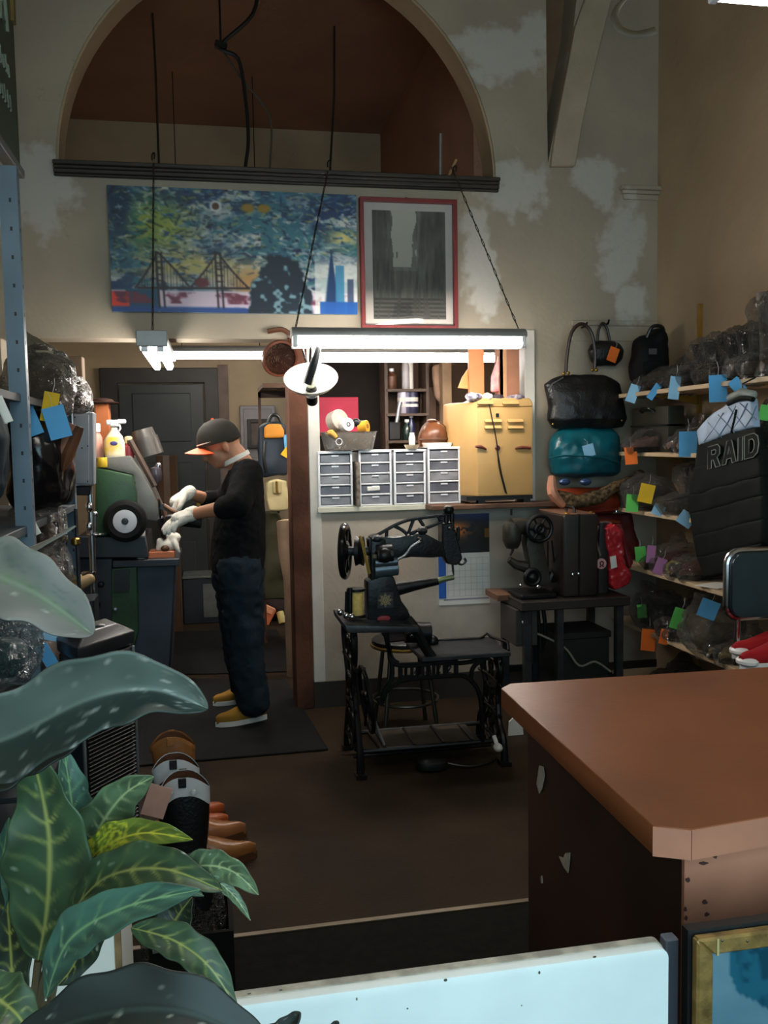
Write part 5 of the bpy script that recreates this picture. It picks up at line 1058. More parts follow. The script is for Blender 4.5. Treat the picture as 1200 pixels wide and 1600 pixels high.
b = B(); b.prism(xz(YK-.1, [(443,680),(451,678),(452,700),(445,702)]), YK-.1, YK-.085, 'xz'); b.build('blue_tag', PAPERB, t); b = B(); b.prism(xz(YK-.1, [(438,710),(452,692),(452,718)]), YK-.108, YK-.1, 'xz'); b.build('yellow_tag', PAPERY, t)
b = B(); b.tube([P(418,662,YK), P(424,650,YK), P(434,650,YK), P(440,662,YK)], .012, sm=3); b.build('top_loop', BLKPLA, t); b = B(); b.tube([P(414,690,YK-.09), P(412,715,YK-.1), P(416,738,YK-.09)], .012, sm=3); b.build('strap', BLKPLA, t)
t = thing('cream_bag', 'cream canvas bag hanging below the navy backpack', 'bag', P(432,800,YK)); b = B(); b.prism(xz(YK, [(416,752),(430,748),(448,750),(449,796),(420,797),(415,780)]), YK-.06, YK+.06, 'xz'); b.blob('bag_body', mat('cream_canvas', (190,176,134), .8, 0, .15), t, .01, 6, .012, 9)
b = B(); b.prism(xz(YK-.07, [(426,752),(440,752),(440,772),(426,772)]), YK-.075, YK-.055, 'xz'); b.blob('flap', mat('cream_canvas_dark', (164,150,112), .8), t, .008, 3); b = B(); b.tube([P(432,752,YK-.075), P(433,772,YK-.078)], .008); b.ell(P(452,752,YK-.06), (.016,.016,.016), 10); b.build('buckle', BRASS, t)
t = thing('rolled_leather', 'upright roll of brown leather leaning beside the door post', 'roll', V(P(456,1000,5.8).x, 5.8, 0)); 
b = B(); b.tube([P(445,815,5.9), P(448,860,5.85), P(456,905,5.8), V(P(459,960,5.78).x, 5.78, .0)], .055, 16); b.build('leather_sheet', mat('taupe_leather', (124,100,80), .6, 0, .25), t); b = B(); b.torus(P(445,816,5.9), .045, .010, P(448,860,5.85)-P(445,815,5.9), 18, 6); b.build('roll_edge', mat('roll_edge', (206,186,150), .6), t)
b = B(); b.tube([P(463,800,5.85), P(466,812,5.8), P(462,830,5.8)], .018, 8, sm=2); tag(b.build('bright_scrap', mat('pale_scrap', (214,200,180), .6)), 'pale scrap caught on the door post at hand height', 'scrap')
t = thing('coat', 'dark olive coat hanging below the cream bag beside the door post', 'coat', P(430,940,6.5)); b = B(); b.prism(xz(6.45, [(414,800),(436,798),(446,830),(448,935),(412,938)]), 6.4, 6.5, 'xz'); b.blob('coat_fabric', mat('olive_cloth', (62,60,44), .8, 0, .3), t, .016, 4, .03, 6); b = B(); b.tube([P(424,802,6.45), P(430,790,6.45), P(436,802,6.45)], .01); b.build('coat_loop', BLKPLA, t)
b = B(); b.box(P(459,790,6.6).x-.02, P(460,790,6.6).x, 6.4, 6.8, 0, 1.9); b.box(P(410,790,6.6).x, P(412,790,6.6).x+.01, 6.76, 6.8, 0, 1.9); b.box(P(410,790,6.6).x, P(460,790,6.6).x, 6.76, 6.8, 1.86, 1.9); b.box(P(410,790,6.6).x, P(460,790,6.6).x, 6.2, 6.8, 1.9, 1.93); tag(b.build('coat_rack', WOODB), 'brown open rack holding the bags behind the man', 'rack')
ORB = mat('orange_carton', (226,120,74), .6, 0, .15)
t = thing('orange_carton', 'orange carton tilted on the floor behind the man', 'box', V(P(412,970,7.5).x,7.5,0)); oc = V(P(414,950,7.5).x,7.5,.095); b = B(); b.obox(oc, (.13,.1,.14), RY(.5)); b.build('carton_body', ORB, t, bevel=.004); b = B(); b.obox(oc+V(.02,-.04,.045), (.1,.04,.055), RY(.5)); b.build('flap', mat('pale_orange', (250,166,124), .6), t, bevel=.003)
t = thing('cream_roll', 'short cream roll lying beside the orange carton', 'roll', V(P(440,968,7.5).x,7.5,0)); b = B(); b.cyl(V(P(437,952,7.5).x,7.5,.10), V(P(441,969,7.5).x,7.45,.012), .032, n=14); b.build('roll_body', mat('cream_roll', (206,180,110), .6), t)
t = thing('dark_sack', 'dark sack slumped behind the orange carton', 'sack', V(P(428,972,7.7).x,7.7,0)); b = B(); b.ell(V(P(428,958,7.7).x,7.7,.10), (.17,.12,.10), 16); b.blob('sack_fabric', mat('dark_sack', (50,38,36), .8, 0, .3), t, .014, 3, .04, 7)
# low things seen between the machine pedestal and the man
t = thing('grey_cabinet', 'grey low cabinet at the far wall behind the man\'s legs', 'cabinet', V(P(310,950,7.8).x, 7.8, 0)); a, c = P(285,905,7.7), P(330,955,7.7); b = B(); b.box(a.x, c.x+.1, 7.7, 8.05, 0, a.z); b.build('cabinet_body', DGREY, t, bevel=.006); b = B(); b.box(a.x, c.x+.1, 7.69, 8.05, a.z, a.z+.02); b.build('cabinet_top', GREYM, t, bevel=.003); b = B(); b.box((a.x+c.x)/2+.05, c.x+.08, 7.694, 7.7, .05, a.z-.05); b.build('cabinet_door', GREYM, t, bevel=.003)
t = thing('cardboard_carton', 'brown cardboard carton standing behind the machine against the dark door', 'box', V(P(262,780,7.4).x, 7.4, P(262,830,7.4).z)); a, c = P(244,712,7.4), P(280,830,7.4); b = B(); b.box(a.x, c.x, 7.4, 7.6, 0, a.z); b.build('carton_body', mat('dark_card', (78,56,40), .7, 0, .2), t, bevel=.004); b = B(); b.box(a.x+.05, a.x+.1, 7.396, 7.4, 0, a.z); b.build('tape_strip', mat('tape_brown', (92,68,46), .3), t)
# ------------------------------------------------------------------ hand bags hung at the end of the back wall
def hookpin(lab, q): b = B(); b.tube([V(q.x, YB+.005, q.z), V(q.x, YB-.07, q.z), V(q.x, YB-.085, q.z+.02)], .006, 6); return tag(b.build('coat_hook', IRON), lab, 'hook')
YH = 4.93
def tagp(parent, x, y, w_, h, col, Y=None, X=None, tilt=0., rz=-.35, name=None):
    q = P(x, y, Y) if Y else PX(x, y, X); b = B(); R = RZ(rz)@RY(tilt)
    b.obox(q, (w_, .0016, h), R); o = b.build('ticket', TAGS[col], parent); o['label'] = col+' paper ticket'
    b = B(); b.tube([q+(R@V(0,0,h*.44)), q+(R@V(.004,.0,h*.75)), q+(R@V(.0,.03,h*1.0))], .0007, 4); b.build('string', PAPERW, o)
    return o
t = thing('black_handbag', 'large black leather handbag with tall looped handles hanging left of the shelves', 'bag', P(912,668,YH))
b = B(); c0 = P(866,600,YH)
rg = []
for y, xl_, xr_, d in ((669,864,973,.05),(655,855,978,.085),(635,858,974,.085),(612,853,969,.065),(600,850,968,.045),(592,862,956,.035),(586,878,940,.022)):
    a, c = P(xl_, y, YH-.02), P(xr_, y, YH-.02); rg.append(((a+c)/2, V((c.x-a.x)/2,0,0), V(0,d,0)))
b.loft(rg, 26, .75); b.blob('bag_body', BLKLEA, t, .008, 4, .008, 6, .003, 12)
for dy in (-.035, .03):
    b = B(); b.tube([P(884,584,YH+dy), P(886,555,YH+dy), P(893,520,YH+dy), P(908,506,YH+dy), P(923,518,YH+dy), P(930,550,YH+dy), P(929,578,YH+dy)], .0105, 8, sm=4); b.build('handle', mat('brown_black_leather', (52,36,32), .4), t)
for x, y, r in ((881,584,.011),(888,583,.011),(926,578,.011),(932,578,.011),(864,663,.007),(972,657,.007)): b = B(); b.ell(P(x, y, YH-(.06 if r > .01 else .09)), (r,r*.8,r), 10); b.build('stud', BRASS, t)
b = B(); b.tube([P(857,612,YH-.085), P(863,600,YH-.08), P(880,590,YH-.06)], .004); b.build('zip', ALU, t)
hookpin('hook holding the tall handles of the large black handbag', P(908,512,YB))
YH2 = 4.99
t = thing('small_black_bag', 'small black bag with an orange ticket hanging behind the large black handbag', 'bag', P(946,572,YH2))
b = B(); rg = []
for y, xl_, xr_, d in ((572,930,962,.02),(562,922,972,.04),(548,918,974,.04),(538,924,968,.03),(533,934,960,.015)):
    a, c = P(xl_, y, YH2), P(xr_, y, YH2); rg.append(((a+c)/2, V((c.x-a.x)/2,0,0), V(0,d,0)))
b.loft(rg, 22, .8); b.blob('bag_body', BLKLEA, t, .008, 3, .008, 10)
b = B(); b.tube([P(934,536,YH2), P(935,518,YH2), P(941,505,YH2), P(948,512,YH2), P(954,538,YH2)], .008, 8, sm=4); b.build('handle', BLKLEA, t)
tagp(t, 958, 554, .06, .085, 'orange', Y=YH2-.055, tilt=.35, rz=0); hookpin('hook holding the small black bag with the orange ticket', P(942,508,YB))
t = thing('teal_bag', 'shiny teal bag with a pale blue ticket below the large black handbag', 'bag', P(912,746,YH))
b = B(); rg = []
for y, xl_, xr_, d in ((745,868,962,.03),(738,862,966,.09),(715,859,967,.11),(690,860,966,.10),(677,866,962,.07),(668,878,952,.03)):
    a, c = P(xl_, y, YH-.01), P(xr_, y, YH-.01); rg.append(((a+c)/2, V((c.x-a.x)/2,0,0), V(0,d,0)))
b.loft(rg, 26, .7); b.blob('bag_body', mat('teal_patent', (12,86,98), .28, 0, .3, 9), t, .010, 4, .014, 7, .006, 12)
b = B(); b.tube([P(858,716,YH-.12), P(880,712,YH-.135), P(915,713,YH-.14), P(945,716,YH-.135), P(967,723,YH-.11)], .006, 6, sm=3); b.build('piping', MATS['teal_patent'], t)
tagp(t, 920, 704, .068, .07, 'pale blue', Y=YH-.135, tilt=-.25, rz=0)
b = B(); b.tube([P(880,672,YH), P(885,655,YH), P(940,655,YH), P(948,672,YH)], .009, 8, sm=3); b.build('strap', MATS['teal_patent'], t)
b = B(); b.tube([P(905,690,YB), P(905,660,YB-.02)], .005); b.build('hanger_loop', IRON, t)
t = thing('leopard_bag', 'brown speckled fur bag hanging between the teal and orange bags', 'bag', P(920,796,YH))
b = B(); b.limb([P(872,774,YH-.09), P(895,784,YH-.11), P(925,780,YH-.12), P(955,766,YH-.11), P(985,752,YH-.08), P(1000,742,YH-.05)], [.035,.042,.042,.036,.034,.03], 12); b.blob('fur_body', mat('leopard_fur', (112,92,64), .9, 0, .0, 45, .4, 200, rgb2=(48,36,28)), t, .009, 3, .012, 16)
b = B(); b.tube([P(862,745,YH-.10), P(863,770,YH-.13), P(880,790,YH-.12)], [.02,.032,.02], 8, sm=3); b.build('pink_strap', mat('pink_tan_leather', (186,128,100), .5), t)
for x in (882, 915): b = B(); b.ell(P(x,753,YH-.12), (.036,.025,.021), 12); b.build('blue_patch', mat('blue_sheen', (52,74,110), .25, .3, .3), t)
t = thing('orange_bag', 'orange-red patent bag hanging lowest below the speckled fur bag', 'bag', P(915,802,YH))
b = B(); rg = []
for y, xl_, xr_, d in ((803,885,955,.02),(799,866,966,.05),(790,858,970,.07),(775,860,968,.05),(762,868,955,.02)):
    a, c = P(xl_, y, YH+.0), P(xr_, y, YH+.0); rg.append(((a+c)/2, V((c.x-a.x)/2,0,0), V(0,d,0)))
b.loft(rg, 26, .75); b.blob('bag_body', mat('orange_patent', (150,66,28), .28, 0, .3, 5, rgb2=(110,30,26)), t, .009, 3, .008, 7)
b = B(); b.tube([P(866,797,YH-.09), P(912,801,YH-.1), P(966,794,YH-.09)], .007, 6, sm=3); b.build('piping', MATS['orange_patent'], t); b = B(); b.ell(P(963,800,YH-.09), (.006,.006,.012), 8); b.build('zip_pull', CHROME, t)
t = thing('maroon_bag', 'dark red bag hanging behind the red tote under the orange bag', 'bag', P(965,850,4.95)); b = B(); b.prism(xz(4.95, [(925,806),(985,800),(996,850),(990,880),(930,870)]), 4.93, 5.02, 'xz'); b.blob('bag_body', mat('maroon_leather', (92,28,26), .4, 0, .3), t, .012, 5, .015, 9); b = B(); b.tube([P(928,822,4.92), P(945,814,4.91), P(968,816,4.92)], .01, sm=3); b.build('strap', MATS['orange_patent'], t)

# ------------------------------------------------------------------ shelves along the right wall
XS = 2.335
SZ = [1.768, 1.436, 1.112, .792, .455, .13]
SHB = mat('pale_shelf_board', (196,172,138), .6, 0, .2, 3)
YST = mat('yellow_standard', (176,136,58), .4, .5, .2)
for k, z in enumerate(SZ):
    sh = thing('wall_shelf', ['top pale wooden shelf on the right wall, bagged boots on it', 'second pale shelf from the top on the right wall', 'third pale shelf from the top on the right wall', 'fourth pale shelf from the top on the right wall', 'fifth pale shelf from the top, low on the right wall', 'lowest pale shelf on the right wall, behind the counter'][k], 'shelf', (2.5, 3.75, z-.022), 'right wall shelves')
    b = B(); b.box(XS, XR-.002, 2.55, 4.93, z-.022, z); b.build('board', SHB, sh, bevel=.002)
    for y in (4.55, 3.55, 2.75): b = B(); b.prism([(XS+.03,z-.023),(XR-.02,z-.023),(XR-.02,z-.075)], y-.005, y+.005, 'xz'); b.build('bracket', YST, sh)
for y, lab in ((4.55, 'yellow slotted standard showing above the top shelf near the corner'), (3.55, 'yellow slotted standard hidden behind the vest'), (2.75, 'yellow slotted standard nearest to the counter stool')):
    b = B(); b.box(XR-.018, XR-.001, y-.012, y+.012, .05, 2.24 if y > 4 else 1.9); tag(b.build('wall_standard', YST), lab, 'standard', 'yellow shelf standards')
def parcel(lab, x, zi, Xc, L=.25, kind='shoe', leather=BRNLEA, wrap=WRAP, tags=(), ht=.13, wid=.22, dp=.26, H=.32, rz=0., name='bagged_shoes', dz=0):
    """a pair in a clear bag; x = photograph column of its middle at the shelf front"""
    z = SZ[zi]; q = PX(x, 700, XS+.05); y = q.y; loc = V(Xc, y, z)
    t = thing(name, lab, 'shoes' if kind == 'shoe' else 'boots' if kind == 'boot' else 'parcel', loc, 'wrapped repairs on the right shelves')
    R = Matrix.Translation(loc+V(dp/2-.01,0,.006)) @ RZ(PI+rz)
    if kind == 'shoe':
        for s in (-1, 1): shoe_parts(t, R @ Matrix.Translation((0, s*L*.2, 0)) , L, leather, RUBBER, .2, .9)
    elif kind == 'boot':
        for s in (-1, 1): boot_parts(t, R @ Matrix.Translation((0, s*L*.2, 0)), H, L, leather, RUBBER, .052)
    elif kind == 'cloth':
        b = B(); b.ell(loc+V(0,0,ht*.42), (dp*.42, wid*.42, ht*.40), 14, None, .7); b.blob('wrapped_goods', leather, t, .012, 2, .02, 9)
    if wrap:
        b = B(); b.T = R if kind != 'cloth' else None
        if kind == 'cloth': b.ell(loc+V(-.01,0,ht*.45+.004), (dp*.5,wid*.5,ht*.5), 16, None, .7); b.limb([loc+V(-.02,wid*.2,ht*.9), loc+V(-.05,wid*.3,ht*1.15)], [.035,.012])
        else:
            for s in (-1, 1):
                b.limb([(L*.12,s*L*.2,L*.24), (L*.5,s*L*.21,L*.2), (L*.9,s*L*.19,L*.13)], [L*.25,L*.23,L*.15])
                if kind == 'boot': b.limb([(L*.2,s*L*.2,L*.3), (L*.2,s*L*.22,H*.8)], [L*.27,.078])
            b.limb([(L*.3,0,L*.3), (L*.2,-L*.2,L*.6)], [L*.2,.03])
        b.blob('plastic_wrap', wrap, t, .0125, 1, .030, 9, .022, 15)
    for tg in tags: tagp(t, tg[0], tg[1], tg[2], tg[3], tg[4], X=XS-.012-.05*(tg[6] if len(tg) > 6 else 0), tilt=tg[5], rz=-.45)
    return t
# top shelf
parcel('dark wine coloured small shoes in clear plastic, first on the top shelf from the corner', 1000, 0, 2.46, .2, 'shoe', mat('wine_leather', (72,40,44), .35), WRAP, [(989,615,.055,.10,'pale blue',.35)], .12, .2, .24)
parcel('brown shoes in clear plastic in front of the black backpack on the top shelf', 1028, 0, 2.48, .26, 'shoe', BRNLEA, WRAPD, [(1022,612,.035,.09,'blue',.6)], .17, .24, .27)
parcel('black ankle boots in shiny plastic, third along the top shelf', 1060, 0, 2.48, .26, 'boot', BLKLEA, WRAP, [(1054,606,.052,.115,'pale blue',.12)], .2, .24, .28, .22)
parcel('black tall boots in shiny plastic beside the yellow standard on the top shelf', 1105, 0, 2.49, .27, 'boot', BLKLEA, WRAPD, [(1122,607,.08,.125,'blue',-.03)], .22, .3, .29, .24)
parcel('grey tall boots in clear plastic standing toward the right of the top shelf', 1155, 0, 2.49, .27, 'boot', mat('grey_boot', (92,84,72), .5, 0, .3), WRAP, [(1152,603,.07,.05,'blue',.9)], .3, .25, .29, .40)
parcel('brown tall boots at the right edge of the picture on the top shelf', 1207, 0, 2.49, .27, 'boot', BRNLEA, WRAP, [], .3, .25, .29, .46)
t = thing('black_backpack', 'black backpack standing on the top shelf in the corner', 'bag', V(2.55, 4.84, SZ[0])); c = V(2.50,4.80,SZ[0]); b = B(); b.ell(c+V(.0,0,.17), (.11,.085,.165), 16, None, .7); b.ell(c+V(.04,0,.30), (.06,.08,.07), 12); b.blob('pack_body', mat('black_nylon', (18,18,20), .7, 0, .3), t, .012, 3, .025, 8); b = B(); b.tube([c+V(-.05,-.06,.31), c+V(-.02,-.07,.37), c+V(.05,-.05,.37), c+V(.07,-.04,.3)], .011, 8, sm=4); b.build('top_loop', BLKPLA, t); b = B(); b.obox(c+V(-.03,-.095,.23), (.05,.006,.035)); b.build('patch', mat('grey_patch', (70,70,72), .6), t, bevel=.003)
b = B(); b.obox(c+V(-.02,-.095,.12), (.13,.03,.11)); b.build('front_pocket', mat('black_nylon', (18,18,20)), t, bevel=.012, seg=2)
# second shelf
t = thing('dark_case', 'flat dark olive case standing upright at the back of the second shelf', 'case', V(2.5, 4.6, SZ[1])); b = B(); b.box(2.42, 2.52, 4.44, 4.86, SZ[1]+.001, SZ[1]+.25); b.build('shell', mat('olive_case', (46,44,34), .5, 0, .2), t, bevel=.012, seg=2); b = B(); b.box(2.414, 2.525, 4.44, 4.86, SZ[1]+.14, SZ[1]+.15); b.build('seam', BLKPLA, t); b = B(); b.tube([(2.415,4.58,SZ[1]+.22),(2.39,4.6,SZ[1]+.24),(2.39,4.7,SZ[1]+.24),(2.415,4.72,SZ[1]+.22)], .007, sm=3); b.build('handle', BLKPLA, t)
parcel('dusky pink shoes in clear plastic at the corner end of the second shelf', 1008, 1, 2.40, .24, 'shoe', mat('dusky_pink', (140,100,92), .5), WRAP, [(986,712,.066,.095,'orange',-.08,1)], .15, .30, .24)
parcel('silver and pink shoes in bright plastic on the second shelf, big blue ticket', 1070, 1, 2.44, .25, 'shoe', mat('pink_satin', (190,150,138), .35), WRAP, [(1075,694,.085,.125,'blue',.0)], .15, .26, .26)
parcel('grey bundle in smoky plastic right of the vest on the second shelf', 1204, 1, 2.46, .25, 'cloth', BLKLEA, WRAPD, [(1196,645,.05,.065,'green',.2)], .2, .22, .26)
# third shelf
parcel('grey bundle in crackled plastic at the corner end of the third shelf', 1010, 2, 2.42, .25, 'cloth', mat('grey_bundle', (70,64,62), .6, 0, .3), WRAP, [(1010,771,.075,.10,'yellow',.22,1),(988,786,.066,.095,'green',.06,1)], .18, .24, .26)
parcel('dark boots in crackled plastic in the middle of the third shelf', 1052, 2, 2.46, .26, 'boot', mat('charcoal_leather', (44,42,42), .4), WRAP, [(1029,797,.06,.06,'pale blue',.4),(1072,811,.075,.07,'pale blue',.6)], .2, .26, .27, .24)
parcel('black shoes in smoky plastic behind the vest on the third shelf', 1120, 2, 2.5, .26, 'shoe', BLKLEA, WRAPD, [], .16, .24, .27)
# fourth shelf
parcel('maroon shoes in thin plastic at the corner end of the fourth shelf', 1030, 3, 2.46, .26, 'shoe', mat('maroon_shoe', (98,48,50), .4), WRAP, [(1001,866,.058,.085,'green',-.1),(1017,866,.045,.095,'mauve',.1),(1031,885,.05,.09,'mauve',.35)], .17, .26, .28)
parcel('brown pumps in thin plastic left of the vest on the fourth shelf', 1075, 3, 2.44, .24, 'shoe', mat('brown_pump', (110,72,58), .4), WRAP, [], .11, .24, .25)
q = PX(1052,876,2.40); q.z = SZ[3]+.034; b = B(); b.torus(q, .032, .006, (-.6,-.7,.2), 24, 8); tag(b.build('yellow_ring', mat('yellow_band', (176,168,60), .4)), 'yellow-green ring leaning on the bagged brown pumps', 'ring')
b = B(); q = PX(1120,897,2.40); q.z = SZ[3]+.004; b.obox(q, (.16,.13,.003), RZ(.4)); tag(b.build('paper_sheet', PAPERW), 'white sheet of paper on the fourth shelf under the vest', 'paper')
# fifth and sixth shelf
parcel('dark green bundle in thin plastic at the corner end of the fifth shelf', 1015, 4, 2.45, .25, 'cloth', mat('dark_green_bundle', (34,44,36), .6), WRAP, [(1003,955,.05,.075,'green',-.1),(1013,1000,.075,.12,'orange',.06)], .2, .26, .26)
parcel('black shoes in plastic with green and orange tickets on the fifth shelf', 1058, 4, 2.45, .26, 'shoe', BLKLEA, WRAP, [(1060,967,.065,.11,'green',.3),(1038,995,.045,.08,'orange',.2)], .2, .26, .27)
parcel('grey bundle in clear plastic with a blue ticket toward the counter on the fifth shelf', 1108, 4, 2.42, .26, 'cloth', mat('khaki_bundle', (96,88,70), .6, 0, .4), WRAP, [(1107,952,.085,.09,'blue',.35)], .24, .28, .27)
parcel('gold flecked shoes in crackled plastic beside the chrome post of the stool', 1140, 4, 2.44, .25, 'shoe', mat('gold_shoe', (150,130,84), .3, .5, .4), WRAP, [], .17, .26, .26)
parcel('black shoes in plastic on the lowest shelf near the corner', 1040, 5, 2.46, .26, 'shoe', BLKLEA, WRAPD, [], .15, .24, .27)

# padded vest with letters
XV = 2.27
yz = lambda pts, X=XV: [(PX(a, b_, X).y, PX(a, b_, X).z) for a, b_ in pts]
t = thing('padded_vest', 'black padded vest with pale blue quilted shoulders and the letters RAID', 'vest', PX(1135,905,XV))
BLKN = mat('black_padded_nylon', (15,20,18), .75, 0, .25, 8)
for pl_ in ([(1088,730),(1194,700),(1196,745),(1080,778)], [(1079,772),(1196,742),(1198,775),(1082,806)], [(1082,800),(1198,772),(1199,812),(1088,842)], [(1086,836),(1199,808),(1198,850),(1094,874)], [(1093,868),(1198,846),(1180,888),(1105,904)]):
    b = B(); b.prism(yz(pl_), XV-.022, XV+.030, 'yz'); b.blob('baffle', BLKN, t, .0075, 5, .004, 9)
b = B(); b.prism(yz([(1094,690),(1150,672),(1186,668),(1194,712),(1088,742)]), XV-.016, XV+.02, 'yz'); b.blob('yoke', BLKN, t, .007, 4)
QB = mat('pale_blue_quilt', (158,180,206), .5, 0, .25, 9)
b = B(); b.prism(yz([(1093,672),(1110,652),(1140,630),(1179,622),(1184,668),(1150,676),(1096,697)]), XV-.02, XV+.02, 'yz'); b.blob('quilted_shoulder', QB, t, .007, 5, .004, 12)
b = B()
for p0, p1 in (((1106,660),(1128,684)),((1122,648),(1148,676)),((1138,636),(1166,670)),((1156,630),(1182,656)),((1100,690),(1130,645)),((1120,686),(1150,634)),((1142,676),(1168,630)),((1164,668),(1182,634))):
    b.tube([PX(p0[0],p0[1],XV-.0205), PX((p0[0]+p1[0])/2+1.5,(p0[1]+p1[1])/2+1,XV-.0215), PX(p1[0],p1[1],XV-.0205)], .0022, 5)
b.build('quilt_stitching', mat('quilt_thread', (104,122,146), .7), t)  # stitched lines in a darker blue than the quilt
b = B(); b.tube([PX(1151,640,XV-.021), PX(1148,655,XV-.021), PX(1143,676,XV-.021)], .006, 6); b.build('shoulder_seam', BLKN, t)
b = B(); b.limb([PX(1142,622,XV), PX(1160,614,XV), PX(1177,617,XV)], [.02,.024,.02]); b.blob('collar', mat('grey_collar', (128,136,132), .6, 0, .2), t, .006, 3, .006, 16)
b = B(); b.tube([PX(1138,631,XV-.02), PX(1158,622,XV-.024), PX(1177,624,XV-.02)], .011, 8, sm=3); b.build('collar_band', BLKN, t)
b = B(); b.tube([PX(1160,612,XV), PX(1160,600,XV), V(XS-.004, PX(1160,600,XV).y, SZ[0]+.0)], .004, 6); b.build('hanger_loop', IRON, t)
GL = {'R': ([(0,0),(.30,0),(.30,.36),(.42,.36),(.62,0),(.98,0),(.72,.42),(.92,.55),(.92,.85),(.75,1),(0,1)], [(.30,.60),(.55,.60),(.62,.66),(.62,.76),(.55,.80),(.30,.80)]),
      'A': ([(0,0),(.28,0),(.35,.22),(.66,.22),(.73,0),(1.02,0),(.68,1),(.34,1)], [(.42,.42),(.60,.42),(.51,.74)]),
      'I': ([(0,0),(.32,0),(.32,1),(0,1)], None),
      'D': ([(0,0),(.62,0),(.88,.16),(.96,.5),(.88,.84),(.62,1),(0,1)], [(.31,.22),(.52,.22),(.64,.34),(.66,.5),(.64,.66),(.52,.78),(.31,.78)])}
GST = mat('grey_stitch', (150,150,142), .7)
x_ = 0; tw = .98+.12+1.02+.12+.32+.12+.96
for ch in 'RAID':
    o, h_ = GL[ch]; q0, q1 = PX(1108,733,XV-.02), PX(1188,712,XV-.02)
    mp = lambda p: (q0.lerp(q1, (x_+p[0])/tw).y, q0.lerp(q1, (x_+p[0])/tw).z+.100*p[1])
    b = B(); b.prism([mp(p) for p in o], XV-.027, XV-.015, 'yz', [[mp(p) for p in h_]] if h_ else ()); b.build('letter', BLKN, t, smooth=False)
    b = B()
    for lp in ([o]+([h_] if h_ else [])): b.tube([(XV-.0275, *mp(p)) for p in lp], .0021, 5, closed=True)
    b.build('letter_outline', GST, t)
    x_ += max(p[0] for p in o)+.12
# ------------------------------------------------------------------ counter, stool and sneakers
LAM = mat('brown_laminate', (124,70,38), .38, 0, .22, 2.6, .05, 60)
LAM2 = mat('scratched_laminate', (172,114,90), .42, 0, .25, 5, .05, 40)
ct = thing('shop_counter', 'brown laminate shop counter with clipped corners and scraped side coloured as if in shade', 'counter', (1.2, 1.5, 0))
zc = .97; top = [PZ(x, y, zc) for x, y in ((783,1075),(1020,1290),(1080,1296))]
pts = [(top[0].x,top[0].y),(top[1].x,top[1].y),(top[2].x,top[2].y),(1.78,top[2].y+.135),(1.78,1.87),(.652,1.898)]
b = B(); b.prism(pts, zc-.044, zc, 'xy'); b.build('counter_top', LAM, ct, bevel=.0015)
# edge banding on the front and the clipped corner
b = B(); e0, e1, e2 = [V(p[0], p[1], 0) for p in pts[1:4]]
def band(a, c, o=.0022): d = (c-a).normalized(); n_ = V(d.y, -d.x, 0)*o; b.prism([(a.x,a.y),(c.x,c.y),(c.x+n_.x,c.y+n_.y),(a.x+n_.x,a.y+n_.y)], zc-.044, zc-.001, 'xy')
band(e0, e1); band(e1, e2); b.build('edge_band', LAM2, ct)
xl = P(1063,1340,1.17).x+.0; body_ = [(xl,1.165),(1.72,1.29),(1.72,1.83),(xl+.005,1.83)]
b = B(); b.prism(body_, 0.0, zc-.044, 'xy'); b.build('cabinet', mat('shaded_counter_side', (64,40,30), .5, 0, .35, 3), ct, bevel=.002)  # unlit side: shade mixed into the laminate colour
b = B(); d = V(body_[1][0]-xl, body_[1][1]-1.165, 0).normalized(); n_ = V(d.y,-d.x,0)*.008
b.prism([(xl-.001,1.165),(1.72,1.29),(1.72+n_.x,1.29+n_.y),(xl-.001+n_.x,1.165+n_.y)], 0, zc-.046, 'xy'); b.build('front_panel', LAM2, ct, bevel=.001)
SCR = mat('bare_scrape', (176,164,150), .7, 0, .2, 40)
def scuff(pts_, front=False):
    b = B()
    if front:
        cx_ = sum(p[0] for p in pts_)/len(pts_); cy_ = sum(p[1] for p in pts_)/len(pts_); rx_ = max(abs(p[0]-cx_) for p in pts_); ry_ = max(abs(p[1]-cy_) for p in pts_)
        pts_ = [(cx_+rx_*(.6+.5*random.random())*math.cos(k*PI/6), cy_+ry_*(.5+.6*random.random())*math.sin(k*PI/6)) for k in range(12)]
        q = [P(x, y, 1.165) for x, y in pts_]; q = [V(v.x, 1.165+(v.x-xl)*d.y/d.x-.0085, v.z) for v in q]; b.add([tuple(v) for v in q]+[tuple(v-V(0,.0008,0)) for v in q], [tuple(range(len(q)))]+[tuple(range(2*len(q)-1, len(q)-1, -1))])
        b.build('scrape', mat('dark_scrape', (70,40,34), .6), ct, smooth=False)
    else: b.prism([(PX(x, y, xl).y, PX(x, y, xl).z) for x, y in pts_], xl-.0012, xl+.0005, 'yz'); b.build('scrape', SCR, ct, smooth=False)
scuff([(843,1196),(849,1198),(851,1212),(847,1232),(843,1240),(839,1225)]); scuff([(874,1338),(881,1340),(884,1333),(891,1332),(890,1350),(888,1364),(881,1354)]); scuff([(845,1370),(847,1368),(848,1380),(846,1380)])
for p_ in ([(1089,1345),(1098,1343),(1104,1347),(1096,1350)], [(1112,1336),(1118,1334),(1117,1341)], [(1066,1370),(1072,1366),(1074,1372),(1068,1375)], [(1094,1402),(1100,1404),(1103,1412),(1097,1410)], [(1064,1412),(1069,1412),(1068,1420),(1064,1420)], [(1064,1426),(1070,1425),(1070,1433),(1064,1433)], [(1132,1290),(1141,1288),(1140,1294),(1134,1295)], [(1098,1422),(1104,1424),(1106,1430),(1100,1430)]): scuff(p_, True)
st = thing('bar_stool', 'chrome framed stool with a dark teal vinyl back behind the counter', 'stool', (1.95, 2.95, 0))
VIN = mat('teal_black_vinyl', (30,48,54), .28, 0, .2, 5)
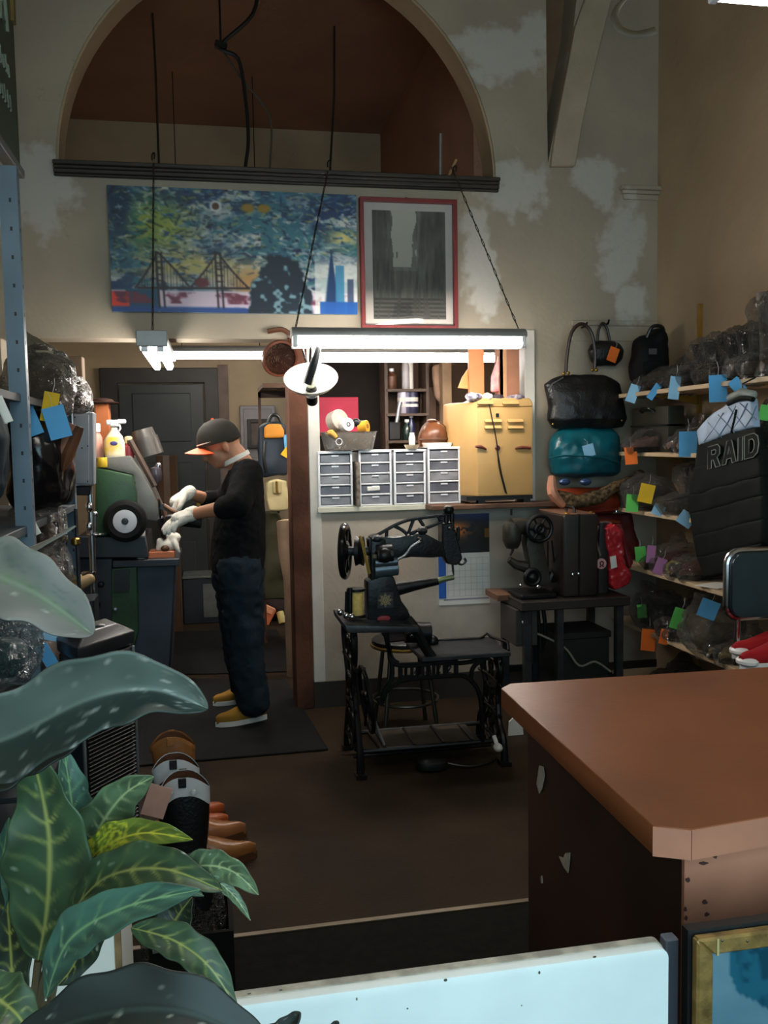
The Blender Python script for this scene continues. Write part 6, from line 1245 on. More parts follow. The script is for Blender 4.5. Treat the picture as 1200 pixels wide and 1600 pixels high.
a, c = P(1137,862,2.98), P(1137,966,2.98); x1 = a.x+.36; zt_, zb = a.z, c.z; xm = (a.x+x1)/2
b = B(); rg = []
def rbox(x0, x1_, z0, z1_, r, n=6):
    o = []
    for cx, cz, s in ((x1_-r, z1_-r, 0), (x0+r, z1_-r, 1), (x0+r, z0+r, 2), (x1_-r, z0+r, 3)):
        o += [(cx+r*math.cos(PI/2*(s+k/n)), cz+r*math.sin(PI/2*(s+k/n))) for k in range(n+1)]
    return o
b.prism(rbox(a.x+.006, x1-.006, zb+.006, zt_-.006, .045), 2.955, 3.01, 'xz'); b.build('back_pad', VIN, st, bevel=.016, seg=3)
b = B(); ol = rbox(a.x, x1, zb, zt_, .05); b.tube([(p[0], 2.985, p[1]) for p in ol], .013, 10, closed=True); b.build('back_rim', CHROME, st)
zs_ = P(1150,1037,2.80).z
px_ = P(1157,985,2.97).x
for x in (px_, x1-(px_-a.x)): b = B(); b.tube([(x,2.99,zb+.03),(x,2.99,zs_-.06)], .012, 12); b.build('back_post', CHROME, st)
sc_ = V(xm, 2.80, zs_-.045)
b = B(); b.loft([(sc_+V(0,0,z),(r,0,0),(0,r,0)) for z, r in ((0,.17),(.01,.185),(.035,.185),(.045,.17))], 28, .6); b.build('seat', VIN, st)
for i in range(4):
    g = PI/4+i*PI/2; b = B(); b.tube([sc_+V(.13*math.cos(g),.13*math.sin(g),0), V(sc_.x+.2*math.cos(g),sc_.y+.2*math.sin(g),0)], .013, 10); b.build('leg', CHROME, st)
b = B(); b.torus(V(sc_.x,sc_.y,.28), .175, .009, (0,0,1), 32, 8); b.build('foot_ring', CHROME, st)
RED = mat('red_canvas', (150,24,30), .7, 0, .15); RSO = mat('white_sneaker_sole', (226,222,220), .45, 0, .05)
for lab, xx, yy, rr, z_ in (('red canvas sneaker with white sole, nearer of the pair on the stool', 1150, 2.745, PI+.1, 0), ('red canvas sneaker with white sole, farther of the pair on the stool', 1147, 2.86, PI-.03, .0)):
    q = P(xx, 1000, yy); tz = zs_+.001; t = thing('red_sneaker', lab, 'shoe', V(q.x+.13, yy, tz), 'red sneakers')
    shoe_parts(t, Matrix.Translation(V(q.x+.262, yy, tz)) @ RZ(rr), .265, RED, RSO, 0, .95, lace=RED)
    b = B(); b.T = Matrix.Translation(V(q.x+.262, yy, tz)) @ RZ(rr); b.ell((.235,0,.026), (.034,.044,.020), 14); b.build('toe_cap', RSO, t)
b = B(); q = V(sc_.x-.155, 2.70, zs_+.0); b.ell(q+V(0,0,.012), (.014,.01,.011), 10); b.tube([q+V(0,0,.012), q+V(.03,.02,.02), q+V(.05,.05,.01)], .006); tag(b.build('brass_buckle', BRASS), 'small bright brass buckle lying on the stool by the sneakers', 'buckle')

# ------------------------------------------------------------------ white board, frame and plank in the foreground
Yb_ = 1.05
def P2(x, y, Y=Yb_): return P(x, y, Y)
zt_ = PZ(700,1508,.85).z; x0 = .012-.06; x1 = P(1035,1520,Yb_).x; zt_ = P(1000,1476,Yb_).z
WBM = mat('white_sign_board', (232,238,236), .45, 0, .06, 8)
t = thing('white_board', 'white plastic sign board standing at the bottom in front of the counter', 'board', ((x0+x1)/2, Yb_, .005))
b = B(); b.prism(rbox(x0, x1, .006, zt_, .013), Yb_-.016, Yb_+.0, 'xz'); b.build('panel', WBM, t, bevel=.004, seg=2)
b = B(); b.prism(rbox(x0-.001, x1+.001, .006, zt_+.001, .013), Yb_+.0, Yb_+.014, 'xz'); b.build('back_rim', mat('grimy_rim', (170,164,150), .6, 0, .35, 30), t, bevel=.002)
b = B()
for x, y in ((390,1562),(440,1556),(700,1540),(848,1528),(935,1503),(560,1570),(640,1585),(820,1580)): q = P(x, y, Yb_-.0285); b.ell(q+V(0,.0115,0), (.0022*random.random()+.0006,.0006,.003*random.random()+.0006), 8)
b.build('dirt_specks', mat('dirt', (84,80,70), .8), t)
b = B(); x0, x1 = P(1040,1500,1.12).x, P(1060,1500,1.12).x; b.box(x0, x1, 1.118, 1.138, .005, P(1050,1467,1.12).z); tag(b.build('grey_plank', mat('blue_grey_plank', (120,126,140), .5, 0, .15, 4), bevel=.002), 'narrow blue-grey plank standing between the white board and the counter front', 'plank')
Yf = 1.03; a = P(1083,1462,Yf)
t = thing('framed_print', 'blue tree print in a gilt wooden frame leaning before the counter', 'picture', (a.x+.22, Yf, .005)); fw = .0235; x1 = a.x+.46; z0 = .008
GILT = mat('gilt_frame', (134,106,58), .4, .2, .5, 30, .2, 80)
for nm, poly in (('left', [(a.x,z0),(a.x+fw,z0+fw),(a.x+fw,a.z-fw),(a.x,a.z)]), ('top', [(a.x,a.z),(a.x+fw,a.z-fw),(x1-fw,a.z-fw),(x1,a.z)]), ('right', [(x1,z0),(x1,a.z),(x1-fw,a.z-fw),(x1-fw,z0+fw)]), ('bottom', [(a.x,z0),(x1,z0),(x1-fw,z0+fw),(a.x+fw,z0+fw)])):
    b = B(); b.prism(poly, Yf-.012, Yf+.004, 'xz'); b.build('frame_bar', GILT, t, bevel=.003)
b = B(); b.prism([(a.x-.005,z0-.003),(x1+.005,z0-.003),(x1+.005,a.z+.005),(a.x-.005,a.z+.005)], Yf+.004, Yf+.02, 'xz'); b.build('backing', BLKPLA, t)
def treeprint():
    nx, ny = 90, 150; X, Y = np.meshgrid(np.linspace(0, 1, nx), np.linspace(0, 1.9, ny)); f = fbm(nx, ny, 61, 8, 14, 4); g = fbm(nx, ny, 62, 24, 40, 3)
    im = np.zeros((ny, nx, 3))+np.array([100,132,144.]); im = blend(im, (f-.45)*3, (88,120,136)); m = ((X-.065-.15*np.clip(Y, 0, .15)-1.5*np.clip(Y-.15, 0, 1)-(f-.5)*.10) > 0)*1.0
    im = blend(im, m*1.0, (30,88,108)); im = blend(im, m*((g-.52)*8), (18,62,80)); im = blend(im, (Y > 1.0)*((g-.5)*4+.3), (70,120,120)); return im
picture_grid('print', treeprint(), [(a.x+fw-.002,Yf-.002,a.z-fw+.002),(x1-fw+.002,Yf-.002,a.z-fw+.002),(a.x+fw-.002,Yf-.002,z0+fw),(x1-fw+.002,Yf-.002,z0+fw)], t, .3)
b = B(); q = P(1122,1470,Yf-.013); b.box(q.x-.0015, q.x+.0015, Yf-.0135, Yf-.011, a.z-fw, a.z-.001); b.build('pale_joint', mat('pale_joint', (176,160,110), .5), t)
b = B()
for x, y in ((1129,1470),(1168,1471)): b.ell(P(x, y, Yf-.013), (.0016,.001,.0016), 8)
b.build('frame_pins', CHROME, t)
# ------------------------------------------------------------------ left shelving with its bags
XSL = -.66
LZ = [1.715, 1.235, .665, .2]
BLUEST = mat('blue_grey_steel_paint', (104,122,136), .45, .3, .15, 4)
ls = thing('steel_shelving', 'blue-grey slotted steel shelving along the left edge of the picture', 'shelf', (-.9, 3.9, 0))
pz_ = P(40, 600, 3.45)
def angle_post(x, y, sx, sy):
    b = B(); top = 2.52 if y < 3.6 else 1.72; b.box(min(x, x+sx*.06), max(x, x+sx*.06), y-.0015, y+.0015, 0, top); b.box(x-.0015, x+.0015, min(y, y+sy*.045), max(y, y+sy*.045), 0, top); o = b.build('post', BLUEST, ls)
    b = B()
    for i in range(24 if top > 2 else 16): z = .1+i*.1; b.obox((x+sx*.024, y-.0018, z), (.008,.001,.014)); b.obox((x+.0018, y+sy*.024, z), (.001,.008,.014))
    tag(b.build('post_slots', BLKPLA, o), kind='stuff')
angle_post(-.640, 3.46, -1, 1); angle_post(-1.25, 3.46, 1, 1); angle_post(XSL, 4.72, -1, -1); angle_post(XSL, 2.2, -1, 1)
for z in LZ:
    for y0, y1 in ((2.2, 3.455), (3.51, 4.74)): b = B(); b.box(-1.28, XSL, y0, y1, z-.03, z); b.build('shelf_board', mat('dull_shelf_steel', (62,70,76), .6, .2, .2, 4), ls, bevel=.002)
# sign panel above
t = thing('green_sign', 'dark green sign with faint pale writing at the top left corner', 'sign', (XSL, 2.9, 2.55))
tp = PX(33, 268, -.655); 
b = B(); b.box(-.690, -.667, 2.2, 3.70, 2.575, 3.68); b.build('sign_panel', mat('dark_green_sign', (58,70,60), .4, 0, .15, 3), t, bevel=.003)
b = B(); b.box(-.70, -.655, 2.2, 3.715, 2.545, 2.578); b.build('sign_rail', ALU, t, bevel=.003)
b = B(); random.seed(5)
for z, h in ((3.02,.13),(2.86,.06),(2.74,.06)):
    y = 3.56
    while y > 2.35:
        w_ = h*(.45+random.random()*.3); cz = z+h*.5
        b.tube([(-.6655,y,z),(-.6655,y-w_*.3,z+h*(.6+.4*random.random())),(-.6655,y-w_*.6,z+h*.1),(-.6655,y-w_,z+h*.6)], h*.06, 5, flat=1); y -= w_+h*.18
tag(b.build('faint_writing', mat('faint_writing', (116,128,112), .6), t), kind='stuff')
b = B(); b.box(-.667, -.655, 3.65, 3.69, 3.1, 3.28); b.build('clip', mat('brass_clip', (140,120,70), .4, .5), t)
# bags on the far bay
LG = 'wrapped repairs on the left shelves'
def lbag(lab, c, r, m, name='wrapped_bag', wrap=True, cat='parcel', disp=.03, tags=(), inner=None, pw=.75, disp2=.02):
    c = Vector(c); t = thing(name, lab, cat, c-V(0,0,r[2]), LG)
    if inner: b = B(); b.ell(c-V(0,0,r[2]*.12), (r[0]*.72,r[1]*.72,r[2]*.72), 14, None, .8); b.blob('goods', inner, t, .014, 2, .02, 8)
    b = B(); b.ell(c, r, 18, None, pw); b.limb([c+V(0,0,r[2]*.8), c+V(.03,-.02,r[2]*1.12)], [.05,.015]); b.blob('plastic_wrap' if wrap else 'bag_body', m, t, .013, 1, disp, 7, disp2, 14)
    for (x, y, w_, h, col, tilt, Y) in tags: tagp(t, x, y, w_, h, col, Y=Y, tilt=tilt, rz=.2)
    return t
Z = lambda y, Y=4.2: P(80, y, Y).z
GREYPL = plastic('grey_plastic', (150,140,128), .55, .25); BLKGL = mat('black_glossy_plastic', (20,18,20), .2, 0, .2, 6)
lbag('grey plastic parcel on the left shelf with yellow and blue tickets', P(62,600,4.05), (.13,.16,.13), GREYPL, inner=mat('grey_goods', (110,100,90), .7, 0, .4), tags=((46,658,.07,.12,'blue',-.35,3.80),(78,636,.06,.12,'yellow',.2,3.84),(89,660,.085,.13,'blue',-.25,3.82)))
t = thing('grey_cover', 'pointed grey fabric cover folded on top of the left shelf parcels', 'cover', P(55,560,4.1)); b = B(); b.prism(xz(4.1, [(28,505),(50,522),(82,545),(84,552),(60,556),(70,580),(40,590),(28,575)]), 4.02, 4.16, 'xz'); b.blob('cover_fabric', mat('grey_canvas', (112,106,92), .8, 0, .3), t, .012, 3, .03, 8); b = B(); b.tube([P(48,552,4.0), P(60,550,4.0), P(83,551,4.0)], .008); b.build('pale_hem', mat('pale_hem', (170,156,132), .7), t)
lbag('glossy black plastic bag bulging from the left shelf', P(58,722,3.98), (.13,.15,.205), BLKGL, wrap=False, cat='bag', name='black_bag', pw=.7, disp=.03, disp2=.005)
lbag('smaller black bag behind the glossy black one on the left shelf', P(92,735,4.45), (.07,.1,.16), BLKLEA, wrap=False, cat='bag', name='black_bag', disp2=.004)
t = thing('tan_shoe', 'tan leather shoe hanging heel down beside the left shelf tickets', 'shoe', P(105,682,3.8), LG); shoe_parts(t, Matrix.Translation(P(128,668,3.9)) @ RY(-1.15) @ RZ(PI) @ RX(.4), .20, mat('rosy_tan', (150,100,76), .4, 0, .2), BRNLEA, .2, .9)
lbag('crumpled pale plastic heap on the far end of the left shelf', P(120,622,4.62), (.06,.1,.06), GREYPL, inner=BRNLEA)
b = B(); a = P(122,600,4.9); b.box(a.x-.05, a.x+.03, 4.86, 4.96, a.z-.12, a.z+.14); tag(b.build('brown_carton', mat('dull_card', (96,78,62), .7, 0, .2), bevel=.004), 'dull brown carton at the end of the left shelf near the doorway', 'box')
lbag('brown parcel in plastic on the left shelf below the glossy black bag', P(58,828,4.0), (.11,.14,.11), WRAPD, inner=mat('brown_goods', (104,80,66), .6, 0, .4))
lbag('tan parcel in plastic low on the left shelf above the dusty leaf', P(66,885,4.0), (.10,.13,.10), WRAP, inner=mat('tan_goods', (140,110,92), .6, 0, .4))
b = B(); b.tube([P(42,800,3.6), P(60,835,3.6)], .012, 8, flat=.4); tag(b.build('white_strap', PAPERW), 'short white strap hanging by the blue-grey post', 'strap')
for i, (x, lab) in enumerate(((86,'dark rod with a brass collar left of the chrome pole, leftmost of three'),(99,'dark rod left of the chrome pole, middle of three'),(118,'thin dark rod nearest to the chrome pole'))):
    Yr = 4.5; a = P(x, 790, Yr); t = thing('dark_rod', lab, 'rod', V(a.x, Yr, 0)); b = B(); b.tube([(a.x, Yr, 0), (a.x, Yr, P(x, 815-10*i, Yr).z)], .013-.002*i, 10); b.build('shank', IRON2, t); b = B(); q = P(x, 838+4*i, Yr); b.lathe([(.012,-.02),(.022,-.012),(.022,.012),(.012,.02)], q, (0,0,1), 14); b.build('collar', BRASS, t)
t = thing('wooden_lasts', 'two pale wooden shoe lasts lying on a ledge behind the chrome pole', 'lasts', P(122,915,4.75)); 
for p0, p1, r in ((P(108,900,4.75), P(122,908,4.75), .045), (P(118,916,4.72), P(140,905,4.75), .035)): b = B(); b.limb([p0, p1], [r, r*.8]); b.build('shoe_last', mat('pale_last', (160,132,92), .5, 0, .25), t)
b = B(); a, c = P(100,920,4.8), P(152,930,4.8); b.box(a.x, c.x, 4.66, 4.86, .0, c.z); tag(b.build('dark_bench', DGREY, bevel=.006), 'dark grey small bench under the wooden lasts', 'bench')
# things low on the nearer bay
lbag('pale blue and teal plastic parcel on the low left shelf behind the leaf', P(8,1020,3.1), (.09,.14,.09), plastic('pale_blue_plastic', (110,140,150), .3, .15), inner=mat('teal_goods', (40,90,90), .5), tags=())
lbag('clear plastic parcel with two blue tickets at the right end of the low left shelf', P(70,1030,3.65), (.10,.14,.12), WRAP, inner=mat('rose_goods', (130,100,90), .6, 0, .4), tags=((78,990,.075,.05,'pale blue',.3,3.45),(75,1027,.045,.105,'blue',-.45,3.42)))
lbag('dark teal bag in the near bay of the left shelf', P(-44,705,3.2), (.10,.2,.19), mat('dark_teal_bag', (12,36,46), .75, 0, .3), wrap=False, cat='bag', name='teal_bag', disp2=.004)
b = B(); b.tube([P(-4,620,2.95), P(14,660,2.95)], .014, 8, flat=.4); tag(b.build('pale_strap', PAPERW), 'pale strap over the dark teal bag at the left edge', 'strap')

# ------------------------------------------------------------------ black louvred tower
A0, A1, A2 = P(126,1100,3.25), P(212,1100,3.5), P(95,1100,3.45)
u1 = V(A1.x-A0.x, A1.y-A0.y, 0); u2 = V(A2.x-A0.x, A2.y-A0.y, 0); A0.z = 0; zt_ = P(126,1035,3.25).z
t = thing('air_purifier', 'tall black louvred air purifier with silver edges beside the left shelf', 'appliance', A0+(u1+u2)/2)
cr = [A0, A0+u1, A0+u1+u2, A0+u2]
b = B(); b.prism([(v.x, v.y) for v in cr], .01, zt_-.005, 'xy'); b.build('body', BLKPLA, t, bevel=.006)
cm = A0+(u1+u2)/2; b = B(); vs = [(cm+(v-cm)*1.03) for v in cr]; z1 = P(126,1012,3.25).z; b.add([tuple(v+V(0,0,zt_)) for v in vs]+[tuple((cm+(v-cm)*1.03)+V(0,0,z1)) for v in vs]+[tuple((cm+(v-cm)*.55)+V(0,0,z1+.035)) for v in vs], [(3,2,1,0),(0,1,5,4),(1,2,6,5),(2,3,7,6),(3,0,4,7),(4,5,9,8),(5,6,10,9),(6,7,11,10),(7,4,8,11),(8,9,10,11)]); b.build('lid', mat('black_lid', (30,34,36), .35, 0, .2), t, bevel=.008, seg=2)
b = B(); d1 = u1.normalized(); n1 = V(d1.y, -d1.x, 0); L1 = u1.length
for i in range(44):
    z = .06+i*(zt_-.12)/44; p = A0+d1*.02; q = A0+d1*(L1-.02); h = .008
    b.add([tuple(p+V(0,0,z)), tuple(q+V(0,0,z)), tuple(q+n1*.010+V(0,0,z-.006)), tuple(p+n1*.010+V(0,0,z-.006)), tuple(p+V(0,0,z+h*.4)), tuple(q+V(0,0,z+h*.4)), tuple(q+n1*.010+V(0,0,z-.003)), tuple(p+n1*.010+V(0,0,z-.003))], [(0,1,2,3),(7,6,5,4),(3,2,6,7),(0,3,7,4),(1,5,6,2)])
lo = b.build('louvres', mat('louvre_black', (16,18,18), .4), t, smooth=False); lo['kind'] = 'stuff'
for p in (A0+d1*.006+n1*.004, A0+d1*(L1-.006)+n1*.004): b = B(); b.tube([p+V(0,0,.03), p+V(0,0,zt_-.005)], .006, 8); b.build('silver_trim', ALU, t)
b = B(); b.ell(cm+V(.02,-.03,z1+.037), (.02,.016,.006), 12); b.build('dial', ALU, t)

# ------------------------------------------------------------------ boots and shoes standing on the floor
GT = mat('grey_white_top', (196,196,196), .5, 0, .1)
def western(lab, x, y, Yb, rz, H, main, band=None, top=None):
    q = PZ(x, y, 0) if Yb is None else V(P(x, y, Yb).x, Yb, 0)
    T = Matrix.Translation(q) @ RZ(rz) @ Matrix.Translation((-.06,0,0)); t = thing('western_boot', lab, 'boot', q, 'western boots on the floor'); L = .28; W = .095
    b_ = B(); b_.T = T; rg = []
    for u in np.linspace(.02, .98, 12):
        h = L*.30*(1-.55*u)+L*.05; wv = W/2*(math.sin(PI*(u*.9+.08))**.4)*(1-.75*max(0, u-.55)/.45); rg.append(((L*u,0,L*.08+h*.45),(0,wv,0),(0,0,h*.55)))
    b_.loft(rg, 14, .85); b_.build('foot', main, t, sharp=1.0)
    def ztop(a): return H-.062*math.cos(a)**2-.012*(1-abs(math.cos(a)))
    def wall(z0f, z1f, grow, nz_=10, inner=False):
        o = B(); o.T = T; n = 32
        def fn(u, v):
            a = 2*PI*v; zt_ = ztop(a); z = z0f(zt_)+(z1f(zt_)-z0f(zt_))*u; k = min(1, max(0, (z-.04)/(H-.04))); rx = .056+.030*k+grow; ry = .048+.004*math.sin(k*PI)-.012*k+grow
            return (.06-.012*math.sin(k*PI)+rx*math.cos(a), ry*math.sin(a), z)
        o.grid(fn, nz_, n); return o
    wall(lambda z: .035, lambda z: z, 0).build('shaft', main, t, fixn=False, sharp=3)
    wall(lambda z: z, lambda z: z-.22, -.004, 6).build('lining', BRNLEA, t, fixn=False, sharp=3)
    wall(lambda z: z-.062 if band else z-.016, lambda z: z+.002, .0025, 5).build('collar', band or TANLEA, t, fixn=False, sharp=3)
    for s in (-1, 1): b = B(); b.T = T; b.obox((.06, s*.0455, H-.026), (.026,.006,.034)); b.build('pull_tab', BLKLEA if band else TANLEA, t, bevel=.002)
    k = B(); k.T = T; k.prism([(0,-W*.33),(L*.24,-W*.36),(L*.24,W*.36),(0,W*.33)], 0, L*.13, 'xy'); k.build('heel', BRNLEA, t, bevel=.003)
    k = B(); k.T = T; out = [(L*.22+L*.77*u, W/2*(math.sin(PI*(u*.6+.38))**.5)*(1-.75*u)*.98) for u in np.linspace(0, 1, 9)]; k.prism(out+[(x_,-y_) for x_,y_ in reversed(out)], L*.05, L*.085, 'xy'); k.build('sole', BRNLEA, t, bevel=.002)
    return t, T
BRB = mat('chestnut_boot', (140,88,44), .4, 0, .2)
western('chestnut brown tall boot behind the two black ones', 272, 1290, 3.40, PI, .445, BRB)
western('black western boot with pale grey collar, farther of the two', 277, 1345, 3.22, PI*1.0, .42, BLKLEA, GT)
t, T = western('black western boot with pale grey collar, nearer of the two', 291, 1372, 3.05, PI*1.0, .415, BLKLEA, GT)
b = B(); 
for x in (266, 303): b.ell(P(x, 1239, 2.965), (.010,.006,.012), 10)
b.build('pale_studs', GT, t)
b = B(); q = P(245,1252,2.93); b.obox(q, (.075,.002,.105), RY(.35)); o = b.build('ticket', mat('pinkish_card', (196,150,132), .7), t); o['label'] = 'pinkish paper ticket'
def floor_shoe(lab, tx, ty, L, m, rz, z=0, pt=.65, nm='dress_shoe'):
    toe = PZ(tx, ty, z); d = V(math.cos(rz), math.sin(rz), 0); q = toe-d*L; t = thing(nm, lab, 'shoe', q+d*L/2, 'brown shoes beside the western boots'); shoe_parts(t, Matrix.Translation(q) @ RZ(rz), L, m, BRNLEA, pt, .95); return t
floor_shoe('pointed tan dress shoe nearest to the camera beside the boots', 402, 1340, .30, TANLEA, .10)
floor_shoe('pointed tan dress shoe behind the nearest one', 386, 1308, .30, mat('tan_leather_2', (164,104,64), .3, 0, .3, 9), .12)
floor_shoe('rusty orange shoe behind the two tan dress shoes', 358, 1292, .27, mat('rust_leather', (168,80,36), .4, 0, .2), .2, 0, .2)
t_ = floor_shoe('rusty orange shoe farthest from the camera beside the boots', 352, 1274, .27, mat('rust_leather', (168,80,36)), .2, 0, .2)
# dark box, strap and cup low in front
t = thing('black_box', 'black open box on the floor behind the croton leaves', 'box', V(P(300,1545,2.25).x, 2.3, .004)); a, c = P(232,1480,2.2), P(366,1480,2.2); b = B(); b.prism([(a.x,2.2),(c.x,2.2),(c.x,2.5),(a.x,2.5)], .005, P(300,1462,2.2).z, 'xy', [[(a.x+.012,2.212),(c.x-.012,2.212),(c.x-.012,2.488),(a.x+.012,2.488)]]); b.build('box_walls', mat('matt_black_card', (14,14,14), .85), t, smooth=False); b = B(); b.box(a.x, c.x, 2.2, 2.5, .005, .02); b.build('box_base', BLKPLA, t); b = B(); b.tube([(a.x+.01,2.195,P(300,1478,2.2).z),((a.x+c.x)/2,2.192,P(300,1473,2.2).z),(c.x-.05,2.195,P(300,1480,2.2).z)], .006, flat=.5); b.build('pale_edge', mat('dusty_edge', (110,106,100), .7), t)
zb_ = P(300,1462,2.2).z
t = thing('beige_cane', 'beige curved strap rising from the black box', 'strap', P(335,1490,2.35)); b = B(); b.tube([V(P(322,1395,2.35).x,2.35,P(322,1395,2.35).z), P(328,1440,2.34), P(334,1480,2.33), V(P(333,1500,2.33).x,2.33,.03)], [.010,.011,.011,.010], 8, sm=4, flat=.5); b.build('strap_band', mat('beige_strap', (142,116,86), .6, 0, .2), t); b = B(); b.obox(P(321,1461,2.33), (.04,.02,.02)); b.build('strap_buckle', CHROME, t, bevel=.004)
t = thing('wrapped_boot', 'boot in clear plastic standing in the black box', 'boot', V(P(285,1440,2.36).x, 2.36, .022)); q = V(P(290,1440,2.38).x, 2.38, .022); boot_parts(t, Matrix.Translation(q) @ RZ(PI*.75) @ Matrix.Translation((-.06,0,0)), .34, .24, BLKLEA, RUBBER, .06); b = B(); b.ell(q+V(0,0,.2), (.09,.09,.2), 16, None, .8); b.blob('plastic_wrap', WRAP, t, .013, 1, .02, 9, .02, 15)

# ------------------------------------------------------------------ white painted stand behind the plant
zt_ = P(187,1352,1.2).z; c = P(187,1450,1.2); x0 = P(40,1450,1.2).x
t = thing('white_stand', 'white painted box stand with a worn brown corner behind the croton', 'stand', ((x0+c.x)/2, 1.3, .005))
b = B(); b.box(x0, c.x, 1.2, 1.36, .005, zt_); b.build('stand_body', mat('white_stand_paint', (214,210,200), .55, 0, .08, 4), t, bevel=.002)
b = B(); b.box(c.x-.0075, c.x+.0008, 1.1985, 1.206, .005, zt_+.0005); b.build('worn_edge', mat('raw_edge', (120,96,66), .7, 0, .4, 30), t)
b = B(); b.box(x0-.006, c.x+.006, 1.194, 1.366, zt_, zt_+.014); b.build('stand_top', mat('white_stand_paint', (214,210,200)), t, bevel=.003)

# ------------------------------------------------------------------ plants in the foreground
LEAF = attr_mat('variegated_leaf', .42, .0); DUST = attr_mat('dusty_leaf', .55, .0)
def cr_(pts, t):
    m = len(pts)-1; x = min(t*m, m-1e-6); i = int(x); f = x-i; g = lambda k: Vector(pts[max(0, min(m, k))]); p0, p1, p2, p3 = g(i-1), g(i), g(i+1), g(i+2)
    return .5*((2*p1)+(p2-p0)*f+(2*p0-5*p1+4*p2-p3)*f*f+(3*p1-p0-3*p2+p3)*f**3)
def leaf(parent, pts, wid, style='croton', tilt=0.0, fold=.25, seed=0, tipw=.0, wave=.03, peak=.42, nu=64, nv=22, rise=0.):
    """pts (x, y, distance) along the midrib from base to tip; wid = greatest width in photograph pixels"""
    P3 = [D(x, y, d) for x, y, d in pts]; md = sum(p[2] for p in pts)/len(pts); W = wid/F*md
    rs = random.Random(seed); ph = rs.random()*6; b = B(); UVs = []
    def fn(u, v):
        c = cr_(P3, u); t = (cr_(P3, min(1, u+.02))-cr_(P3, max(0, u-.02))).normalized(); view = (c-ORG).normalized()
        s = t.cross(view).normalized(); n_ = s.cross(t).normalized()
        s2 = s*math.cos(tilt)+n_*math.sin(tilt); n2 = n_*math.cos(tilt)-s*math.sin(tilt)
        w_ = (math.sin(PI*u**(math.log(.5)/math.log(peak)))**(.72 if style[:2] in ('du', 'da') else .95))*(1+.06*math.sin(u*31+ph)+.05*math.sin(u*13+2*ph))*(1-tipw*u) if 0 < u < 1 else 0.0
        w_ = max(w_, .012*(1-u)+.002); a = (v-.5)*2
        UVs.append((u, a)); hgt = -fold*abs(a)**1.3*W*.5*w_+W*wave*1.5*math.sin(u*17+ph+a*1.6)*abs(a)*w_
        rib = -W*.012*math.exp(-(a/.05)**2)
        return tuple(c+s2*(a*W*.5*w_)+n2*(hgt+rib))
    b.grid(fn, nu, nv); me = b.mesh('leaf', worldof(parent), fixn=False, sharp=3.0)
    uv = np.array(UVs); u, a = uv[:,0], uv[:,1]; r = np.random.default_rng(seed+5); nz = np.array([noise.noise(Vector((x*7+seed, y*2.2, seed*.7))) for x, y in UVs]); n2 = np.array([noise.noise(Vector((x*26, y*9, seed*1.7))) for x, y in UVs])
    if style == 'dust_shaded_half':
        col = np.zeros((len(u), 3))+np.array([76,84,76.]); col = blend(col, .5+nz*.9, (60,70,62)); col = blend(col, 1.0*(a < -.03), (36,46,40)); col = blend(col, np.exp(-(a/.03)**2)*.5, (96,106,92)); col = blend(col, (n2-.42)*5, (128,126,118)); col = blend(col, np.clip((u-.8)*4, 0, 1)*np.clip(n2+.4, 0, 1)*.5, (140,134,120))  # half beyond the midrib coloured darker to stand for deep shade
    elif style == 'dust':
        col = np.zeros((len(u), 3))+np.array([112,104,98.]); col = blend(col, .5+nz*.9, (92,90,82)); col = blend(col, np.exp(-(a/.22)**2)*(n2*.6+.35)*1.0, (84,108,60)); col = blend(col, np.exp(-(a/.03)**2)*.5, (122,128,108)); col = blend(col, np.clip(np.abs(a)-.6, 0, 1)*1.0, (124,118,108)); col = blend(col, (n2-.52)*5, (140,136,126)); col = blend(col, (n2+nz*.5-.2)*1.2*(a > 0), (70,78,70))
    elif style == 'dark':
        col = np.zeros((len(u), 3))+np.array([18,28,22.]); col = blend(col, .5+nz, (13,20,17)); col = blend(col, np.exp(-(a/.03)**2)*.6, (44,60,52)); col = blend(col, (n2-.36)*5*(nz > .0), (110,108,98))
    else:
        base = {'croton': (58,82,54), 'teal': (72,108,92), 'yellow': (104,122,44), 'deep': (34,50,34), 'pale': (90,112,80)}[style]; vein = {'croton': (150,150,80), 'teal': (130,164,112), 'yellow': (206,196,64), 'deep': (150,146,66), 'pale': (168,176,124)}[style]
        col = np.zeros((len(u), 3))+np.array(base, float); col = blend(col, .5+nz*1.2, tuple(v*.72 for v in base))
        k = 9.0; phs = u*k-np.abs(a)*1.15+nz*.35; vn = np.clip(1-np.abs((phs % 1)-.5)*2/.34, 0, 1)*np.clip(1.05-np.abs(a)*.95, 0, 1)*np.clip(.85+nz*1.6, 0, 1)
        col = blend(col, vn*1.0, vein); col = blend(col, np.exp(-(a/.055)**2)*.95, vein)
        if style == 'yellow': col = blend(col, np.clip(n2*3+.35, 0, 1)*(u < .55), (188,182,52))
        col = blend(col, (n2-.62)*5, (150,160,140))
    setcol(me, np.concatenate([lin_a(np.clip(col, 0, 255)), np.ones((len(u), 1))], 1))
    o = link('leaf', me, DUST if style in ('dust', 'dust_shaded_half', 'dark') else LEAF, parent)
    s = o.modifiers.new('thickness', 'SOLIDIFY'); s.thickness = .0012; s.offset = 0
    return o
cx = D(62,1700,.78)
cp = thing('croton_plant', 'variegated green and yellow potted croton at the bottom left', 'plant', V(cx.x, cx.y, .55))
leaf(cp, [(60,1500,.78),(74,1420,.77),(78,1320,.76),(66,1240,.75),(46,1165,.73)], 128, 'croton', .25, .3, 1, wave=.02)
leaf(cp, [(122,1345,.80),(116,1290,.79),(108,1230,.785),(98,1165,.78)], 66, 'teal', -.5, .3, 2)
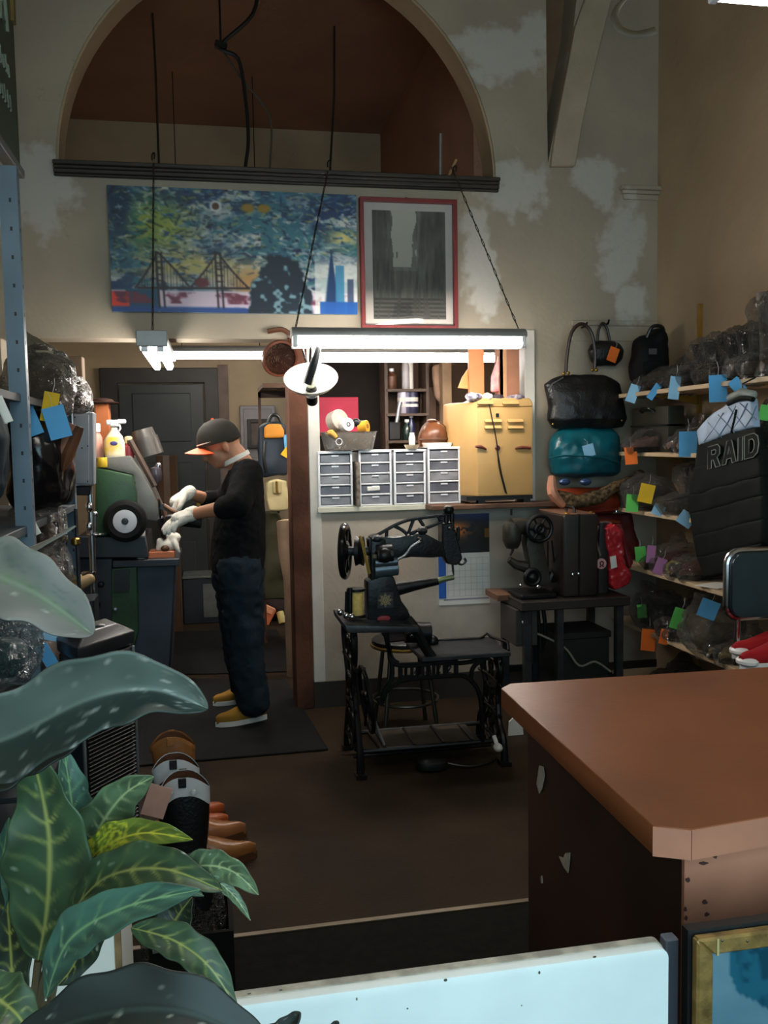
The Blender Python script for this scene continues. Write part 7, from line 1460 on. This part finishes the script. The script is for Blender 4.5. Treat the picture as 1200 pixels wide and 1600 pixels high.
leaf(cp, [(140,1330,.80),(160,1285,.795),(195,1240,.78),(240,1213,.77)], 74, 'pale', -.15, .3, 3)
leaf(cp, [(128,1358,.79),(165,1322,.77),(225,1302,.75),(301,1312,.73)], 56, 'yellow', .25, .25, 4)
leaf(cp, [(106,1432,.77),(165,1372,.74),(255,1358,.71),(348,1392,.69)], 74, 'croton', .2, .35, 5, peak=.5)
leaf(cp, [(270,1362,.72),(320,1352,.71),(365,1362,.70),(404,1398,.69)], 50, 'pale', -.2, .3, 6)
leaf(cp, [(325,1366,.70),(350,1385,.70),(372,1408,.70),(391,1438,.70)], 18, 'pale', .2, .4, 7)
leaf(cp, [(72,1560,.74),(108,1470,.71),(195,1418,.68),(313,1390,.66)], 70, 'teal', .15, .3, 8, peak=.5)
leaf(cp, [(205,1450,.72),(272,1470,.71),(328,1512,.70),(372,1580,.70)], 56, 'croton', .2, .35, 9)
leaf(cp, [(262,1480,.76),(268,1450,.76),(282,1425,.76),(300,1402,.76)], 62, 'deep', .1, .2, 10)
leaf(cp, [(22,1580,.80),(18,1500,.80),(12,1410,.79),(2,1310,.78)], 66, 'deep', .3, .3, 11)
leaf(cp, [(-30,1480,.8),(-12,1410,.79),(4,1340,.78),(14,1278,.77)], 46, 'teal', .1, .3, 12)
leaf(cp, [(-50,1535,.66),(-5,1560,.65),(30,1590,.64),(66,1650,.63)], 84, 'croton', .1, .2, 13)
leaf(cp, [(120,1345,.81),(132,1420,.81),(118,1500,.82),(90,1540,.82)], 70, 'deep', .2, .2, 14)
leaf(cp, [(190,1400,.78),(240,1380,.77),(280,1385,.76),(318,1400,.75)], 40, 'teal', .5, .2, 15)
for i, pts in enumerate(([(66,1680,.80),(62,1560,.79),(96,1460,.785),(132,1350,.80)], [(50,1680,.80),(52,1580,.79),(60,1500,.78)], [(75,1680,.80),(80,1560,.77),(108,1440,.765)], [(66,1680,.79),(70,1570,.745)])):
    b = B(); b.tube([D(*p) for p in pts], .0045 if i == 0 else .0035, 8, sm=4); b.build('stem', mat('brown_stem', (86,74,52), .6, 0, .3), cp)
b = B(); b.lathe([(.075,0),(.1,.16),(.108,.165),(.108,.185),(.098,.185),(.096,.15),(0,.15)], V(cx.x,cx.y,.55), (0,0,1), 28); b.build('pot', mat('terracotta', (140,84,60), .7), cp)
b = B(); b.lathe([(0,.158),(.095,.156)], V(cx.x,cx.y,.55), (0,0,1), 24); b.build('soil', mat('soil', (44,34,26), .95), cp)
dx = D(-70,1700,.62)
dp = thing('broadleaf_plant', 'dusty dark green plant with very large leaves in the left foreground', 'plant', V(dx.x, dx.y, .55))
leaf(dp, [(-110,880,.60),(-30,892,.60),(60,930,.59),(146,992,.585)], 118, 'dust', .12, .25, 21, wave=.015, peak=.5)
leaf(dp, [(-90,1185,.56),(20,1150,.55),(140,1092,.54),(240,1078,.54),(325,1107,.545)], 128, 'dust_shaded_half', .1, .85, 22, wave=.05, peak=.36)
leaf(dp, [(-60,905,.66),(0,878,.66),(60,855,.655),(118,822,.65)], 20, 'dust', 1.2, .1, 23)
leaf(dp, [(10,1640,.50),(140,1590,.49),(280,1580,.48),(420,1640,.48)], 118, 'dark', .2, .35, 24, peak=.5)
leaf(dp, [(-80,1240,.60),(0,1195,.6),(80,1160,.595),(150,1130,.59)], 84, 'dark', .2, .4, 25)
leaf(dp, [(380,1690,.55),(415,1640,.55),(445,1610,.55),(469,1582,.55)], 44, 'dark', .3, .3, 26)
leaf(dp, [(470,1700,.55),(498,1650,.55),(515,1620,.55),(528,1596,.55)], 34, 'dark', .3, .3, 27)
for pts in ([(-70,1700,.62),(-110,1300,.61),(-110,880,.60)], [(-70,1700,.62),(-95,1400,.58),(-90,1185,.56)], [(-60,1700,.62),(-20,1670,.52),(10,1640,.50)], [(-70,1700,.62),(-100,1450,.61),(-80,1240,.60)], [(-60,1700,.64),(-110,1200,.67),(-60,905,.66)], [(-60,1720,.62),(200,1760,.58),(380,1690,.55)], [(200,1760,.58),(400,1760,.56),(470,1700,.55)]):
    b = B(); b.tube([D(*p) for p in pts], .004, 8, sm=4); b.build('stem', mat('green_stem', (62,76,54), .6), dp)
b = B(); b.lathe([(.085,0),(.11,.18),(.118,.185),(.118,.205),(.108,.205),(.106,.17),(0,.17)], V(dx.x-.02,dx.y,.55)-V(.1,0,0), (0,0,1), 28); b.build('pot', MATS['terracotta'], dp)
# window ledge that carries the pots (below the frame)
b = B(); b.box(-1.25, .02, .25, .95, .50, .548); tag(b.build('display_table', WOODB, bevel=.004), 'low wooden table under the plants, below the frame', 'table')
